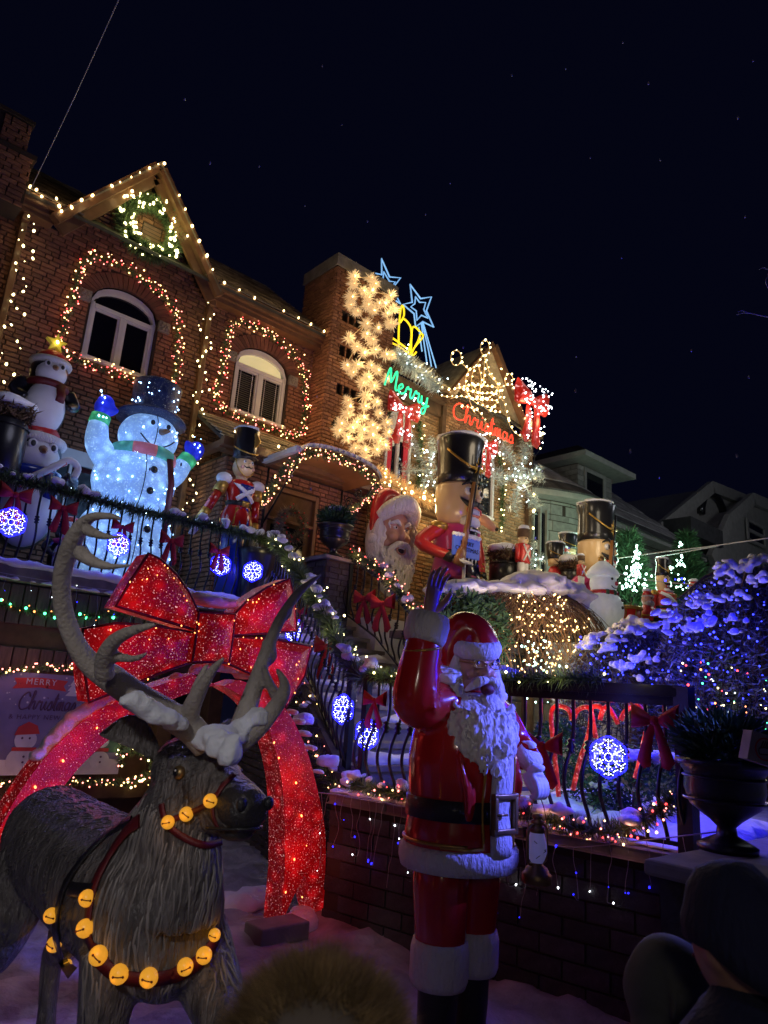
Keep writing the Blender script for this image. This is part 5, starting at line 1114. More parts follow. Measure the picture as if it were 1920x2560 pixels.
# ================================================================== FIGURES ON THE TERRACES AND BALCONY
def drape(parent, c, r, h, name='snow_cap'):
    m = MB(); m.lump(V(*c), (r, r, h), .22, 1.6, 16, 9, flat=.35); return L(parent, name, m, 'snow')
def nutcracker(label, loc, H, coat='redm', panel='navy', arm='redm', rz=0, rifle=True, hatw=.1, face='tan', group=None, snow=True, skirt=None, big=True, hs=1.0):
    kn = [(-1, -1), (0, 0), (.3, .26), (.47, .38), (.65, .535), (.815, .745), (1.0, 1.0), (2, 2)] if big else [(-1, -1), (2, 2)]
    def zm(z):
        for (p, q), (u, v) in zip(kn, kn[1:]):
            if p <= z <= u: return q + (v - q) * (z - p) / (u - p)
        return z
    def L(parent, name, mb, mat, smooth=True):
        mb.v = [((x * hs, y * hs) if z > .652 else (x, y)) + (zm(z),) for x, y, z in mb.v]; return obj(name, mb, MT[mat], parent, smooth, world=False)
    t = thing('nutcracker', label, 'nutcracker', loc, group, rz, H)
    for s in (-1, 1):
        m = MB(); m.tube([V(s * .055, 0, .02), V(s * .055, 0, .16), V(s * .052, 0, .33)], [.05, .043, .05], 12); m.ell((s * .055, -.035, .02), (.045, .075, .022), 10, 6); L(t, 'leg', m, panel)
    m = MB(); m.lathe([(.115, .3), (.125, .31), (.115, .4), (.105, .47), (.118, .56), (.12, .62), (.08, .65), (.05, .66)], 22); L(t, 'coat', m, coat)
    m = MB(); m.lathe([(.105, .455), (.114, .457), (.114, .485), (.105, .487)], 22); L(t, 'belt', m, 'leather')
    m = MB(); m.prism([V(-.05, -.124, .3), V(.05, -.124, .3), V(.035, -.114, .45), V(-.035, -.114, .45)], (0, .02, 0)); pn = L(t, 'coat_panel', m, skirt or panel)
    m = MB()
    for k in range(4):
        for s in (-1, 1): m.ell((s * (.06 + .004 * k), -.118, .32 + .033 * k), .007, 8, 6)
    L(t, 'coat_button', m, 'gold')
    m = MB()
    for k in range(4): z = .51 + .032 * k; m.tube([V(.1 * math.sin(a), -.004 - .118 * math.cos(a), z) for a in np.linspace(-.62, .62, 8)], .006, 6)
    L(t, 'braid', m, 'white' if coat != 'redm' else 'gold')
    m = MB(); m.lathe([(.096, .5), (.1195, .515), (.123, .56), (.123, .62), (.1, .635)], 20, sx=.62, c=(0, -.0015, 0)); L(t, 'breastplate', m, 'black' if coat != 'redm' else coat)
    for s in (-1, 1):
        m = MB(); m.ell((s * .135, 0, .615), (.052, .05, .035), 12, 8); L(t, 'epaulette', m, 'gold')
        el, wr = (V(-.235, .01, .5), V(-.145, -.1, .42)) if (s < 0 and rifle) else (V(s * .165, 0, .48), V(s * .15, -.03, .36))
        m = MB(); m.tube(cr([V(s * .13, 0, .61), el, wr], 5), [.042, .036, .032], 12); L(t, 'arm', m, arm)
        m = MB(); d = (wr - el).normalized(); m.tube([wr - d * .02, wr + d * .02], .038, 12); L(t, 'arm_cuff', m, 'leather')
        m = MB(); m.ell(wr + d * .045, (.032, .03, .034), 10, 8)
        for k in range(4): m.tube([wr + d * .05 + V(-.024 + .016 * k, -.015, 0), wr + d * .085 + V(-.024 + .016 * k, -.02, -.01)], .008, 6)
        m.tube([wr + d * .04 + V(.03, 0, 0), wr + d * .07 + V(.038, -.015, 0)], .009, 6); L(t, 'hand', m, 'white')
    m = MB(); m.lathe([(.06, .645), (.095, .66), (.112, .7), (.118, .8), (.11, .815)], 24); hd = L(t, 'head', m, face)
    for s in (-1, 1):
        m = MB(); m.ell((s * .045, -.106, .775), (.024, .014, .016), 12, 8); ey = L(hd, 'eye', m, 'white'); m = MB(); m.ell((s * .042, -.119, .775), (.01, .005, .011), 8, 6); L(ey, 'pupil', m, 'leather')
        m = MB(); m.tube(cr([V(s * .014, -.117, .793), V(s * .045, -.117, .81), V(s * .08, -.094, .795)], 4), [.006, .008, .003], 6); L(hd, 'eyebrow', m, 'leather')
        m = MB(); m.tube(cr([V(0, -.126, .728), V(s * .045, -.118, .72), V(s * .085, -.092, .742)], 4), [.011, .014, .003], 8); L(hd, 'moustache', m, 'leather')
    m = MB(); m.tube([V(0, -.114, .785), V(0, -.136, .742), V(0, -.114, .737)], [.009, .018, .012], 10); L(hd, 'nose', m, face)
    m = MB(); m.tube([V(.045 * math.cos(a), -.112 - .004 * math.sin(a), .697 + .018 * math.sin(a)) for a in np.linspace(0, 2 * math.pi, 16)], .009, 6); L(hd, 'lips', m, 'redm')
    m = MB()
    for k in range(5): m.box((-.026 + .013 * k, -.112, .697), (.011, .014, .022))
    L(hd, 'teeth', m, 'white')
    m = MB(); m.ell((0, -.085, .657), (.066, .04, .03), 12, 8); L(hd, 'chin_beard', m, 'fur')
    m = MB(); m.lathe([(.1, .81), (.12, .815), (.116, .85), (hatw * 1.12, .94), (hatw * 1.26, .985), (hatw * 1.15, 1.0), (.05, 1.002)], 26); ht = L(t, 'hat', m, 'black')
    m = MB(); m.tube([V(.13 * math.sin(a), -.13 * math.cos(a), .935 - .075 * math.cos(a * 1.15)) for a in np.linspace(-1.35, 1.35, 16)], .0045, 6); L(ht, 'hat_cord', m, 'gold')
    m = MB()
    for k in range(8): a = k * math.pi / 4; m.tube([V(0, -.124, .868), V((.028 if k % 2 else .042) * math.cos(a), -.126, .868 + (.028 if k % 2 else .042) * math.sin(a))], [.008, .002], 5)
    L(ht, 'star_badge', m, 'gold')
    if snow: drape(t, (0, 0, 1.0), hatw * 1.26 * hs, .022)
    if rifle:
        m = MB(); a, b = V(-.135, -.145, .36), V(-.02, -.14, .9); d = b - a
        m.tube([a, a + d * .16, a + d * .24], [(.042, .014), (.034, .013), (.016, .013)], 8, ref=(1, 0, 0)); m.tube([a + d * .22, a + d * .5, a + d * .82], [.017, .014, .012], 8); rf_ = L(t, 'rifle', m, 'rifle')
        m = MB(); m.tube([a + d * .4 + V(.006, -.01, 0), a + d * 1.05 + V(.006, -.01, 0)], .006, 6); L(rf_, 'barrel', m, 'iron')
    return t
nutcracker('tallest nutcracker with rifle, pink and red coat, in front of the lit brick house', (9.25, 8.5, 3.0), 3.6, coat='pink', panel='navy', arm='redm')
nutcracker('second giant nutcracker with rifle, standing behind the little snowman at the right', (12.4, 7.6, 2.85), 3.1, coat='pink', panel='navy', arm='pink')
structure('raised_bed', MB().b6(10.3, 14.2, 5.6, 7.3, .95, 2.94), 'snow')
nutcracker('plump toy soldier in scarlet coat with white sash before the lit fir trees', (12.35, 6.2, 2.95), 1.72, coat='redm', panel='blue', arm='redm', rifle=False, hatw=.085, rz=rad(-16), big=False, hs=.62)
sash = thing('sash', 'white sash across the chest of the scarlet toy soldier', 'sash', (12.35, 6.2, 2.95), None, rad(-16), 1.72); m = MB(); m.tube([V(-.11, -.07, .62), V(-.05, -.128, .58), V(.04, -.132, .52), V(.09, -.1, .48)], [(.006, .02)] * 4, 6, ref=(0, -1, 0)); L(sash, 'band', m, 'white')
# toy soldier behind the balcony rail: puffed white shoulders, crossed belts, drum-major hat
TS = thing('toy_soldier', 'red and blue toy soldier, white crossed belts and tall black hat, behind the balcony rail', 'toy soldier', (5.2, 9.26, 3.0), None, 0, .875)
m = MB(); m.tube([V(0, 0, 0), V(0, 0, 1.28)], .24, 22); L(TS, 'trousers', m, 'blue')
m = MB(); m.lathe([(.3, 1.24), (.31, 1.26), (.285, 1.5), (.22, 1.66), (.23, 1.75), (.27, 1.98), (.24, 2.1), (.12, 2.14)], 26, sy=.85); L(TS, 'coat', m, 'red')
m = MB(); m.lathe([(.3, 1.235), (.325, 1.24), (.325, 1.27), (.3, 1.275)], 26, sy=.87); L(TS, 'hem_trim', m, 'gold'); m = MB(); m.lathe([(.2, 1.65), (.232, 1.655), (.232, 1.73), (.2, 1.735)], 26, sy=.87); L(TS, 'belt', m, 'leather'); m = MB(); m.box((.02, -.205, 1.69), (.12, .02, .1)); L(TS, 'belt_plate', m, 'gold')
m = MB(); m.prism([V(-.09, -.262, 1.27), V(.11, -.262, 1.27), V(.09, -.2, 1.62), V(-.06, -.2, 1.62)], (0, .03, 0)); m.prism([V(-.09, -.21, 1.74), V(.1, -.21, 1.74), V(.13, -.235, 2.02), V(-.12, -.235, 2.02)], (0, .03, 0)); L(TS, 'coat_front', m, 'blue')
for s in (-1, 1):
    m = MB(); m.tube(cr([V(s * .2, -.05, 2.1), V(s * .12, -.23, 1.95), V(-s * .03, -.235, 1.85), V(-s * .16, -.2, 1.74)], 5), [(.012, .04)] * 16, 8, ref=(0, -1, 0)); L(TS, 'cross_belt', m, 'white')
    m = MB(); m.prism([V(s * .15 - .04, -.252 + .03, 1.3), V(s * .15 + .04, -.252 + .03, 1.3), V(s * .12 + .03, -.2, 1.6), V(s * .12 - .02, -.2, 1.6)], (0, .03, 0)); L(TS, 'coat_trim', m, 'gold')
    sh = V(s * .33, 0, 2.02); d = V(-.42, 0, -.9).normalized() if s < 0 else V(.03, -.02, -1).normalized()
    m = MB(); m.ell(sh + V(0, 0, .08), (.14, .13, .11), 14, 10); L(TS, 'shoulder_puff', m, 'white')
    m = MB(); m.tube([sh, sh + d * .2], [.1, .105], 16); L(TS, 'shoulder_band', m, 'gold'); m = MB(); m.tube([sh + d * .18, sh + d * .58], [.08, .072], 16); L(TS, 'sleeve', m, 'red')
    m = MB(); m.tube([sh + d * .58, sh + d * .8], [.08, .088], 16); L(TS, 'arm_cuff', m, 'gold'); m = MB(); e = sh + d * .8; m.tube([e, e + d * .1, e + d * .22], [(.06, .05), (.085, .05), (.06, .035)], 12, ref=(1, 0, 0))
    for k in range(4): m.tube([e + d * .2 + V(-.045 + .03 * k, 0, 0), e + d * .3 + V(-.03 + .02 * k, -.01, 0)], .02, 7)
    m.tube([e + d * .06 + V(.06, -.02, 0), e + d * .17 + V(.09, -.04, 0)], .02, 7); L(TS, 'glove', m, 'white')
m = MB(); m.ell((0, -.02, 2.38), (.19, .19, .21), 20, 14); m.tube([V(0, 0, 2.1), V(0, 0, 2.3)], .1, 12); hd = L(TS, 'head', m, 'tan')
for s in (-1, 1):
    m = MB(); m.ell((s * .07, -.18, 2.44), (.03, .02, .035), 10, 8); ey = L(hd, 'eye', m, 'white'); m = MB(); m.ell((s * .07, -.197, 2.44), (.014, .007, .018), 8, 6); L(ey, 'pupil', m, 'leather')
    m = MB(); m.ell((s * .1, -.165, 2.34), (.04, .03, .035), 10, 7); L(hd, 'cheek', m, 'skin'); m = MB(); m.tube(cr([V(0, -.215, 2.35), V(s * .05, -.205, 2.335), V(s * .085, -.185, 2.37)], 4), [.012, .012, .004], 6); L(hd, 'moustache', m, 'leather')
m = MB(); m.ell((0, -.22, 2.39), (.03, .04, .03), 10, 8); L(hd, 'nose', m, 'tan'); m = MB(); m.tube(cr([V(-.18, -.03, 2.5), V(-.15, -.12, 2.3), V(0, -.16, 2.18), V(.15, -.12, 2.3), V(.18, -.03, 2.5)], 5), .012, 6); L(hd, 'chin_strap', m, 'gold')
m = MB(); m.lathe([(.19, 2.5), (.2, 2.52), (.2, 2.6), (.225, 3.05), (.2, 3.08), (.1, 3.085)], 26); ht = L(TS, 'hat', m, 'black'); m = MB(); m.lathe([(.19, 2.525), (.225, 2.52), (.25, 2.5), (.19, 2.515)], 26, sy=1.15, c=(0, -.03, 0)); L(ht, 'hat_brim', m, 'black')
m = MB(); m.tube([V(.235 * math.sin(a), -.22 * math.cos(a), 2.72 - .13 * math.cos(a)) for a in np.linspace(-1.5, 1.5, 18)], .014, 6); L(ht, 'hat_cord', m, 'gold'); m = MB(); m.tube(cr([V(.06, -.215, 2.72), V(.1, -.225, 2.85), V(.03, -.225, 2.98)], 4), [(.01, .01), (.01, .07), (.01, .015)], 8, ref=(0, -1, 0)); L(ht, 'plume', m, 'gold'); drape(TS, (0, 0, 3.08), .22, .07)
# stacked penguins and the one behind the rail
def penguin(parent, x, y, z, s, hat='fur', scarf='strap', arm=True):
    o = wloc(parent); q = lambda m: m.xf(Matrix.Translation((x, y, z)) @ Matrix.Scale(s, 4))
    m = MB(); m.ell((0, .03, .42), (.33, .3, .44), 22, 16); m.ell((0, .03, 1.0), (.27, .26, .26), 20, 14); remesh(L(parent, 'penguin_back', q(m), 'black'), .03 * s, 3)
    m = MB(); m.ell((.0, -.06, .42), (.29, .26, .42), 22, 16); L(parent, 'belly', q(m), 'white')
    m = MB(); m.ell((0, -.06, .96), (.225, .22, .2), 20, 14); fc = L(parent, 'penguin_face', q(m), 'white')
    for sx in (-1, 1):
        m = MB(); m.ell((sx * .1, -.23, 1.05), (.05, .025, .055), 10, 8); ey = L(fc, 'eye', q(m), 'white'); m = MB(); m.ell((sx * .1, -.25, 1.05), (.026, .014, .034), 8, 6); L(ey, 'pupil', q(m), 'leather')
        m = MB(); m.tube(cr([V(sx * .3, 0, .78), V(sx * .4, -.03, .6), V(sx * .3, -.2, .48)] if not (arm and sx > 0) else [V(.3, 0, .78), V(.4, -.12, .72), V(.26, -.28, .78)], 4), [(.06, .1), (.05, .11), (.03, .05)], 10, ref=(0, 1, 0)); L(parent, 'flipper', q(m), 'black')
    m = MB(); m.tube([V(0, -.26, 1.0), V(0, -.36, .97)], [.05, .01], 8); L(fc, 'beak', q(m), 'rifle')
    m = MB(); m.tube([V(.265 * math.cos(a), .02 + .25 * math.sin(a), .78) for a in np.linspace(0, 2 * math.pi, 20)], [(.06, .05)] * 20, 8, ref=(0, 0, 1)); m.tube([V(.12, -.25, .78), V(.14, -.3, .6), V(.13, -.3, .5)], [(.02, .07)] * 3, 6, ref=(0, -1, 0)); L(parent, 'scarf', q(m), scarf)
    m = MB(); m.tube([V(.245 * math.cos(a), .03 + .24 * math.sin(a), 1.15) for a in np.linspace(0, 2 * math.pi, 20)], [(.055, .055)] * 20, 8, ref=(0, 0, 1)); L(parent, 'hat_brim', q(m), hat)
    m = MB(); m.ell((0, .04, 1.22), (.22, .22, .15), 16, 10); L(parent, 'hat', q(m), 'redm')
PG = thing('penguin_stack', 'two stacked penguins with a lit yellow star on top, left end of the balcony', 'penguin figure', (2.42, 9.8, 3.35))
penguin(PG, 0, 0, 0, 1.25, scarf='blue'); penguin(PG, -.03, 0, 1.5, .92, arm=False)
m = MB(); m.tube(cr([V(-.25, -.35, .7), V(.1, -.5, 1.0), V(.28, -.5, 1.15), V(.42, -.46, 1.1), (.4, -.46, .95)], 5), .045, 9); cc = L(PG, 'candy_cane', m, 'white')
for k in range(6): m = MB(); p = V(-.25, -.35, .7).lerp(V(.25, -.5, 1.13), (k + .3) / 6); m.tube([p, p + V(.055, -.02, .045)], .05, 9); L(cc, 'stripe', m, 'redm')
m = MB(); P = [V(-.03 + (.14 if k % 2 == 0 else .06) * math.sin(k * math.pi / 5), -.05, 2.86 + (.14 if k % 2 == 0 else .06) * math.cos(k * math.pi / 5)) for k in range(10)]; m.prism(P, (0, .08, 0)); L(PG, 'star', m, 'star', False); bulbs(PG, [wloc(PG) + V(-.03, -.08, 2.86)], 'b_yel', .05); lamp(wloc(PG) + V(-.03, -.25, 2.86), (1, .8, .2), .35)
P2 = thing('penguin', 'smaller penguin in a striped cap standing behind the balcony balusters', 'penguin figure', (2.65, 9.75, 3.0)); penguin(P2, 0, 0, 0, .62, scarf='pink', arm=False)
# leave the second a step to the side of the stack's foot
P2.location = (2.95, 9.55, 3.0)
P3 = thing('penguin', 'penguin cut by the left edge of the picture, one round eye showing', 'penguin figure', (1.62, 9.9, 3.9)); penguin(P3, 0, 0, 0, 1.1, arm=False)
# Santa face relief hung from the porch gutter
SF = thing('santa_relief', 'large moulded bearded santa face with red cap hung under the porch gutter', 'wall decoration', (8.42, 9.3, 4.62), None, 0, 1.0)
m = MB(); m.ell((0, 0, .12), (.36, .22, .5), 22, 16); m.ell((0, -.22, .03), (.075, .1, .1), 12, 8); m.tube([V(0, -.2, .25), V(0, -.26, .05)], [.04, .07], 9)
for s in (-1, 1): m.ell((s * .16, -.17, .0), (.11, .09, .1), 12, 8); m.tube(cr([V(s * .04, -.24, .2), V(s * .13, -.25, .27), V(s * .24, -.18, .22)], 4), [.02, .035, .015], 8)
fc = remesh(L(SF, 'face', m, 'skin'), .02, 2)
for s in (-1, 1):
    m = MB(); m.ell((s * .13, -.2, .16), (.05, .03, .032), 12, 8); ey = L(fc, 'eye', m, 'white'); m = MB(); m.ell((s * .13, -.228, .16), (.018, .01, .02), 8, 6); L(ey, 'pupil', m, 'navy')
    m = MB(); m.tube(cr([V(s * .05, -.25, .2), V(s * .14, -.26, .26), V(s * .25, -.18, .22)], 4), [.02, .045, .015], 9); L(fc, 'eyebrow', m, 'fur')
m = MB(); m.ell((0, -.2, -.24), (.1, .07, .075), 14, 9); mo = L(fc, 'mouth', m, 'leather')
m = MB(); m.tube([V(.1 * math.cos(a), -.25, -.24 + .07 * math.sin(a)) for a in np.linspace(0, 2 * math.pi, 18)], .02, 7); L(mo, 'lips', m, 'skin'); m = MB(); m.box((0, -.262, -.2), (.13, .02, .03)); L(mo, 'teeth', m, 'white')
m = MB()
for c, r in (((0, -.04, -.45), (.44, .24, .34)), ((0, -.06, -.78), (.3, .18, .28)), ((-.42, 0, -.08), (.15, .2, .46)), ((.42, 0, -.08), (.15, .2, .46))): m.ell(c, r, 18, 12)
for k in range(90):
    a = R.uniform(-1.3, 1.3); z = R.uniform(-.8, .3) if abs(a) > .75 else R.uniform(-.85, -.36); rr = .46 if z > -.4 else .46 - (-.4 - z) * .4
    p = [V(rr * math.sin(a), -.25 * math.cos(a) - .05, z)]
    for q in range(1, 5): p.append(p[0] + V(.03 * math.sin(q * 1.9 + k), -.02 + .012 * math.cos(q + k), -.05 * q))
    m.tube(cr(p, 3), [.01, .024, .02, .006], 6)
for s in (-1, 1): m.tube(cr([V(0, -.27, -.12), V(s * .12, -.27, -.15), V(s * .25, -.2, -.27), V(s * .28, -.16, -.4)], 4), [.05, .06, .05, .015], 8)
remesh(L(SF, 'beard', m, 'beard'), .018, 1)
m = MB(); m.tube(cr([V(-.42, -.02, .32), V(-.2, -.18, .52), V(.05, -.23, .62), V(.3, -.16, .54), V(.42, -.02, .3)], 5), [.12, .16, .19, .17, .12], 12)
for k in range(60): a = R.uniform(-1.2, 1.2); z = R.uniform(-.08, .1); m.ell((.4 * math.sin(a), -.24 * math.cos(a) - .04, .56 - .2 * a * a * .8 + z), (.035, .03, .025), 6, 5)
remesh(L(SF, 'hat_fur_band', m, 'beard'), .018, 1)
m = MB(); m.tube(cr([V(.05, .1, .5), V(-.05, .08, .72), V(-.26, .05, .7), V(-.42, .0, .4), V(-.5, -.03, -.0)], 5), [.34, .24, .17, .12, .07], 14); remesh(L(SF, 'cap', m, 'redm'), .03, 3); m = MB(); m.ell((-.5, -.05, -.1), .11, 12, 9); L(SF, 'pompom', m, 'fur')
m = MB(); m.tube([V(-.15, 0, .8), V(-.15, -.05, 1.0)], .012, 5); m.tube([V(.12, 0, .75), V(.12, -.05, 1.0)], .012, 5); L(SF, 'hanging_hook', m, 'iron')
# little figures
def little_soldier(label, loc, h, group='little red plastic soldiers'):
    t = thing('toy_soldier', label, 'toy soldier', loc, group, 0, h)
    for s in (-1, 1): m = MB(); m.tube([V(s * .06, 0, 0), V(s * .06, 0, .42)], [.06, .07], 10); L(t, 'leg', m, 'white')
    m = MB(); m.box((0, 0, .55), (.27, .17, .36)); bevel(L(t, 'tunic', m, 'redm', False), .03)
    m = MB(); m.bar((-.11, -.095, .4), (.11, -.095, .7), .03, .02, (0, 1, 0)); m.bar((.11, -.097, .4), (-.11, -.097, .7), .03, .02, (0, 1, 0)); L(t, 'cross_belt', m, 'white')
    for s in (-1, 1): m = MB(); m.tube([V(s * .15, 0, .7), V(s * .17, 0, .42)], [.05, .045], 9); L(t, 'arm', m, 'redm')
    m = MB(); m.ell((0, 0, .8), (.1, .1, .1), 14, 10); m.ell((0, -.1, .79), .02, 6, 5); hd = L(t, 'head', m, 'tan')
    for s in (-1, 1): m = MB(); m.ell((s * .04, -.09, .82), .014, 6, 5); L(hd, 'eye', m, 'leather')
    m = MB(); m.lathe([(.1, .85), (.11, .86), (.115, 1.0), (.05, 1.01)], 14); L(t, 'hat', m, 'bark'); drape(t, (0, 0, 1.02), .11, .07)
    return t
PLT = structure('porch_platform', MB().b6(9.95, 12.0, 7.7, 8.7, 2.98, 4.02), 'stone')
little_soldier('little red soldier with white cross belt beside the snow topped barrel', (10.42, 7.9, 4.02), 1.02)
little_soldier('little red soldier with white cross belt left of the small lit snowman', W(1453, 1472, y=7.3), .62)
def tub(label, loc, r, h, name='planter', bush=True):
    t = thing(name, label, 'planter', loc); m = MB(); m.lathe([(r * .8, 0), (r * .95, h * .1), (r, h * .5), (r * .97, h * .95), (r * .85, h)], 22); L(t, 'tub', m, 'urn')
    m = MB(); m.tube([V(r * math.cos(a), r * math.sin(a), h * .12) for a in np.linspace(0, 2 * math.pi, 20)], .012, 5); m.tube([V(r * math.cos(a), r * math.sin(a), h * .88) for a in np.linspace(0, 2 * math.pi, 20)], .012, 5); L(t, 'hoop', m, 'iron')
    if bush:
        m = MB(); P = [V(r * 1.05 * R.uniform(-1, 1), r * 1.05 * R.uniform(-1, 1), h + R.uniform(0, .45 * r * 1.6)) for _ in range(700)]; m.blades(P, [V(R.gauss(0, 1), R.gauss(0, 1), R.gauss(.3, 1)).normalized() * .12 for _ in P], .025); tag(L(t, 'foliage', m, 'bark', False), kind='stuff'); drape(t, (0, 0, h + r * .85), r * 1.15, .13)
    return t
tub('dark barrel planter heaped with snow between nutcracker and little soldier', (10.3, 8.25, 4.02), .27, .42); tub('dark twiggy planter with snow cap left of the second giant nutcracker', W(1428, 1462, y=8.0), .22, .3)
def big_hat(label, loc, r, h):
    t = thing('toy_soldier', label, 'toy soldier', loc); m = MB(); m.lathe([(r * .8, h * .3), (r * .82, h * .36), (r, h * .93), (r * .8, h)], 20); L(t, 'hat', m, 'black'); m = MB(); m.lathe([(r * .4, 0), (r * .7, h * .06), (r * .78, h * .3), (r * .6, h * .31)], 18); L(t, 'head', m, 'tan'); m = MB(); m.lathe([(r * .8, -h * 1.2), (r * .85, -h * .3), (r * .5, 0)], 18); L(t, 'coat', m, 'redm')
    m = MB(); m.tube([V(r * .97 * math.sin(a), -r * .97 * math.cos(a), h * (.62 - .2 * math.cos(a))) for a in np.linspace(-1.5, 1.5, 14)], r * .04, 6); L(t, 'hat_cord', m, 'gold'); drape(t, (0, 0, h), r * .98, r * .22)
big_hat('snow capped black soldier hat peeping over the bush, left one of the pair', W(1388, 1418, y=8.3), .2, .5); big_hat('snow capped black soldier hat peeping over the bush, beside the second nutcracker', W(1421, 1392, y=8.9), .22, .52)
def santa_small(label, px, py, y, r):
    t = thing('santa_figure', label, 'santa figure', W(px, py, y=y), 'small santa heads on the terrace', 0, r); m = MB(); m.ell((0, 0, 0), 1, 16, 11); hd = L(t, 'head', m, 'skin')
    for s in (-1, 1): m = MB(); m.ell((s * .35, -.9, .2), .13, 8, 6); L(hd, 'eye', m, 'leather')
    m = MB(); m.ell((0, -1, -.05), .2, 8, 6); L(hd, 'nose', m, 'redm'); m = MB(); m.ell((0, -.25, -.6), (.95, .85, .75), 14, 10); m.ell((0, -.05, .6), (1.08, 1.08, .25), 16, 8); L(t, 'beard', m, 'fur'); m = MB(); m.tube([V(0, 0, .7), V(0, .1, 1.5), V(.5, .2, 1.7)], [.95, .5, .15], 12); L(t, 'cap', m, 'redm'); drape(t, (0, .1, 1.6), .75, .4)
    m = MB(); m.lathe([(1.2, -3.5), (1.3, -2.2), (.8, -.8)], 14); L(t, 'coat', m, 'redm'); return t
santa_small('small santa figure in red hat between the two black soldier hats', 1410, 1393, 8.5, .13); santa_small('small santa head just showing above the blue lit hedge', 1736, 1478, 6.0, .12); santa_small('small santa in front of the scarlet toy soldier arm', 1619, 1500, 5.9, .1)
# small lit snowman
S2 = thing('small_snowman', 'small lit plastic snowman with tasselled cap, red green scarf and red mitten', 'snowman', W(1508, 1572, y=6.25), None, 0, .66)
wl = M('lit_white_plastic', (.7, .72, .7), .5, emit=.12, ecol=(.9, 1, .9)); MT['litw'] = wl
m = MB(); m.ell((0, 0, .45), (.55, .5, .55), 20, 14); m.ell((0, -.02, 1.12), (.36, .34, .33), 18, 12); remesh(L(S2, 'body', m, 'litw'), .04, 4)
m = MB(); m.lathe([(.38, 1.28), (.41, 1.34), (.38, 1.42), (.3, 1.52), (.16, 1.64), (.08, 1.7)], 18); hb = L(S2, 'cap', m, 'litw'); m = MB(); m.ell((-.05, 0, 1.74), .09, 8, 6); L(hb, 'tassel', m, 'gold')
m = MB(); m.tube([V(.34 * math.cos(a), .33 * math.sin(a), .86) for a in np.linspace(0, 2 * math.pi, 20)], [(.07, .06)] * 20, 8, ref=(0, 0, 1)); L(S2, 'scarf', m, 'redm')
for k in range(4): a = -2.4 + k * .55; m = MB(); m.tube([V(.35 * math.cos(b), .34 * math.sin(b), .86) for b in np.linspace(a, a + .22, 4)], [(.075, .065)] * 4, 8, ref=(0, 0, 1)); L(S2, 'scarf_stripe', m, 'leaf')
for s in (-1, 1): m = MB(); m.ell((s * .12, -.33, 1.2), .035, 8, 6); L(S2, 'eye', m, 'leather')
m = MB(); m.ell((.02, -.37, 1.1), .055, 8, 6); L(S2, 'nose', m, 'redm'); m = MB(); m.tube([V(.16 * math.sin(a), -.335, 1.05 - .07 * math.cos(a)) for a in np.linspace(-1.2, 1.2, 8)], .012, 5); L(S2, 'smile', m, 'leather')
for z in (.5, .68): m = MB(); m.ell((.05, -.5, z), .04, 8, 6); L(S2, 'button', m, 'leather')
m = MB(); m.ell((.45, -.3, .35), (.14, .12, .16), 12, 8); L(S2, 'mitten', m, 'redm'); m = MB(); m.ell((.55, -.3, .25), (.08, .1, .14), 10, 7); L(S2, 'mitten_cuff', m, 'star')
lamp((11.3, 6.2, 3.6), (.9, 1, .9), 3, .2)
# drums
def drum(label, loc, r, h, mat, top):
    t = thing('drum', label, 'drum', loc); m = MB(); m.lathe([(r, 0), (r * .96, h * .5), (r, h), (r * .3, h + .01)], 20); L(t, 'shell', m, mat)
    for z in (.02, h - .03): m = MB(); m.tube([V(r * 1.02 * math.cos(a), r * 1.02 * math.sin(a), z) for a in np.linspace(0, 2 * math.pi, 22)], .03, 6); L(t, 'hoop', m, top)
    m = MB()
    for k in range(8): a = k * math.pi / 4; m.tube([V(r * 1.02 * math.cos(a), r * 1.02 * math.sin(a), .03), V(r * 1.02 * math.cos(a + .39), r * 1.02 * math.sin(a + .39), h - .03)], .01, 4)
    L(t, 'cord', m, 'gold'); return t
drum('red drum with gold hoops beside the small lit snowman', (10.75, 6.0, 2.94), .2, .62, 'redm', 'gold'); q = drum('black drum with snow on top in front of the scarlet soldier', (11.45, 6.0, 2.94), .36, .55, 'black', 'gold'); drape(q, (0, 0, .58), .38, .1)
# plaque and reindeer figure by the tallest nutcracker
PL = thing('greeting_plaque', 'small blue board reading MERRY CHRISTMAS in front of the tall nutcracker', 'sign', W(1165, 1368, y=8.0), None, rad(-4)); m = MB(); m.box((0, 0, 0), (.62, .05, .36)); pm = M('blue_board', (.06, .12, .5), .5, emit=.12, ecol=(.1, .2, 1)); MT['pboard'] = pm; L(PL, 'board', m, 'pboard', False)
def text(parent, s, size, loc, mat, ex=.004, shear=0.0, rot=(math.pi / 2, 0, 0), name='lettering', font_w=1.0):
    cu = bpy.data.curves.new(name, 'FONT'); cu.body = s; cu.size = size; cu.extrude = ex; cu.align_x = 'CENTER'; cu.align_y = 'CENTER'; cu.shear = shear; cu.space_character = font_w
    o = bpy.data.objects.new(name, cu); COL.objects.link(o); me = bpy.data.meshes.new_from_object(o); bpy.data.objects.remove(o); bpy.data.curves.remove(cu)
    me.materials.clear(); me.materials.append(MT[mat]); o = bpy.data.objects.new(name, me); COL.objects.link(o); o.parent = parent; o.location = loc; o.rotation_euler = rot; return o
text(PL, 'MERRY\nCHRISTMAS', .105, (0, -.03, 0), 'navy'); m = MB()
for k in range(16): m.lump((-.3 + .04 * k, -.01, .18 + R.uniform(0, .02)), (.04, .05, .035), .3, 2, 8, 6)
for k in range(7): m.tube([V(-.26 + .085 * k, 0, -.17), V(-.26 + .085 * k, 0, -.17 - R.uniform(.05, .12))], [.018, .003], 5)
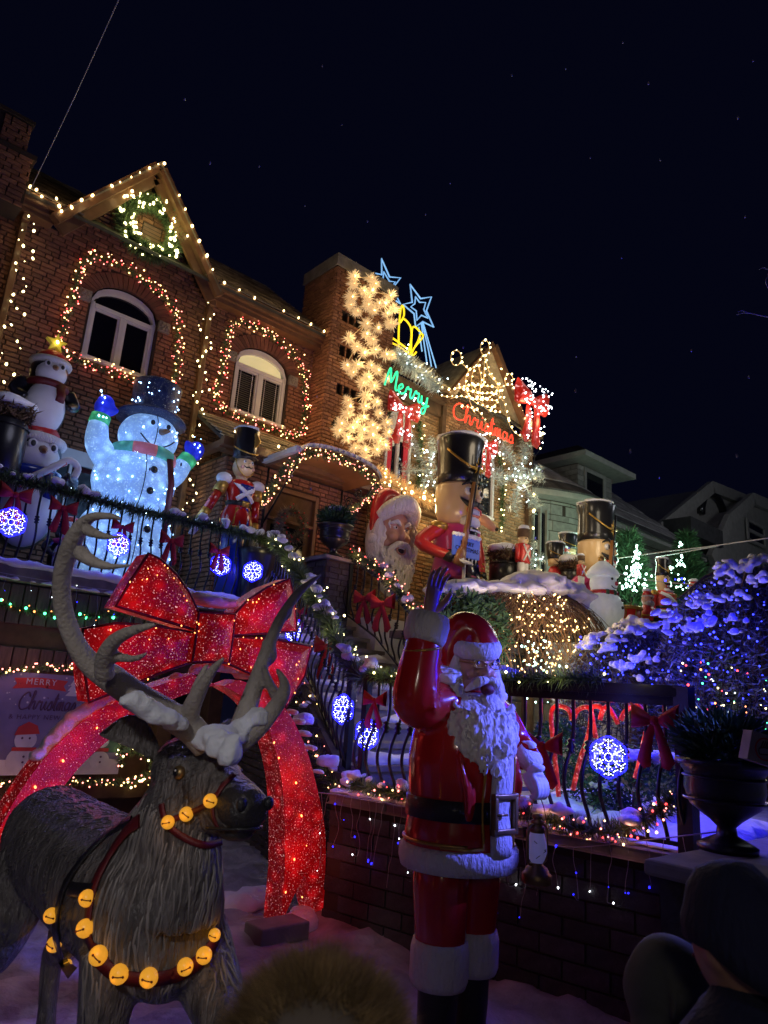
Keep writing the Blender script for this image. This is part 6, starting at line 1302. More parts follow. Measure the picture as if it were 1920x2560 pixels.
L(PL, 'snow_edge', m, 'snow'); m = MB(); m.tube([V(0, .03, -.15), V(0, .03, -1.0)], .03, 8); L(PL, 'post', m, 'white')
D2 = thing('reindeer_figure', 'small brown reindeer head and antlers with red sequin harness behind the barrel planter', 'statue', (10.05, 8.9, 3.62), None, 0, .74)
m = MB(); m.tube(cr([V(0, .3, 1.6), V(0, .05, 1.9), V(.02, -.1, 2.25), V(.06, -.3, 2.3)], 4), [.3, .22, .17, .15], 14); m.tube(cr([V(.04, -.15, 2.3), V(.1, -.4, 2.2), V(.16, -.62, 2.0), V(.18, -.72, 1.92)], 4), [.16, .14, .1, .06], 12)
for s in (-1, 1): m.tube([V(.04 + s * .12, -.1, 2.38), V(.04 + s * .28, -.04, 2.44)], [.07, .02], 8)
m.ell((0, .5, 1.4), (.32, .55, .32), 16, 12)
for x, y in ((-.18, .15), (.18, .15), (-.18, .9), (.18, .9)): m.tube([V(x, y, 1.3), V(x, y, 0)], [.1, .05], 10)
remesh(L(D2, 'body', m, 'skin'), .03, 3)
for s in (-1, 1):
    m = MB(); m.tube(cr([V(.04 + s * .06, -.1, 2.45), V(s * .2, 0, 2.7), V(s * .3, .05, 2.95), V(s * .24, .02, 3.25)], 4), [.045, .04, .035, .012], 8)
    for t_, e in ((.35, V(s * .04, -.15, .22)), (.6, V(s * .2, -.1, .2)), (.8, V(s * .14, -.05, .22))): p = V(.04 + s * .06, -.1, 2.45).lerp(V(s * .3, .05, 3.0), t_); m.tube([p, p + e], [.03, .008], 7)
    L(D2, 'antler', m, 'antler'); m = MB(); m.ell((.06 + s * .13, -.3, 2.36), .03, 8, 6); L(D2, 'eye', m, 'leather')
m = MB(); m.ell((.19, -.74, 1.94), .05, 10, 7); L(D2, 'nose', m, 'leather'); m = MB(); m.ell((.1, .1, 1.1), (.5, .42, .75), 16, 12); L(D2, 'sequin_blanket', m, 'redglow2')
m = MB(); needles(m, cr([V(-.3, -.1, 1.95), V(0, -.25, 1.7), V(.25, -.1, 1.9), V(0, .2, 2.15)], 6, True), .12, 60, .03); tag(L(D2, 'collar_greenery', m, 'needle', False), kind='stuff')
m = MB(); m.lump((.05, -.1, 2.46), (.16, .16, .1), .3, 2); m.lump((-.1, .3, 1.9), (.25, .3, .1), .3, 2); tag(L(D2, 'snow', m, 'snow'), kind='stuff')
# urns with plants
def urn(label, loc, r, h, plant=True, snow=True):
    t = thing('urn_planter', label, 'urn', loc); m = MB()
    m.lathe([(r * .62, 0), (r * .64, h * .06), (r * .5, h * .1), (r * .22, h * .17), (r * .2, h * .26), (r * .34, h * .33), (r * .74, h * .48), (r * .86, h * .66), (r * .84, h * .84), (r * .96, h * .92), (r * 1.04, h * .95), (r * 1.02, h), (r * .85, h), (r * .8, h * .9)], 30); L(t, 'bowl', m, 'urn')
    for z in (.55, .8): m = MB(); m.tube([V(r * .87 * math.cos(a), r * .87 * math.sin(a), h * z) for a in np.linspace(0, 2 * math.pi, 26)], r * .03, 6); L(t, 'moulding', m, 'urn')
    if plant:
        m = MB(); P = []
        for _ in range(1600): u = V(R.gauss(0, 1), R.gauss(0, 1), R.gauss(0, 1)).normalized() * R.random() ** .4; P.append(V(u.x * r * 1.0, u.y * r * 1.0, h + r * .35 + u.z * r * .65))
        m.blades(P, [(p - V(0, 0, h)).normalized() * r * .3 + V(R.uniform(-1, 1), R.uniform(-1, 1), R.uniform(-1, 1)) * r * .15 for p in P], r * .1); tag(L(t, 'foliage', m, 'leaf', False), kind='stuff')
        if snow: m = MB(); m.lump((r * .2, 0, h + r * .95), (r * .6, r * .5, r * .22), .4, 1.8); m.lump((-r * .4, -.05, h + r * .85), (r * .3, r * .35, r * .15), .4, 1.8); tag(L(t, 'snow', m, 'snow'), kind='stuff')
    return t
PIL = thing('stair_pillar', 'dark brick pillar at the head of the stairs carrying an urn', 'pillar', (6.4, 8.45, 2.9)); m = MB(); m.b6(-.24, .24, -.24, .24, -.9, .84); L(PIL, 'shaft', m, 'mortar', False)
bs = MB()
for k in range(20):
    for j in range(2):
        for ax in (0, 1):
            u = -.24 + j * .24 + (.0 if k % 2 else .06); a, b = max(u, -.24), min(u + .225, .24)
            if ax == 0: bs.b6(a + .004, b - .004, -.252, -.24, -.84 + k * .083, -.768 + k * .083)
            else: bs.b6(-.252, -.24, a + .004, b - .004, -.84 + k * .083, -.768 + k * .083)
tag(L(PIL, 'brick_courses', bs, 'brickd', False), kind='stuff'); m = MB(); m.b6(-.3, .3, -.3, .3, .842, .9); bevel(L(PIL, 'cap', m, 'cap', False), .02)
urn('black urn with snowy evergreen on the stair pillar beside the front door', (6.42, 8.4, 3.8), .27, .52)
urn('big black urn on the street wall at the right edge, dark shrub in it', (4.5, 1.92, 1.1), .26, .5, True, False)
PT = thing('tall_pot', 'tall glossy dark pot wound in greenery at the corner of the balcony rail', 'pot', (5.5, 8.95, 2.75)); m = MB(); m.lathe([(.2, 0), (.24, .05), (.26, .2), (.24, .24), (.27, .26), (.28, .7), (.32, .95), (.34, 1.05), (.26, 1.06)], 28); L(PT, 'pot', m, 'urn')
tub('dark blue glazed pot with snow covered shrub at the left picture edge', W(-12, 1195, y=9.5), .26, .75)
# ================================================================== RAILINGS
_bp = MB(); _bp.tube(cr([V(0, 0, 0), V(0, -.02, .08), V(0, -.085, .24), V(0, -.075, .38), V(0, -.02, .52), V(0, .005, .66), V(0, 0, .9)], 4), .0135, 6); BALM = mesh_of('baluster', _bp); BALM.materials.append(MT['iron'])
_kn = MB(); _kn.lathe([(.012, -.05), (.03, -.035), (.018, -.02), (.034, 0), (.018, .02), (.03, .035), (.012, .05)], 10); KNM = mesh_of('knuckle', _kn); KNM.materials.append(MT['iron'])
def railing(label, P, n, out, h=.93, top=.065, posts=True, group='black iron railings'):
    """P: foot line (polyline); out: direction the balusters belly towards"""
    P = [Vector(p) for p in P]; t = thing('iron_railing', label, 'railing', P[0], group); tot = sum((b - a).length for a, b in zip(P, P[1:])); pts = resample(P, tot / n); rz = math.atan2(out[0], -out[1])
    up = V(0, 0, h)
    for nm, dz, w_, hh in (('top_rail', h + .02, top, .055), ('bottom_rail', .03, .03, .025)):
        m = MB()
        for a, b in zip(P, P[1:]): m.bar(a + V(0, 0, dz), b + V(0, 0, dz), w_, hh)
        obj(nm, m, MT['iron'], t, False)
    for p in pts[:n + 1]:
        o = bpy.data.objects.new('baluster', BALM); COL.objects.link(o); o.parent = t; o.location = p + V(0, 0, .03) - P[0]; o.rotation_euler = (0, 0, rz); o.scale = (1, 1, (h - .03) / .9)
        k = bpy.data.objects.new('knuckle', KNM); COL.objects.link(k); k.parent = o; k.location = (0, -.02, .52)
    if posts:
        for p in (P[0], P[-1]): m = MB(); m.b6(p.x - .03, p.x + .03, p.y - .03, p.y + .03, p.z, p.z + h + .04); obj('post', m, MT['iron'], t, False)
    return t
railing('black bellied iron railing along the snowy balcony edge', [(-.5, 8.98, 3.04), (5.25, 8.98, 3.04)], 40, (0, -1), .93)
SLP = [V(5.62, 8.85, 3.02), V(5.3, 7.9, 2.62), V(4.85, 6.5, 1.85), V(4.42, 5.3, 1.12)]
railing('black iron stair railing, left side, wound in snowy lit garland', SLP, 26, (-1, 0), .9)
SRP = [V(6.62, 8.2, 2.95), V(6.62, 7.5, 2.6), V(6.6, 6.4, 1.75), V(6.55, 5.4, 1.1)]
railing('black iron stair railing, right side, with red lit garland and two bows', SRP, 18, (-1, 0), .85)
FNA, FNB = V(4.22, 4.85, 1.03), V(4.66, 2.22, 1.03)
FT = railing('black iron fence on the driveway wall behind the waving statue', [FNA, FNB], 21, (-1, .17), .93, .09)
m = MB(); m.b6(FNB.x - .05, FNB.x + .05, FNB.y - .05, FNB.y + .05, 1.0, 2.02); obj('gate_post', m, MT['iron'], FT, False); m = MB(); m.bar(FNA + V(0, 0, .93) + (FNB - FNA) * .45, FNB + V(0, 0, .93), .05, .13); obj('gate_top', m, MT['iron'], FT, False)

# ------------------------------------------------------------------ garlands
W2L = [('b_warm', 16, .03), ('b_pink', 14, .026)]
up = V(0, 0, .95)
garland('dark fir garland with snow lumps along the balcony rail', [V(-.4, 8.95, 4.01), V(1.2, 8.95, 3.98), V(2.4, 8.93, 4.01), V(3.6, 8.95, 3.97), V(4.6, 8.95, 4.0), V(5.3, 8.9, 3.98), V(5.6, 8.85, 3.96)], .14, 260, .02, [('b_cool', 1, .02)], snow=.17)
garland('snowy garland with large warm bulbs winding down the left stair rail', cr([p + V(-.04, 0, .97) for p in SLP] + [V(4.3, 5.0, 1.97)], 6), .16, 300, .018, [('b_yel', 10, .034)], snow=.15)
garland('garland of red and warm bulbs on the right stair rail', cr([p + V(-.03, 0, .96) for p in SRP], 6), .13, 260, .017, [('b_pink', 22, .028), ('b_warm', 12, .028), ('b_red', 10, .024)], snow=.26)
garland('thick dark garland with yellow bulbs over the fence top', cr([FNA + V(-.03, 0, .98), FNA.lerp(FNB, .25) + V(-.04, 0, .93), FNA.lerp(FNB, .45) + V(-.04, 0, .97), FNA.lerp(FNB, .62) + V(-.04, 0, 1.0), FNA.lerp(FNB, .8) + V(-.03, 0, 1.02)], 6), .12, 420, .011, [('b_yel', 13, .03)], snow=.6)
garland('red and gold lit garland with snow along the fence foot', cr([FNA + V(-.06, .05, .06), FNA.lerp(FNB, .3) + V(-.07, 0, .05), FNA.lerp(FNB, .55) + V(-.08, 0, .09), FNA.lerp(FNB, .75) + V(-.09, 0, .03), FNA.lerp(FNB, .88) + V(-.08, 0, .1), FNB + V(-.06, .06, .3)], 7), .1, 420, .01, [('b_pink', 18, .02), ('b_warm', 16, .022), ('b_red', 18, .02)], snow=.16)
garland('warm and red lit garland tumbling down the lower stair rail', cr([W(700, 1640, x=5.1), W(760, 1760, x=4.75), W(790, 1860, x=4.5), W(835, 1960, x=4.3), W(870, 1990, x=4.2)], 7), .13, 320, .014, [('b_pink', 22, .026), ('b_warm', 22, .026)], snow=.2)
def around(a, b, z0, z1, arc, y): return cr([V(a - .22, y, z0 - .12), V(a - .24, y, (z0 + z1) / 2), V(a - .16, y, z1 + .16), V(a + .12, y, z1 + arc + .22), V((a + b) / 2, y, z1 + arc + .3), V(b - .12, y, z1 + arc + .2), V(b + .2, y, z1 + .12), V(b + .24, y, (z0 + z1) / 2), V(b + .24, y, z0 - .1), V((a + b) / 2, y, z0 - .16)], 6, True)
for (a, b), lab in zip(WINS, ('red and warm lit garland framing the dark arched window under the gable', 'red and warm lit garland framing the arched window with blinds')):
    pth = cr([V(a - .3, FY - .08, 6.58), V(a - .3, FY - .08, 7.3), V(a - .26, FY - .08, 8.1), V(a, FY - .08, 8.3), V(a + .45, FY - .08, 8.32), V(b - .2, FY - .08, 8.18), V(b + .22, FY - .08, 7.98), V(b + .36, FY - .08, 7.4), V(b + .34, FY - .08, 6.58), V((a + b) / 2, FY - .08, 6.5)], 6, True); garland(lab, pth + [pth[0]], .095, 110, .016, [('b_warm', 19, .034), ('b_pink', 14, .03), ('b_red', 8, .03)], jit=.09)
cx0, cx1 = 5.85, 7.5
cf = cr([V(5.82, 9.7, 4.7), V(5.8, 9.1, 5.1), V(5.86, 8.74, 5.36), V(6.2, 8.7, 5.47), V(6.7, 8.7, 5.5), V(7.2, 8.7, 5.42), V(7.52, 8.72, 5.26)], 6)
garland('red and warm lit garland round the curved door canopy', cf, .12, 150, .016, [('b_warm', 26, .03), ('b_pink', 22, .028)], snow=1.2)
garland('red lit garland on the right bracket of the door canopy', cr([V(7.5, 8.75, 5.2), V(7.42, 9.1, 5.0), V(7.32, 9.4, 4.75), V(7.25, 9.62, 4.45), V(7.2, 9.62, 4.3)], 5), .1, 140, .015, [('b_pink', 34, .028), ('b_warm', 14, .028)])
garland('green and red lit garland across the garage lintel', cr([W(-30, 1500, y=9.02), W(90, 1530, y=9.02), W(200, 1540, y=9.02), W(320, 1535, y=9.02), W(420, 1530, y=9.02)], 6), .08, 170, .014, [('b_grn', 7, .05), ('b_orng', 9, .03)])
garland('red and warm lit garland over the snowman banner', cr([W(-30, 1690, y=8.93), W(60, 1672, y=8.93), W(140, 1668, y=8.93), W(210, 1668, y=8.93), W(290, 1680, y=8.93)], 6), .07, 170, .013, [('b_warm', 12, .03), ('b_pink', 26, .026)])
garland('red and warm lit garland below the snowman banner', cr([W(-30, 1958, y=8.93), W(100, 1958, y=8.93), W(240, 1955, y=8.93), W(330, 1952, y=8.93), W(385, 1940, y=8.93)], 6), .08, 170, .013, [('b_warm', 16, .03), ('b_pink', 16, .026)])
garland('yellow and red lit garland hanging right of the banner', cr([W(325, 1800, y=8.92), W(318, 1850, y=8.92), W(300, 1880, y=8.9), W(305, 1920, y=8.9)], 6), .08, 140, .013, [('b_yel', 18, .034), ('b_pink', 10, .026)])
garland('yellow lit garland loop beside the garage doorway', cr([W(322, 1880, y=8.92), W(360, 1888, y=8.92), W(385, 1915, y=8.92), W(350, 1945, y=8.92), W(310, 1965, y=8.92)], 6), .08, 140, .013, [('b_yel', 16, .034), ('b_pink', 6, .026)])
(a3, b3), (a4, b4) = W2
garland('garland with big yellow bulbs right of the nearer pointed window', [V(b3 + .2, HY - .1, Z20 - .3), V(b3 + .2, HY - .1, 7.0), V(b3 + .12, HY - .1, 7.7)], .13, 130, .02, [('b_yel', 7, .06)])
garland('garland left of the nearer pointed window', [V(a3 - .2, HY - .1, Z20 - .3), V(a3 - .18, HY - .1, 7.0), V(a3 - .05, HY - .1, 7.6)], .13, 130, .02, [('b_yel', 4, .05)])
garland('garland with yellow bulbs right of the farther pointed window', [V(b4 + .22, HY - .1, Z20 - .3), V(b4 + .22, HY - .1, 7.0), V(b4 + .02, HY - .1, 7.7)], .13, 130, .02, [('b_yel', 7, .06)])
garland('champagne tinsel with warm bulbs heaped along the porch roof', cr([W(945, 1190, y=9.5), W(985, 1215, y=9.5), W(1030, 1240, y=9.5), W(1075, 1262, y=9.5)], 6) + cr([W(1070, 1248, y=9.65), W(1020, 1222, y=9.65), W(975, 1195, y=9.65), W(940, 1172, y=9.65)], 6), .17, 260, .014, [('b_gold', 10, .05)], mat='tinselw', cat='tinsel')
garland('silver tinsel with cool bulbs along the roof edge above the green lettering', cr([W(985, 875, y=10.05), W(1010, 905, y=10.02), W(1045, 930, y=10.02), W(1080, 955, y=10.02), W(1095, 975, y=10.02)], 6), .26, 300, .02, [('b_cool', 14, .045)], mat='tinsel', cat='tinsel')
def wreath(label, c, r, tr, mat, lights, per=420, w_=.03, group=None):
    ring = [c + V(r * math.cos(a), 0, r * math.sin(a)) for a in np.linspace(0, 2 * math.pi, 40)]; t = thing('wreath', label, 'wreath', c, group); m = MB(); needles(m, ring, tr, per, w_); tag(obj('greenery', m, MT[mat], t, False), kind='stuff')
    for lm, n, s in lights:
        P = []
        for _ in range(n): a = R.uniform(0, 2 * math.pi); k = r + R.choice((-1, 1)) * tr * R.uniform(.2, .7); P.append(c + V(k * math.cos(a), -R.uniform(.04, tr), k * math.sin(a)))
        bulbs(t, P, lm, s)
    return t
wreath('round fir wreath with yellow white bulbs high in the lit gable', V(3.68, 10.66, 9.2), .46, .2, 'needle', [('b_yel', 110, .05)], 700, .034)
for a in (.4, 1.6, 2.8, 4.0, 5.2): lamp(V(3.68 + .42 * math.cos(a), 10.3, 9.2 + .42 * math.sin(a)), (.85, .95, .3), 1.5, .05)
wr = wreath('frosted pine wreath with red berries on the front door', V(W(728, 1312, y=9.58).x, 9.58, W(728, 1312, y=9.58).z), .24, .13, 'needlef', [], 330, .014); m = MB()
for _ in range(30): a = R.uniform(0, 6.28); k = .24 + R.uniform(-.1, .1); m.ell(wloc(wr) + V(k * math.cos(a), -.09, k * math.sin(a)), .014, 6, 5)
tag(obj('berries', m, MT['redm'], wr), kind='stuff')
# ------------------------------------------------------------------ strings of bulbs
gcol = 'strings of warm bulbs edging the roofs'
string_lights('large warm bulbs along the left rake of the gable', [V(GX - GHW - .08, 10.4, GB + .02), V(GX, 10.4, GZ + .16)], 'b_gold', .055, .21, gcol)
string_lights('large warm bulbs down the right rake of the gable', [V(GX + .03, 10.4, GZ + .14), V(GX + GHW + .1, 10.4, GB)], 'b_gold', .055, .27, gcol)
string_lights('warm bulbs along the gutter above the window with blinds', [V(GX + GHW + .15, 10.44, 8.73), V(7.3, 10.44, 8.73)], 'b_gold', .055, .32, gcol)
string_lights('warm bulbs on the short gutter left of the gable', [V(1.75, 10.42, 8.73), V(2.3, 10.42, 8.7)], 'b_gold', .055, .12, gcol, jit=.05)
for lab, (p, q), mt, n in (('yellow bulbs climbing the downspout at the left edge', (W(70, 545, y=10.55), W(10, 1000, y=10.55)), 'b_yel', 3), ('yellow green bulbs climbing the downspout between the two arched windows', (W(520, 760, y=10.55), W(468, 1300, y=10.55)), 'b_yel', 3)):
    P = [p.lerp(q, k / 30) + V(.13 * math.sin(k * 1.25) + R.uniform(-.05, .05), -.03, 0) for k in range(31)]; string_lights(lab, P, mt, .04, .13, 'bulbs wound round downspouts', .03)
string_lights('warm bulbs round the eave of the little porch roof', [V(5.02, 10.7, 5.6), V(5.0, 9.28, 5.6), V(6.0, 9.26, 5.62)], 'b_gold', .05, .17, gcol, .04)
string_lights('yellow bulbs along the porch gutter above the santa face', [V(7.9, 9.25, 5.58), V(10.7, 9.25, 5.58)], 'b_yel', .07, .3, gcol, .03)
string_lights('big yellow bulbs down the right corner of the lit house', [V(14.05, 10.1, 8.62), V(14.08, 10.12, 8.3), V(13.98, 10.3, 8.0), V(13.98, 10.3, 4.2)], 'b_yel', .085, .42, gcol, .02)
string_lights('bulbs along the eave below the green lettering', [V(9.9, 10.08, 8.6), V(G2X - G2W, 10.08, 8.55)], 'b_yel', .06, .22, gcol, .05)
string_lights('yellow bulbs on the right rake of the lit house gable', [V(G2X, 10.05, G2Z + .12), V(G2X + G2W + .1, 10.05, G2B), V(14.0, 10.05, 8.62)], 'b_yel', .06, .2, gcol, .05)
# crown shaped frame of bulbs over the second gable
CW = thing('crown_display', 'crown shaped wire frame of warm bulbs with three ovals over the lit gable', 'light display', W(1200, 960, y=9.9)); m = MB()
cq = lambda x, y: W(820 + x / 2.765, 600 + y / 2.765, y=9.88)
CL = [[(975, 900), (950, 960), (960, 1040), (1000, 1170), (1020, 1200)], [(975, 895), (1020, 870), (1075, 800), (1110, 900), (1150, 960)], [(850, 1095), (920, 1080), (1010, 1100), (1110, 1090), (1180, 1020)], [(870, 1030), (1000, 1000), (1100, 1010), (1180, 1020)], [(1020, 870), (990, 960), (1010, 1060), (1100, 1170), (1190, 1190)], [(1110, 930), (1170, 1000), (1180, 1100), (1110, 1190)], [(1150, 960), (1190, 1020), (1215, 1110), (1245, 1250)], [(1245, 1250), (1290, 1330), (1400, 1390)], [(920, 1150), (1020, 1170), (1080, 1240), (1120, 1360)], [(920, 845), (975, 900)], [(1085, 800), (1075, 1000)], [(1235, 1000), (1190, 1020)], [(780, 1075), (830, 1085), (870, 1075)], [(1040, 870), (1060, 960), (1050, 1060), (1080, 1150)], [(960, 1040), (1060, 1060), (1150, 1060), (1210, 1110)], [(1010, 1010), (1060, 1090), (1160, 1110)], [(900, 1000), (960, 1060), (1030, 1130), (1130, 1160)]]
CL += [[(cx + rx * math.cos(a), cy + ry * math.sin(a)) for a in np.linspace(0, 2 * math.pi, 13)] for cx, cy, rx, ry in ((885, 815, 36, 52), (1085, 745, 31, 52), (1250, 965, 28, 42))]
for pl in CL: P = [cq(*p) for p in pl]; P = cr(P, 4) if len(P) > 2 else P; m.tube(P, .012, 4); bulbs(CW, [p + V(0, -.03, 0) for p in resample(P, .17)], 'b_yel', .052)
obj('frame_wire', m, MT['tinselw'], CW)
# pompom snowflakes
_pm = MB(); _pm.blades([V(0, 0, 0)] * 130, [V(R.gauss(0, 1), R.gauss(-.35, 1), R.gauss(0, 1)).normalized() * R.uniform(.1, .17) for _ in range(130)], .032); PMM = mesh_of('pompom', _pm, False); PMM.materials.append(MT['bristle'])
UPP = [(175, 255), (295, 265), (170, 305), (320, 305), (240, 355), (300, 350), (160, 395), (275, 400), (425, 385), (150, 450), (270, 450), (345, 440), (385, 440), (450, 480), (195, 495), (310, 490), (400, 510), (260, 580), (340, 610), (420, 580), (145, 680), (260, 650), (300, 690), (190, 740), (245, 780), (320, 760), (395, 790), (125, 870), (200, 860), (290, 870), (340, 900), (165, 915), (270, 950), (400, 960), (235, 990), (310, 1010), (435, 800), (440, 580)]
LOW = [(255, 1075), (130, 1110), (330, 1120), (145, 1150), (250, 1150), (350, 1200), (130, 1200), (240, 1225), (190, 1260), (300, 1280), (400, 1260), (85, 1270), (160, 1300), (240, 1310), (330, 1300), (70, 1320), (130, 1370), (220, 1370), (300, 1350), (180, 1440), (250, 1450), (330, 1450), (390, 1420), (250, 1500), (350, 1390), (410, 1330)]
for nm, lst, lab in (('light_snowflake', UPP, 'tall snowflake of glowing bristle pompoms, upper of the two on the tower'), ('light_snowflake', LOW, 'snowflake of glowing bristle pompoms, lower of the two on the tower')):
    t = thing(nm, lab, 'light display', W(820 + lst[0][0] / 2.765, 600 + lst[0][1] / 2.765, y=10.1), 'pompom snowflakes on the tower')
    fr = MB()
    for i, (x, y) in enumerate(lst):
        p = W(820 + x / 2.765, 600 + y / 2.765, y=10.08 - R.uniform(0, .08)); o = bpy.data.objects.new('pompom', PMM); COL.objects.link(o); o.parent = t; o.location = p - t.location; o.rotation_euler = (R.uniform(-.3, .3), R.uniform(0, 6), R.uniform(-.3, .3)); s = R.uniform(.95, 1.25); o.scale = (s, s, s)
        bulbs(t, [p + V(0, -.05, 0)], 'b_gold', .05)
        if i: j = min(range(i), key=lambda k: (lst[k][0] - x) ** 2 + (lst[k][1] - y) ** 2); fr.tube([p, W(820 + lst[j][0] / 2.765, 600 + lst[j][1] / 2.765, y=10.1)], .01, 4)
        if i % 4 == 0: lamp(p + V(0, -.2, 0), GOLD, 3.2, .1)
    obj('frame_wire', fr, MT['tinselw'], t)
# rope light lettering
GL = dict(M=([[(0, 0), (.15, 1.7), (.3, 2.0), (.55, .6), (.9, 2.0), (1.05, 1.7), (1.1, .3), (1.3, 0)]], 1.3), e=([[(0, .1), (.35, .5), (.5, .85), (.3, 1.0), (.1, .6), (.2, .1), (.5, 0), (.75, .2)]], .75), r=([[(0, .1), (.15, .9), (.25, 1.05), (.35, .85), (.6, .95), (.6, .3), (.75, 0), (.9, .15)]], .88), y=([[(0, .9), (.1, .2), (.35, 0), (.6, .4), (.65, 1), (.65, 0), (.55, -.9), (.25, -.95), (.3, -.4), (.95, .15)]], .95),
          C=([[(1.1, 1.5), (.9, 1.95), (.5, 1.85), (.1, 1.2), (.15, .4), (.5, 0), (1.0, .1), (1.3, .3)]], 1.25), h=([[(0, .2), (.3, 1.6), (.3, 2.1), (.15, 2.0), (.15, 0), (.3, .8), (.55, 1.0), (.65, .7), (.65, .15), (.85, .05)]], .85), i=([[(0, .2), (.15, 1.0), (.2, .15), (.4, .05)], [(.16, 1.4), (.2, 1.45)]], .42), s=([[(0, .1), (.3, 1.05), (.5, .5), (.4, 0), (.1, .05), (.6, .1)]], .6), t=([[(0, .2), (.25, 2.0), (.25, .2), (.45, 0)], [(.0, 1.35), (.5, 1.4)]], .48), m=([[(0, .1), (.1, 1.0), (.15, 0), (.25, .8), (.4, 1.0), (.45, 0), (.55, .8), (.7, 1.0), (.75, .1), (.95, .05)]], .95), a=([[(.55, .9), (.25, 1.0), (.05, .5), (.25, 0), (.55, .4), (.6, 1.0), (.6, .15), (.8, .05)]], .8))
def script_word(parent, word, o, ux, uz, mat, rr, off=0.0, ring=1):
    """cursive word; o: left end of the base line, ux/uz: x-height units along and up; off>0 draws the outline as two ropes"""
    x = 0.0
    for ch in word:
        st, w_ = GL[ch]; m = MB()
        for s in st:
            c2 = cr([V(p[0], p[1], 0) for p in s], 5) if len(s) > 2 else [V(p[0], p[1], 0) for p in s]
            for sg in ((-1, 1) if off else (0,)):
                P = []
                for i, p in enumerate(c2):
                    t = c2[min(i + 1, len(c2) - 1)] - c2[max(i - 1, 0)]; t = t.normalized() if t.length > 1e-6 else V(1, 0, 0)
                    q = p + V(-t.y, t.x, 0) * off * sg; P.append(o + ux * (x + q.x) + uz * q.y)
                m.tube(P, rr, 5)
        obj('letter', m, MT[mat], parent); x += w_ + .06
    return x
NM = thing('neon_word', 'green rope light word Merry hung below the roof edge', 'sign', W(1030, 985, y=9.95)); script_word(NM, 'Merry', W(962, 962, y=9.9), V(.25, 0, -.012), V(.03, 0, .2), 'n_grn', .02)
NC = thing('neon_word', 'red rope light word Christmas below the crown of bulbs', 'sign', W(1200, 1050, y=9.95)); o_ = W(1130, 1042, y=9.85); e_ = W(1284, 1110, y=9.85); tot = sum(GL[c][1] + .06 for c in 'Christmas'); script_word(NC, 'Christmas', o_, (e_ - o_) / tot, V(.02, 0, .2), 'n_red', .018)
def rope_line(parent, name, pts, mat, rr, closed=False, smooth=False):
    P = [W(*p, y=10.4) for p in pts]; P = cr(P, 6, closed) if smooth else P; m = MB(); m.tube(P, rr, 6, closed=closed); return obj(name, m, MT[mat], parent)
CWN = thing('rope_light_crown', 'yellow rope light crown standing on the roof', 'light display', W(1010, 870, y=10.4))
c5 = lambda L_: [(820 + x / 2.765, 600 + y / 2.765) for x, y in L_]
for pl in ([(385, 690), (480, 730), (575, 795), (610, 775)], [(400, 650), (450, 680), (560, 760)], [(400, 655), (420, 580), (410, 520), (395, 490)], [(445, 690), (432, 600), (440, 520), (500, 480)], [(488, 720), (490, 600), (505, 470), (520, 460), (525, 520), (500, 570)], [(555, 780), (575, 680), (570, 600), (525, 545), (500, 570)], [(575, 795), (575, 700), (580, 620), (600, 600), (640, 640), (655, 670), (600, 740), (575, 795)], [(600, 740), (625, 690), (640, 640)]): rope_line(CWN, 'rope_light', c5(pl), 'n_yel', .022, smooth=True)
def star5(label, cx, cy, pts, inner, tails):
    t = thing('shooting_star', label, 'light display', W(*c5([(cx, cy)])[0], y=10.4)); rope_line(t, 'star_outline', c5(pts), 'n_blue', .02, True)
    if inner: rope_line(t, 'inner_star', c5(inner), 'n_blue', .017, True)
    for tl in tails: rope_line(t, 'tail', c5(tl), 'n_blue', .015, smooth=True)
star5('blue white rope light shooting star, left and higher of the two', 420, 300, [(370, 130), (425, 255), (502, 262), (445, 335), (500, 440), (395, 370), (340, 380), (365, 290), (330, 230), (372, 240)], [(385, 220), (425, 285), (465, 290), (430, 340), (440, 395), (395, 350), (365, 330), (380, 280)], [])
star5('blue white rope light shooting star with four tails, right and lower of the two', 640, 470, [(568, 308), (640, 405), (715, 393), (680, 490), (730, 602), (655, 565), (605, 600), (595, 510), (518, 445), (582, 430)], [(605, 392), (632, 430), (675, 432), (662, 480), (690, 540), (645, 520), (615, 555), (610, 490), (572, 462), (600, 440)], [[(655, 565), (700, 720), (748, 885)], [(650, 575), (690, 740), (715, 875)], [(645, 580), (668, 740), (685, 860)], [(628, 600), (640, 700), (650, 770)]])
BR = bow('big red tinsel bow with white bulbs on the roof corner above the red lettering', W(1327, 1005, y=9.8), 1.45, group='red tinsel bows with bulbs', mat='redglow2', name='tinsel_bow')
B3 = bow('red tinsel bow with white bulbs over the nearer pointed window', W(1008, 1025, y=10.2), 1.05, group='red tinsel bows with bulbs', mat='redglow2', name='tinsel_bow'); B4 = bow('red tinsel bow with white bulbs over the farther pointed window', W(1212, 1115, y=10.2), .95, group='red tinsel bows with bulbs', mat='redglow2', name='tinsel_bow')
for t, n in ((BR, 90), (B3, 44), (B4, 44)):
    s = t.scale[0]; m = MB()
    for k in range(n):
        a = R.uniform(0, 6.28); side = R.choice((-1, 1))
        p = V(side * R.uniform(.02, .18), -.06, .03 + .09 * math.sin(a)) if k % 3 else V(side * R.uniform(.02, .11), -.05, R.uniform(-.32, -.02))
        m.ell(p, .017 / s, 5, 4)
    tag(obj('mini_lights', m, MT['b_wht'], t, world=False), kind='stuff'); lamp(wloc(t) + V(0, -.5, .1), (1, .85, .75), 4, .2)
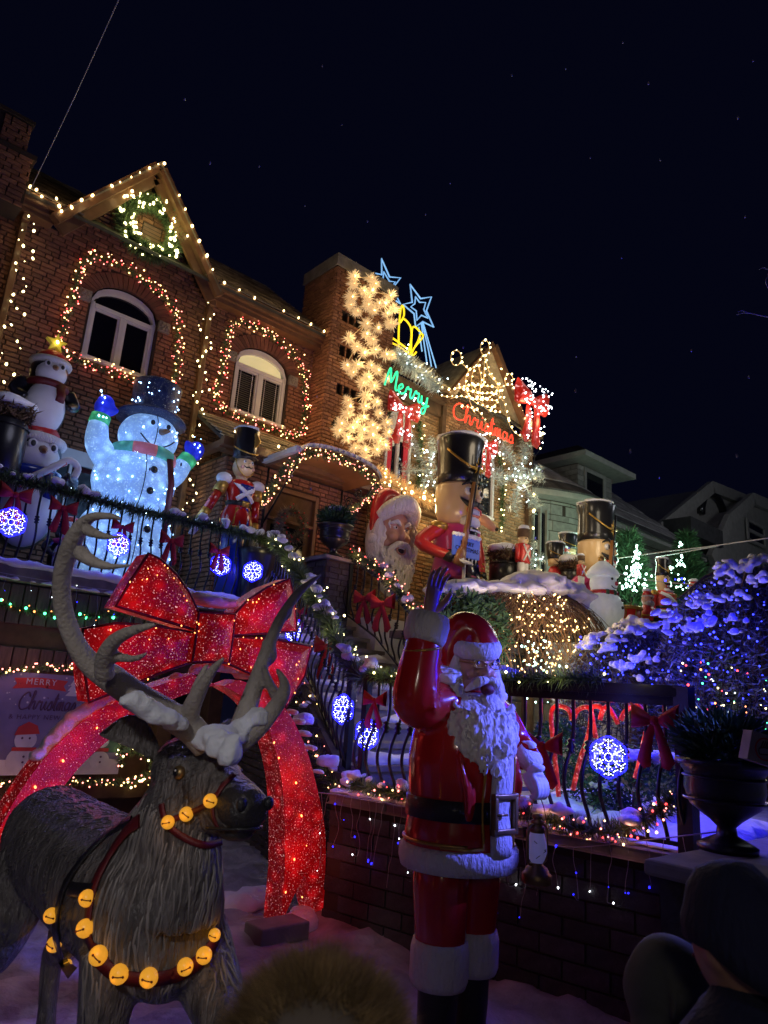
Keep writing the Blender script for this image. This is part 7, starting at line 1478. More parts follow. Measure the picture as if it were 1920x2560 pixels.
def burst(label, px, py, y, r, n=900, mat='tinsel', lm='b_cool', nl=40, group='silver tinsel snowflakes on the wall'):
    c = W(px, py, y=y); t = thing('tinsel_snowflake', label, 'light display', c, group); m = MB(); br = MB()
    for k in range(6):
        a = k * math.pi / 3 + .3; e = V(math.cos(a) * r, 0, math.sin(a) * r); br.tube([c, c + e], .012, 4); needles(m, [c + e * .05, c + e], r * .22, int(n / 18 / r), .012)
        for j in (.5, .75):
            for s in (-.6, .6): f = V(math.cos(a + s) * r * .4, 0, math.sin(a + s) * r * .4); needles(m, [c + e * j, c + e * j + f], r * .16, int(n / 30 / r), .012)
    tag(obj('bristles', m, MT[mat], t, False), kind='stuff'); obj('frame_wire', br, MT['tinsel'], t); bulbs(t, [c + V(R.gauss(0, .4) * r, -.08, R.gauss(0, .4) * r) for _ in range(int(nl * .6))], lm, .036)
burst('silver tinsel snowflake left of the tallest nutcracker hat', 1068, 1175, 10.2, .75); burst('silver tinsel snowflake right of the farther pointed window', 1300, 1190, 10.1, .95, 1400, nl=50); burst('silver tinsel tuft by the corner of the lit house', 1330, 1400, 10.0, .5, 700, nl=14)
# ------------------------------------------------------------------ blue snowflake panels and ribbon bows on the railings
def blueflake(label, px, py, r, rz=0.0, **k):
    c = W(px, py, **k); t = thing('snowflake_light', label, 'light', c, 'blue white snowflake lights on the railings', rz); wb, bb, fr = MB(), MB(), MB()
    for q in range(14): a = q * math.pi / 7; wb.ell((.2 * math.cos(a), 0, .2 * math.sin(a)), .02, 5, 4)
    fr.tube([V(.28 * math.cos(a), .02, .28 * math.sin(a)) for a in np.linspace(0, 6.283, 20)], .015, 4)
    for q in range(6):
        a = q * math.pi / 3 + math.pi / 6; u, v = V(math.cos(a), 0, math.sin(a)), V(-math.sin(a), 0, math.cos(a)); fr.tube([V(0, .02, 0), u * .98 + V(0, .02, 0)], .012, 4)
        for rr in (.32, .42, .52, .63, .74, .85): wb.ell(u * rr, .026, 5, 4)
        for rr, sp in ((.45, .1), (.56, .18), (.68, .26), (.62, .34), (.8, .12), (.84, .22)):
            for s in (-1, 1): wb.ell(u * rr + v * sp * s, .022, 5, 4); 
            if rr < .7: fr.tube([u * (rr - .1) + V(0, .02, 0), u * (rr + .05) + v * sp + V(0, .02, 0)], .008, 3)
        for rr, sp in ((1.0, .04), (.98, .13), (.93, .25), (.87, .36), (.8, .46), (.3, .12), (.5, .28), (.72, .42), (.6, .1), (.76, .28)):
            for s in (-1, 1): bb.ell(u * rr + v * sp * s + V(0, .01, 0), .05, 5, 4)  # blue bulbs added as the snowflake's glow ring
    for nm, mm, mt in (('white_lights', wb, 'b_wht'), ('blue_halo_lights', bb, 'b_dblue'), ('frame', fr, 'n_frame')):
        mm.v = [(x * r, y * r, z * r) for x, y, z in mm.v]; o = obj(nm, mm, MT[mt], t, world=False)
        if nm != 'frame': tag(o, kind='stuff')
    d = V(math.sin(rz), -math.cos(rz), 0); lamp(c + d * .1, BLUE, 3.0, .12); return t
MT['n_frame'] = E('blue_halo_frame', (.01, .012, .9), .8)  # frame emits as well, to build up the blue halo
rl = rad(-80)
for a in (('blue white snowflake light at the far left of the balcony', 28, 1305, .17, 0, dict(y=8.86)), ('blue white snowflake light in front of the big snowman belly', 296, 1362, .15, 0, dict(y=8.86)), ('blue white snowflake light under the bow left of the tall pot', 552, 1412, .15, rad(-12), dict(y=8.86)), ('blue white snowflake light right of the tall pot', 632, 1428, .15, rad(-50), dict(y=8.75)), ('blue white snowflake light half hidden behind the giant red bow', 735, 1575, .15, rl, dict(x=5.05)), ('blue white snowflake light, upper of two low on the stairs', 857, 1773, .135, rl, dict(x=4.38)), ('blue white snowflake light, lower of two low on the stairs', 917, 1835, .13, rl, dict(x=4.2)), ('blue white snowflake light on the fence at the right', 1521, 1893, .132, rl, dict(x=4.5))): blueflake(*a[:5], **a[5])
for lab, px, py, h, rz, k in (('red bow above the far left snowflake light', 38, 1238, .46, 0, dict(y=8.9)), ('red bow between penguin and big snowman', 158, 1270, .42, 0, dict(y=8.9)), ('red bow above the snowflake light in front of the snowman', 306, 1318, .36, 0, dict(y=8.9)), ('red bow on the railing right of the big snowman', 428, 1352, .42, 0, dict(y=8.9)), ('red bow left of the tall pot', 548, 1378, .36, rad(-10), dict(y=8.86)), ('red bow right of the tall pot', 636, 1386, .3, rad(-50), dict(y=8.8)), ('small red bow behind the giant lit bow', 752, 1530, .3, rl, dict(x=5.05)), ('red bow hanging alone on the left stair railing', 820, 1618, .44, rl, dict(x=4.75)), ('red bow at the stair foot above the lowest snowflake light', 938, 1752, .3, rl, dict(x=4.2)), ('left one of two red bows on the right stair railing', 912, 1497, .46, rl, dict(x=6.5)), ('right one of two red bows on the right stair railing', 958, 1510, .5, rl, dict(x=6.48)), ('red bow on the fence beside the lowered hand', 1358, 1865, .36, rl, dict(x=4.36)), ('big red bow beside the fence end post', 1638, 1802, .38, rl, dict(x=4.5))): bow(lab, W(px, py, **k), h, rz)
# blue ribbon twists on the stair rail
for px, py, q in ((735, 1405, (775, 1465)), (800, 1500, (850, 1565))):
    t = thing('ribbon', 'blue ribbon band wound into the stair garland' + (', upper loop' if px < 750 else ', lower loop'), 'ribbon', W(px, py, x=5.3)); m = MB(); a, b = W(px, py, x=5.25), W(*q, x=5.1); m.tube(cr([a, a.lerp(b, .5) + V(-.05, 0, -.03), b], 5), [(.008, .05)] * 11, 6, ref=(-1, 0, 0)); obj('band', m, MT['blue'], t)
# ------------------------------------------------------------------ canopy over the door
CA = thing('door_canopy', 'curved brown awning with snow rim and iron scroll brackets over the front door', 'canopy', (6.68, 9.3, 5.3)); n = 14; zc = lambda x: 5.36 + .2 * math.sqrt(max(0, 1 - ((x - 6.68) / .84) ** 2)); xs = np.linspace(5.84, 7.52, n + 1); m = MB(); s = MB()
for a, b in zip(xs, xs[1:]): m.prism([V(a, 8.72, zc(a)), V(b, 8.72, zc(b)), V(b, 8.72, zc(b) + .05), V(a, 8.72, zc(a) + .05)], (0, .96, 0)); s.prism([V(a, 8.68, zc(a) + .052), V(b, 8.68, zc(b) + .052), V(b, 8.68, zc(b) + .12), V(a, 8.68, zc(a) + .12)], (0, .25, 0))
cn = M('brown_canopy', (.2, .09, .04), .3, coat=.4); MT['canopy'] = cn; obj('awning', m, cn, CA, False); tag(obj('snow', s, MT['snow'], CA), kind='stuff')
m = MB(); s0 = V(5.84, 9.66, 5.36); m.bar(V(5.8, 9.66, 5.45), V(5.8, 8.7, 5.45), .08, .09); tag(obj('snow', m, MT['snow'], CA, False), kind='stuff')
for x in (5.9, 7.46):
    m = MB(); m.tube([V(x, 9.66, 4.35), V(x, 9.66, 5.36)], .02, 6); m.tube([V(x, 9.66, 4.4), V(x, 8.76, 5.36)], .018, 6)
    for c in (V(x, 9.45, 5.1), V(x, 9.2, 5.2)): m.tube([c + V(0, math.cos(a) * .1 * (1 - a / 14), math.sin(a) * .1 * (1 - a / 14)) for a in np.linspace(0, 11, 26)], .011, 5)
    obj('bracket', m, MT['iron'], CA)
# ------------------------------------------------------------------ banner with greeting on the garage
BN = thing('greeting_banner', 'purple lit snowman banner reading MERRY Christmas & HAPPY NEW YEAR on the garage', 'banner', (2.95, 9.0, 1.27)); by = 8.975
bprint = M('printed_banner_cloth', (.2, .18, .34), .7, var=.25, vs=3); bred = M('banner_red_print', (.5, .04, .04), .7); bdark = M('banner_dark_print', (.1, .05, .12), .7); bwhite = M('banner_white_print', (.6, .6, .68), .7); bgreen = M('banner_green_print', (.05, .12, .1), .7); MT.update(bred=bred, bdark=bdark, bwhite=bwhite, bgreen=bgreen)
m = MB(); m.b6(1.6, 3.86, by, by + .012, .7, 1.82); obj('cloth', m, bprint, BN, False)
def flat(nm, pts, mat, k=1): m = MB(); m.prism([V(x, by - .004 * k, z) for x, z in pts], (0, .003, 0)); return obj(nm, m, MT[mat], BN, False)
def disc(cx, cz, rx, rz_, n=20): return [(cx + rx * math.cos(a), cz + rz_ * math.sin(a)) for a in np.linspace(0, 2 * math.pi, n + 1)[:-1]]
flat('snow_print', [(1.6, .7), (3.86, .7), (3.86, .86), (3.3, .93), (2.6, .86), (1.6, .92)], 'bwhite')
rb = W(102, 1712, y=by); flat('ribbon_print', [(rb.x - .3, rb.z - .06), (rb.x, rb.z - .03), (rb.x + .3, rb.z - .06), (rb.x + .26, rb.z + .0), (rb.x + .3, rb.z + .06), (rb.x, rb.z + .08), (rb.x - .3, rb.z + .06), (rb.x - .26, rb.z + .0)], 'bred')
text(BN, 'MERRY', .095, (rb.x - 2.95, by - .012 - 9.0, rb.z + .028 - 1.27), 'bwhite', .001, font_w=1.25)
cz = W(42, 1772, y=by); script_word(BN, 'Christmas', V(cz.x, by - .006, cz.z), V(.088, 0, 0), V(.015, 0, .095), 'bdark', .009); p = W(120, 1790, y=by); text(BN, '& HAPPY NEW YEAR', .075, (rb.x + .12 - 2.95, by - .006 - 9.0, p.z - .02 - 1.27), 'bdark', .001, font_w=1.2)
tx = W(188, 1715, y=by)
for k in range(3): flat('tree_print', [(tx.x - .06 - .02 * k, tx.z + .0 - .06 * k), (tx.x + .06 + .02 * k, tx.z - .06 * k), (tx.x, tx.z + .12 - .06 * k)], 'bwhite', 1 + k)
for cx, s, g in ((2.0, .9, 1), (2.72, 1.0, 0), (3.35, .8, 0), (3.6, .7, 0)):
    flat('snowman_print', disc(cx, .86, .17 * s, .15 * s), 'bwhite', 2); flat('snowman_print', disc(cx, 1.08, .12 * s, .11 * s), 'bwhite', 3); flat('hat_print', [(cx - .13 * s, 1.13), (cx + .14 * s, 1.15), (cx + .1 * s, 1.24), (cx, 1.28), (cx - .1 * s, 1.22)], 'bred', 4); flat('scarf_print', [(cx - .13 * s, .96), (cx + .13 * s, .96), (cx + .13 * s, 1.0), (cx - .13 * s, 1.0)], 'bred', 4)
    for z in (.84, .9): flat('button_print', disc(cx + .01, z, .013, .013, 8), 'bdark', 4)
    for sx in (-1, 1): flat('eye_print', disc(cx + sx * .04 * s, 1.1, .012, .014, 8), 'bdark', 4)
for cx, z0, w_, h_ in ((2.25, .85, .2, .55), (3.15, .9, .16, .3), (3.72, .95, .26, .75)): flat('tree_print', [(cx - w_, z0), (cx + w_, z0), (cx + w_ * .5, z0 + h_ * .5), (cx, z0 + h_), (cx - w_ * .5, z0 + h_ * .5)], 'bgreen')
for _ in range(40): flat('dot_print', disc(R.uniform(1.9, 3.8), R.uniform(1.45, 1.8), *(R.uniform(.006, .014),) * 2, 6), 'bwhite')
lamp((2.6, 8.2, 1.5), (.6, .5, 1.0), 1.6, .2); lamp((3.9, 8.4, 1.3), GOLD, 2.5, .15); lamp((2.4, 8.6, .75), PINK, 1.2, .1); lamp((2.5, 8.65, 1.95), PINK, 1.5, .1); lamp((2.6, 8.7, 2.5), GRN, .35, .1)
# ================================================================== SHRUBS, TREES, SNOW, PEOPLE, SMALL THINGS
def weeping(label, c, rx, ry, z0, z1, n, twmat, group=None, droop=1.0, tw=.008, needle=None, nn=6, cut=None):
    """weeping shrub: hooped twigs hanging over a dome"""
    t = thing('weeping_bush', label, 'bush', (c[0], c[1], 1.0), group); m = MB(); q = MB(); H = z1 - z0
    for k in range(n):
        a = R.uniform(0, 2 * math.pi); f = R.uniform(.15, .95); P = []; e = R.uniform(.35, 1.0)
        for i in range(8):
            u = i / 7; rr = f * .5 + (1.02 - f * .45) * u ** .8; ang = a + .25 * math.sin(u * 3 + k)
            z = z1 - H * (.12 * f + .95 * droop * (u ** 1.9) * e) - .12 * rr * rr * H + R.uniform(-.04, .04)
            P.append(V(c[0] + rx * rr * math.cos(ang), c[1] + ry * rr * math.sin(ang), max(z, z0)))
        m.tube(P, [tw, tw * .5], 3, cap=False)
        if needle: needles(q, P, .09, nn, .022)
    m.tube([V(c[0], c[1], .9), V(c[0] + .05, c[1], (z0 + z1) / 2), V(c[0], c[1], z1 - .25)], [.11, .08, .06], 8)
    for k in range(9): a = k * .7; m.tube(cr([V(c[0], c[1], z1 - H * .5), V(c[0] + rx * .4 * math.cos(a), c[1] + ry * .4 * math.sin(a), z1 - .22), V(c[0] + rx * .8 * math.cos(a), c[1] + ry * .8 * math.sin(a), z1 - .5)], 4), [.04, .025, .01], 5)
    tag(obj('twigs', m, MT[twmat], t), kind='stuff')
    if needle: tag(obj('foliage', q, MT[needle], t, False), kind='stuff')
    return t
MT['twig'] = M('bare_twig', (.24, .14, .07), .8, var=.4, rnd=.5); B1C = (9.2, 6.85); WB = weeping('bare twiggy weeping bush full of warm white mini lights under a thick snow cap', B1C, 2.1, 1.1, 2.15, 3.72, 560, 'twig')
P1, P2_ = [], []
for _ in range(330):
    px = R.uniform(1110, 1490) if R.random() < .4 else R.gauss(1390, 60); py = R.uniform(1480 + max(0, px - 1400) * .8, 1700 - max(0, px - 1430) * .6)
    if px > 1500 or (px < 1270 and py < 1600 and R.random() < .85): continue
    P1.append(W(px, py, y=R.uniform(5.9, 6.5)))
for _ in range(60): P2_.append(W(R.gauss(1350, 25), R.uniform(1600, 1760), y=6.2))
bulb_mass(WB, P1, 'b_warm', .036); bulb_mass(WB, P2_, 'b_mint', .04)
for px, py in ((1150, 1560), (1220, 1640), (1300, 1560), (1400, 1520), (1440, 1620), (1350, 1660), (1250, 1700)): lamp(W(px, py, y=5.5), (1, .7, .38), 11, .2)
lamp(W(1350, 1720, y=5.6), (.6, 1, .85), 8, .2)
sc = []
for px, py, a, b in ((1115, 1478, .3, .1), (1150, 1472, .32, .11), (1190, 1470, .34, .11), (1235, 1474, .34, .1), (1275, 1468, .34, .12), (1310, 1458, .34, .14), (1345, 1452, .34, .15), (1378, 1455, .32, .15), (1405, 1468, .3, .14), (1432, 1492, .28, .13), (1458, 1520, .26, .12), (1482, 1548, .24, .11), (1506, 1572, .22, .1), (1528, 1592, .2, .08), (1410, 1510, .2, .1), (1370, 1480, .3, .12), (1330, 1480, .3, .12)):
    for q in range(3): sc.append((W(px + R.uniform(-14, 14), py + R.uniform(-5, 7), y=6.55 + R.uniform(-.2, .25)), (a * R.uniform(.6, 1), .3, b * R.uniform(.7, 1.1))))
snow_on('snow_cover', 'thick snow blanket on top of the warm lit weeping bush', sc)
def shrub(label, c, r, n, leaf=.09, mat='leaf', name='shrub', group=None, w_=.5, snow=0):
    t = thing(name, label, 'shrub', (c[0], c[1], c[2] - r[2]), group); m = MB(); P = []; D = []
    for _ in range(n):
        u = V(R.gauss(0, 1), R.gauss(0, 1), R.gauss(0, 1)).normalized(); k = (.75 + .25 * R.random()) * (1 + .22 * noise.noise(u * 2.2 + V(c[0], c[1], 0)))
        P.append(V(c[0] + u.x * r[0] * k, c[1] + u.y * r[1] * k, c[2] + u.z * r[2] * k)); D.append((u + V(R.gauss(0, .7), R.gauss(0, .7), R.gauss(0, .7))).normalized() * leaf * R.uniform(.6, 1.3))
    m.blades(P, D, leaf * w_); tag(obj('foliage', m, MT[mat], t, False), kind='stuff'); s = MB(); s.tube([V(c[0], c[1], c[2] - r[2]), V(c[0], c[1], c[2])], [.05, .03], 6); obj('stem', s, MT['bark'], t)
    if snow: s = MB(); [s.lump((c[0] + R.uniform(-.5, .5) * r[0], c[1] - R.uniform(0, .6) * r[1], c[2] + r[2] * .85), (r[0] * .4, r[1] * .4, r[2] * .15), .4, 2, 12, 8) for _ in range(snow)]; tag(obj('snow', s, MT['snow'], t), kind='stuff')
    return t
for k, (x, y) in enumerate(((1140, 1560), (1200, 1580), (1110, 1640), (1170, 1680))): shrub(('broad leaved evergreen behind the waving hand', 'broad leaved evergreen behind the red hat', 'low evergreen beside the right stair rail', 'low evergreen left of the mailbox')[k], W(x, y, y=6.2 + .2 * (k < 2)), (.45, .35, .5), 1700, .11, group='dark evergreens by the stairs')
GS = shrub('small shrub glowing bright green behind the fence', W(1398, 1880, y=3.9), (.3, .25, .28), 1800, .05, 'leaf'); lamp(W(1390, 1850, y=3.45), (.55, 1, .35), 2.5, .05); lamp(W(1420, 1900, y=3.5), (.7, 1, .7), 1.0, .05)
shrub('dark shrub with blue lit snow behind the fence end', W(1590, 1980, y=3.3), (.5, .4, .35), 2000, .06, snow=4); shrub('dark shrub behind the fence middle', W(1490, 2010, y=3.6), (.3, .3, .2), 1200, .05, snow=3)
BL = weeping('low blue lit weeping bush under snow right of the warm one', (8.9, 4.9), 1.2, .9, 1.4, 2.95, 380, 'bark', needle='leafb', nn=11)
BR_ = weeping('tall blue lit weeping bush under snow at the right edge', (9.6, 3.5), 1.9, 1.1, 1.5, 3.8, 520, 'bark', needle='leafb', nn=10)
bulb_mass(BL, [W(R.uniform(1450, 1680), R.uniform(1590, 1735), y=R.uniform(4.0, 4.5)) for _ in range(90)], 'b_blue', .026)
bulb_mass(BR_, [W(R.uniform(1660, 1915), R.uniform(1440, 1680), y=R.uniform(2.5, 3.0)) for _ in range(80)], 'b_blue', .024)
for lm, n in (('b_red', 14), ('b_grn', 12), ('b_yel', 16), ('b_orng', 14), ('b_blue', 16), ('b_cool', 6)): bulb_mass(BR_, [W(R.uniform(1690, 1918), R.triangular(1630, 1850, 1770), y=R.uniform(2.7, 3.1)) for _ in range(n)], lm, .024)
for px, py, y, e in ((1500, 1620, 3.8, 20), (1590, 1610, 3.7, 24), (1660, 1650, 3.5, 20), (1560, 1700, 3.6, 20), (1700, 1560, 2.5, 16), (1790, 1500, 2.2, 20), (1880, 1440, 2.1, 22), (1850, 1580, 2.1, 18), (1740, 1620, 2.3, 14), (1800, 1660, 2.2, 12)): lamp(W(px, py, y=y), (.012, .012, 1), e, .2)
lamp(W(1890, 1770, y=2.6), (1, .8, .35), 5, .1); lamp(W(1820, 1790, y=2.9), (1, .85, .6), 3, .1)
sc = []
def pads(line, y, n, r0, r1, th):
    P = cr([W(px, py, y=y) for px, py in line], 8)
    for q in range(n): p = R.choice(P); r = R.uniform(r0, r1); sc.append((p + V(R.uniform(-.08, .08), R.uniform(-.25, .3), R.uniform(-.06, .03)), (r, r * R.uniform(.7, 1.1), r * th)))
pads([(1480, 1618), (1510, 1592), (1560, 1570), (1620, 1572), (1668, 1600)], 4.75, 80, .025, .075, .8)
pads([(1595, 1556), (1620, 1565)], 4.8, 16, .05, .1, .8)
pads([(1545, 1655), (1580, 1665)], 4.1, 14, .025, .06, 1.0); pads([(1600, 1705), (1640, 1690)], 4.1, 12, .025, .06, 1.0); pads([(1630, 1640), (1660, 1650)], 4.1, 12, .03, .06, .9)
pads([(1668, 1590), (1690, 1552), (1730, 1508), (1780, 1488), (1825, 1495)], 3.15, 80, .02, .055, .8)
pads([(1838, 1425), (1860, 1405), (1905, 1398), (1935, 1392)], 3.15, 60, .025, .075, .8); pads([(1850, 1450), (1890, 1440), (1925, 1450)], 2.9, 26, .02, .06, .9)
pads([(1795, 1548), (1815, 1575)], 2.7, 16, .02, .05, 1.0); pads([(1740, 1560), (1765, 1540)], 2.7, 12, .02, .05, .9)
snow_on('snow_cover', 'deep snow pads glowing blue on the two weeping bushes', sc, vox=.02)
def fir(label, x, y, z0, z1, r, n, group='lit fir trees by the stone house'):
    t = thing('fir_tree', label, 'tree', (x, y, z0), group); m = MB(); P = []; D = []
    for _ in range(n):
        u = R.random() ** .7; a = R.uniform(0, 6.283); rr = r * (1 - u) * (.8 + .3 * noise.noise(V(math.cos(a) * 2, math.sin(a) * 2, u * 5))) * R.uniform(.65, 1.05) + .03
        P.append(V(x + rr * math.cos(a), y + rr * math.sin(a), z0 + (z1 - z0) * u)); D.append(V(math.cos(a) + R.gauss(0, .4), math.sin(a) + R.gauss(0, .4), R.uniform(-.2, .9)).normalized() * R.uniform(.15, .34))
    m.blades(P, D, .075); tag(obj('crown', m, MT['leaf'], t, False), kind='stuff'); s = MB(); s.tube([V(x, y, z0 - 1.5), V(x, y, z1 - .3)], [.12, .03], 7); obj('trunk', s, MT['bark'], t); return t
F1 = fir('fir tree with mint white lights, left and nearer of the two', 16.2, 9.0, 3.2, 6.3, 1.15, 4200); F2 = fir('fir tree with mint white lights, right and slimmer of the two', 19.4, 9.0, 3.4, 6.95, 1.25, 4200)
def treelights(t, box, n):
    cx, y0, y1, hw = box; P = []
    for _ in range(n): u = R.random() ** .75; P.append(W(cx + hw * u * R.triangular(-1, 1, -.2), y0 + (y1 - y0) * u, y=R.uniform(7.9, 8.3)))
    bulbs(t, P, 'b_mint', .055)
treelights(F1, (1592, 1362, 1480, 62), 95); treelights(F2, (1702, 1352, 1480, 66), 46)
for px, py in ((1580, 1400), (1620, 1430), (1560, 1440), (1700, 1375), (1690, 1450)): lamp(W(px, py, y=7.4), (.6, 1, .75), 45, .2)
# fence side things
for k, (lab, pts) in enumerate((('lit candy cane nearest the lowered hand', [(1397, 1992), (1388, 1900), (1378, 1800), (1383, 1770), (1400, 1765), (1422, 1775), (1430, 1800)]), ('lit candy cane leaning left behind the fence', [(1432, 1975), (1450, 1900), (1470, 1840), (1478, 1780), (1465, 1768), (1445, 1775), (1435, 1795)]), ('lit candy cane crossing the middle one', [(1490, 1845), (1482, 1800), (1478, 1772), (1492, 1765), (1508, 1772)]), ('lit candy cane behind the snowflake light', [(1545, 1810), (1535, 1790), (1520, 1768), (1508, 1775), (1500, 1800)]), ('lit candy cane left of the big bow', [(1552, 1800), (1562, 1780), (1578, 1768), (1598, 1766), (1610, 1785)]), ('lit candy cane half hidden by the big bow', [(1588, 1945), (1600, 1900), (1615, 1830)]))):
    t = thing('candy_cane', lab, 'candy cane', W(*pts[0], y=3.1), 'lit candy canes behind the fence'); m = MB(); m.tube(cr([W(*p, x=4.75) for p in pts], 5), .018, 8); obj('cane', m, MT['cane'], t); lamp(W(*pts[len(pts) // 2], x=4.7), REDL, .25, .05)
mb_ = thing('mailbox', 'dark blue mailbox with a snow covered lid behind the red figure beard', 'mailbox', W(1245, 1712, d=6.3)); m = MB(); m.box((0, 0, 0), (.34, .2, .12)); m.prism([V(-.19, -.12, .06), V(.19, -.12, .06), V(.19, 0, .13), V(-.19, 0, .13)], (0, .02, .02)); L(mb_, 'box', m, 'blue', False); m = MB(); m.lump((0, 0, .12), (.21, .15, .05), .25, 2); tag(L(mb_, 'snow', m, 'snow'), kind='stuff'); m = MB(); m.tube([V(0, 0, -.06), V(0, 0, -1.1)], .03, 8); L(mb_, 'post', m, 'iron')
m = MB(); m.ell((-.05, 0, .2), .045, 10, 8); m.tube([V(-.05, 0, .1), V(-.05, 0, .2)], .02, 6); L(mb_, 'finial', m, 'iron')
sg = thing('box_sign', 'beige cardboard sign with a red ringed hand symbol at the right edge', 'sign', W(1900, 1872, d=3.75), None, rad(-40)); m = MB(); m.box((0, 0, 0), (.16, .09, .15), Euler((0, rad(14), 0)).to_matrix()); L(sg, 'board', m, 'beige', False); m = MB(); m.tube([V(.05 * math.cos(a), -.047, .055 * math.sin(a)) for a in np.linspace(0, 6.283, 20)], .004, 5); L(sg, 'ring', m, 'redm'); m = MB(); m.tube(cr([V(-.03, -.047, -.025), V(.02, -.047, -.025), V(.02, -.047, .005), V(-.03, -.047, .005), V(-.03, -.047, -.025)], 2), .003, 4)
for k in range(4): m.tube([V(-.02 + .012 * k, -.047, .01), V(-.005 + .012 * k, -.047, .04)], .003, 4)
L(sg, 'symbol', m, 'bark')
fl = thing('floodlight', 'small grey floodlight on the wall below the blinds window', 'lamp', W(566, 1068, y=10.7)); m = MB(); m.box((0, 0, 0), (.17, .1, .12)); bevel(L(fl, 'housing', m, 'cap', False), .02); m = MB(); m.lathe([(.045, 0), (.045, .02), (.03, .022)], 14, M=Euler((rad(90), 0, 0)).to_matrix(), c=(.02, -.05, 0)); L(fl, 'lens', m, 'glass')
# icicle lights over the driveway wall
def icicles(label, line, n, seed):
    rr = random.Random(seed); t = thing('icicle_lights', label, 'string lights', line[0], 'icicle lights with blue and white bulbs'); m = MB(); P = cr(line, 8); m.tube(P, .004, 4); wb, bb = [], []
    Q = resample(P, sum((b - a).length for a, b in zip(P, P[1:])) / n)
    for q in Q:
        p = V(*q); pts = [p]; ln = rr.uniform(.12, .62); k = max(2, int(ln / .07))
        for i in range(k): p = p + V(rr.uniform(-.02, .02), rr.uniform(-.02, .02), -ln / k); pts.append(p)
        pts.append(p + V(rr.uniform(-.03, .03), rr.uniform(-.04, .04), rr.uniform(-.04, .03))); m.tube(cr(pts, 3), .0025, 3); (bb if rr.random() < .6 else wb).append(pts[-1])
        if rr.random() < .5: (wb if rr.random() < .6 else bb).append(pts[rr.randrange(len(pts))])
    obj('wire', m, MT['clearwire'], t); bulbs(t, wb, 'b_wht', .012); bulbs(t, bb, 'b_dblue', .015); return t
nn = nv * .07
icicles('icicle lights sagging across the wall right of the lantern', [WALLA + dv * 1.55 + nn + V(0, 0, -.05), WALLA + dv * 2.1 + nn + V(0, 0, -.06), WALLA + dv * 2.6 + nn + V(0, 0, .06), V(4.5, 1.95, 1.2)], 13, 3)
icicles('tangled icicle lights on the wall between arch and waving statue', [WALLA + dv * -.15 + nn + V(0, 0, .0), WALLA + dv * .4 + nn + V(0, 0, .02), WALLA + dv * 1.1 + nn + V(0, 0, 0)], 15, 5)
icicles('icicle lights dripping from the snowy balcony edge', [V(1.9, 8.9, 2.9), V(3.0, 8.9, 2.88), V(4.0, 8.9, 2.9)], 8, 8)
# snow along edges
sc = []
for k in range(70): sc.append((V(-.4 + k * .085, 8.95, 3.02 + R.uniform(0, .02)), (R.uniform(.06, .12), .09, R.uniform(.04, .08))))
for k in range(40): sc.append((V(-.3 + k * .13 + R.uniform(-.05, .05), 8.92, 2.85), (R.uniform(.04, .09), .05, R.uniform(.02, .04))))
for k in range(26): p = WALLA + dv * (k * .115) - nv * .12; sc.append((V(p.x, p.y, 1.01), (.12, .12, R.uniform(.015, .045))))
for k in range(NS): z = 3.0 - .18 * (k + 1); y0 = 8.6 - 3.7 * (k + .5) / NS; sc += [(V(R.uniform(5.6 - 1.1 * k / NS, 6.6), y0, z + .02), (R.uniform(.15, .4), .14, R.uniform(.04, .09))) for _ in range(3)]
for px, py in ((700, 1790), (720, 1925), (745, 1870), (760, 1800), (820, 1905), (680, 1770)): sc.append((W(px, py, x=4.2), (.1, .12, .07)))
for k in range(14): sc.append((V(R.uniform(4.8, 7), R.uniform(2.4, 4.8), 1.0), (R.uniform(.2, .5), R.uniform(.2, .4), R.uniform(.05, .14))))
for px, py in ((770, 2290), (745, 2310), (560, 2250), (600, 2262), (520, 2300), (300, 2260), (640, 2245)): sc.append((W(px, py, z=.03), (R.uniform(.12, .25), R.uniform(.1, .2), R.uniform(.05, .12))))
snow_on('snow_cover', 'snow ledges along the balcony, steps, walls and driveway', sc)
# wires and a bare branch
def cable(label, pts, r=.006): t = thing('cable', label, 'cable', pts[0]); m = MB(); m.tube(cr(pts, 6) if len(pts) > 2 else pts, r, 5); obj('wire', m, MT['clearwire'], t)
cable('thin service cable rising from the roof corner across the sky', [W(72, 482, y=10.4), W(185, 245, d=9), W(305, -20, d=7.5)], .007); cable('upper of two cables crossing in front of the pale house', [W(1500, 1402, d=15), W(1640, 1382, d=13), W(1760, 1368, d=11), W(1930, 1344, d=9)], .01); cable('lower of two cables crossing in front of the pale house', [W(1640, 1393, d=14), W(1740, 1375, d=12), W(1800, 1364, d=11)], .01); cable('cable sagging from the nutcracker to the blue bush', [W(1530, 1430, d=12), W(1620, 1450, d=11), W(1720, 1460, d=10), W(1800, 1459, d=9)], .007)
bt = thing('bare_branch', 'bare twigs of a tree reaching in at the right edge of the sky', 'branch', W(1960, 740, d=6)); m = MB()
for pl in ([(1990, 800), (1920, 792), (1870, 782), (1842, 786)], [(1870, 782), (1855, 776), (1845, 780)], [(1990, 640), (1930, 672), (1908, 668), (1898, 674)], [(1930, 672), (1915, 700), (1920, 720)]): m.tube(cr([W(*p, d=6) for p in pl], 4), [.008, .003], 5)
obj('twig', m, MT['cap'], bt)
m = MB()
for _ in range(46): p = W(R.uniform(300, 1900), R.uniform(60, 1500), d=R.uniform(3, 8)); m.ell(p, (.006, .006, .012), 5, 3)
tag(obj('falling_snow', m, MT['snow'], None), 'scattered snowflakes falling through the night air', 'snow', None, 'stuff')
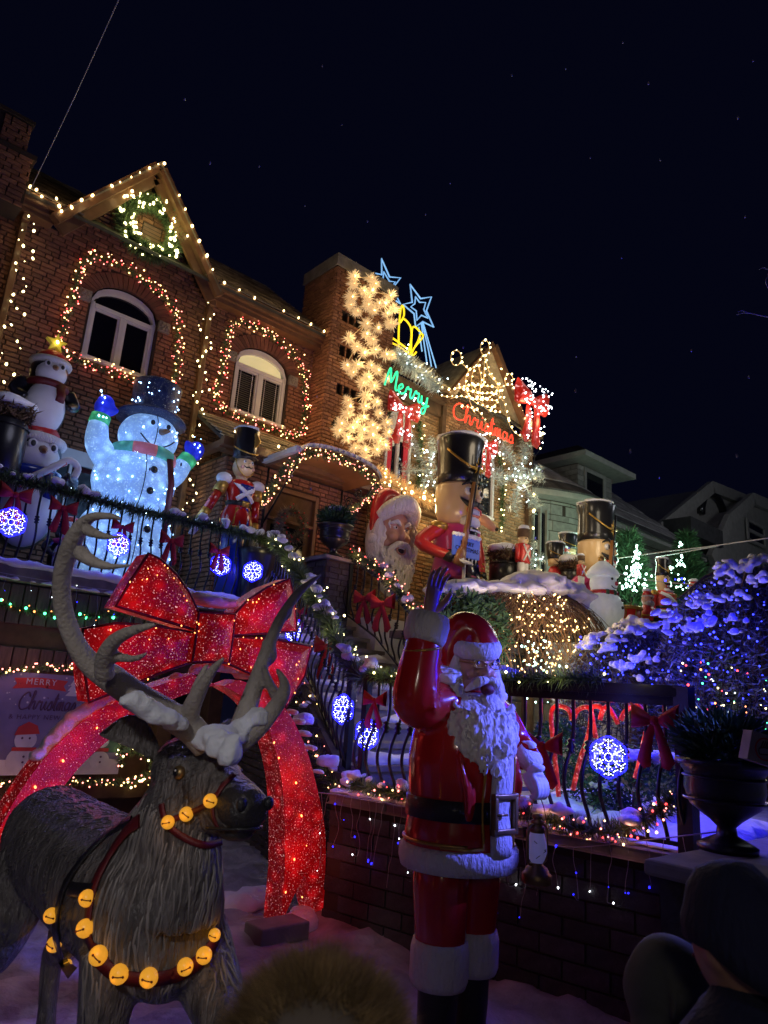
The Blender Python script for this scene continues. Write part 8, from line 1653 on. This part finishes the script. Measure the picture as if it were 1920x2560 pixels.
# ------------------------------------------------------------------ onlookers seen from behind at the bottom edge
def person(label, top, rz, coat, hood=None, kind='hood'):
    h = top.z; t = thing('person', label, 'person', (top.x, top.y, 0), None, rz); k = h / 1.6; m = MB()
    for s in (-1, 1):
        m.tube([V(s * .09, 0, .78), V(s * .1, -.01, .42), V(s * .1, .02, .06)], [.1, .065, .05], 10); m.ell((s * .1, -.06, .045), (.05, .13, .045), 10, 6)
        m.tube(cr([V(s * .17, .02, 1.27), V(s * .25, .03, 1.02), V(s * .22, -.12, .86)], 4), [.085, .07, .055], 10)
        for q in range(4): m.tube([V(s * .22 + (q - 1.5) * .018, -.14, .85), V(s * .22 + (q - 1.5) * .018, -.19, .81), V(s * .22 + (q - 1.5) * .018, -.18, .77)], [.012, .011, .008], 6)
        m.tube([V(s * .19, -.13, .86), V(s * .17, -.17, .83)], .012, 6)
    m.tube([V(0, 0, .72), V(0, 0, .95), V(0, .0, 1.15), V(0, .01, 1.28), V(0, .01, 1.36)], [(.2, .15), (.2, .14), (.22, .15), (.2, .12), (.09, .08)], 18, ref=(1, 0, 0)); m.tube([V(0, .01, 1.3), V(0, 0, 1.46)], .065, 10)
    m.xf(Matrix.Scale(k, 4)); remesh(L(t, 'coat', m, coat), .022, 3)
    m = MB(); m.ell((0, -.01, 1.46), (.082, .098, .118), 16, 12); m.ell((0, -.105, 1.45), (.016, .02, .02), 8, 6); m.tube([V(0, .01, 1.3), V(0, 0, 1.42)], .058, 10)
    for s in (-1, 1): m.ell((s * .085, .0, 1.45), (.014, .025, .033), 8, 6)
    m.xf(Matrix.Scale(k, 4)); hd = remesh(L(t, 'head', m, 'face'), .012, 2)
    for s in (-1, 1): m = MB(); m.ell((s * .03 * k, -.1 * k, 1.475 * k), .011 * k, 8, 6); L(hd, 'eye', m, 'leather')
    m = MB(); m.tube([V(-.025 * k, -.1 * k, 1.41 * k), V(0, -.105 * k, 1.407 * k), V(.025 * k, -.1 * k, 1.41 * k)], .005, 5); L(hd, 'mouth', m, 'strap')
    if kind == 'beanie':
        m = MB(); m.lathe([(.098, 1.5), (.11, 1.505), (.112, 1.54), (.106, 1.56), (.1, 1.6), (.08, 1.635), (.045, 1.655), (.008, 1.66)], 24, sx=.93, sy=1.12)
        m.v = [(x, y, z - max(0, y) * .55 - .05) for x, y, z in m.v]; m.xf(Matrix.Scale(k, 4)); L(t, 'beanie', m, 'coatn'); m = MB(); m.lathe([(.11, 1.25), (.105, 1.3), (.085, 1.345), (.08, 1.35)], 20, sx=1.05, sy=1.0); m.xf(Matrix.Scale(k, 4)); L(t, 'collar', m, 'coatn')
        pass
    else:
        m = MB(); m.ell((0, .015, 1.475), (.128, .14, .15), 20, 14); m.tube([V(0, .05, 1.3), V(0, .03, 1.42)], [(.15, .12), (.12, .12)], 16, ref=(1, 0, 0))
        for q in range(5): m.tube(cr([V(-.1 + .05 * q, .1, 1.34), V(-.09 + .045 * q, .155, 1.46), V(-.06 + .03 * q, .1, 1.58)], 4), .008, 5)
        for q in range(7): z = 1.36 + .035 * q; m.tube(cr([V(.132 * math.sin(a_), .015 + .142 * math.cos(a_), z + .012 * math.sin(a_ * 2.3 + q)) for a_ in np.linspace(-1.5 + .2 * (q % 3), .4 + .3 * (q % 2), 6)], 3), [.002, .011, .002], 5)
        m.v = [tuple(Vector(p) + noise.noise_vector(Vector(p) * 9) * .011) for p in m.v]
        m.xf(Matrix.Scale(k, 4)); remesh(L(t, 'hood', m, hood), .011, 2)
    return t
PF = person('person in a pale coat whose hood is edged with thick tan fur, seen from behind', W(810, 2455, d=1.1), rad(138), 'beige', 'beige'); k = wloc(PF); hz = W(810, 2455, d=1.1).z
m = MB(); kk = hz / 1.6
for _ in range(34000):
    a = R.uniform(-.25, math.pi + .25); j = R.gauss(0, .026); b = V((.128 + j * .3) * math.cos(a), .03 + R.gauss(0, .034), 1.475 + (.135 + j * .2) * math.sin(a)) * kk; nz_ = noise.noise_vector(b * 28); d = (V(math.cos(a), R.gauss(.15, .4), math.sin(a)) + nz_ * .9 + V(R.gauss(0, .35), R.gauss(0, .35), R.gauss(0, .35))).normalized() * R.uniform(.02, .062)
    m.blades([b], [d], .0011)
tag(L(PF, 'fur_trim', m, 'fauxfur', False), kind='stuff')
person('person in a grey padded hood, seen from behind at the bottom right', W(1668, 2352, d=1.7), rad(150), 'coatg', 'coatg'); person('person in dark navy beanie and coat with bare neck showing, right edge', W(1848, 2168, d=1.4), rad(165), 'coatn', kind='beanie')
spot((-.6, -.8, 2.4), (.8, 1.0, 1.4), (1.0, .85, .6), 13, 60, .15)  # spot added to brighten the fur hood
spot((0.6, -1.2, 2.6), (1.75, .8, 1.2), (.6, .6, 1.0), 5, 45, .15)  # spot added to bring out the folds of the grey hood
# ------------------------------------------------------------------ light thrown by the strings and figures, with added fill lamps
for x in (2.6, 3.1, 3.6, 4.1, 4.6): lamp((x, 10.1, GB + .1 + (1 - abs(x - GX) / 1.3) * 1.4), WARM, 1.3, .06)
for x in (5.3, 6.0, 6.7): lamp((x, 10.1, 9.1), WARM, 2.6, .06)
lamp((3.68, 10.3, 9.2), (.9, .85, .35), 3.5, .2); lamp((2.0, 10.2, 8.8), WARM, 1, .06); lamp((2.2, 8.4, 5.2), (.75, .75, 1), 9, .3); lamp((5.0, 8.6, 5.0), (.8, .8, 1), 5, .2)  # pale lamps before the balcony are added to lift its figures
for a, b in WINS:
    for x, z in ((a - .3, 6.7), (a - .3, 7.4), (b + .3, 6.7), (b + .3, 7.4), ((a + b) / 2, 8.2), ((a + b) / 2, 6.4)): lamp((x, 10.5, z), (1, .42, .2), .42, .06)
for z in (8.0, 7.3, 6.6, 5.9, 5.2, 4.5): lamp((W(500, 900, y=10.5).x, 10.45, z), (.85, .75, .2), .6, .06); lamp((1.75, 10.45, z), (1, .65, .25), .3, .06)
for x in (5.2, 6.0, 6.9): lamp((x, 9.1, 5.7), WARM, 2.4, .06)
lamp((6.5, 9.0, 5.2), (1, .6, .3), 4.5, .1); lamp((7.2, 9.2, 5.0), (1, .55, .3), 3, .1); lamp((6.8, 9.9, 7.6), WARM, 7, .1); lamp((6.8, 9.8, 6.6), WARM, 8, .1)  # last two lamps are added to brighten the tower's side
for x in (8.4, 9.1, 9.8, 10.5): lamp((x, 9.0, 5.3), GOLD, 9, .1); lamp((x, 9.6, 6.0), GOLD, 2.5, .1)
for x, z in ((9.4, 8.5), (10.4, 8.7), (11.3, 8.9), (12.0, 9.3), (12.7, 8.8), (13.4, 8.6)): lamp((x, 9.6, z), GOLD, 11, .12)
for x, z in ((9.9, 7.4), (10.8, 7.0), (11.6, 6.8), (13.2, 7.0), (10.6, 6.0), (12.6, 6.0)): lamp((x, 9.9, z), (1, .8, .5), 7, .12)
for z in (8.0, 7.0, 6.0, 5.0): lamp((13.8, 9.9, z), GOLD, 3, .1)
lamp((9.4, 7.2, 6.5), (1, .8, .55), 22, .3); lamp((8.2, 7.6, 4.5), GOLD, 14, .2); lamp((11.2, 6.4, 5.6), (1, .85, .6), 18, .3); lamp((12.2, 5.0, 5.0), (1, .9, .75), 14, .3); lamp((11.6, 6.9, 5.0), (1, .8, .5), 9, .2); lamp((10.2, 7.3, 4.5), (1, .8, .5), 8, .2)  # includes a lamp added for the second nutcracker's dark face
lamp((16, 4, 9), (.8, .85, 1.0), 110, .6); lamp((24, 5, 10), (.85, .88, 1.0), 170, .8)
for t in (.1, .35, .6, .85): p = SLP[0].lerp(SLP[-1], t); lamp(p + V(-.25, 0, 1.0), (1, .8, .4), 1.0, .05); p = SRP[0].lerp(SRP[-1], t); lamp(p + V(-.2, 0, 1.0), (1, .5, .3), 1.2, .05)
for t in (.1, .3, .5, .7, .9): p = FNA.lerp(FNB, t); lamp(p + V(-.2, 0, .12), (1, .4, .25), .35, .04); lamp(p + V(-.15, 0, 1.05), (1, .8, .4), .35, .04)
lamp((5.6, 4.4, 2.0), (.6, .8, 1), 4, .15); lamp((6.4, 5.4, 2.2), (.7, 1, .85), 6, .2)  # cool lamp added to lift the wall behind the fence
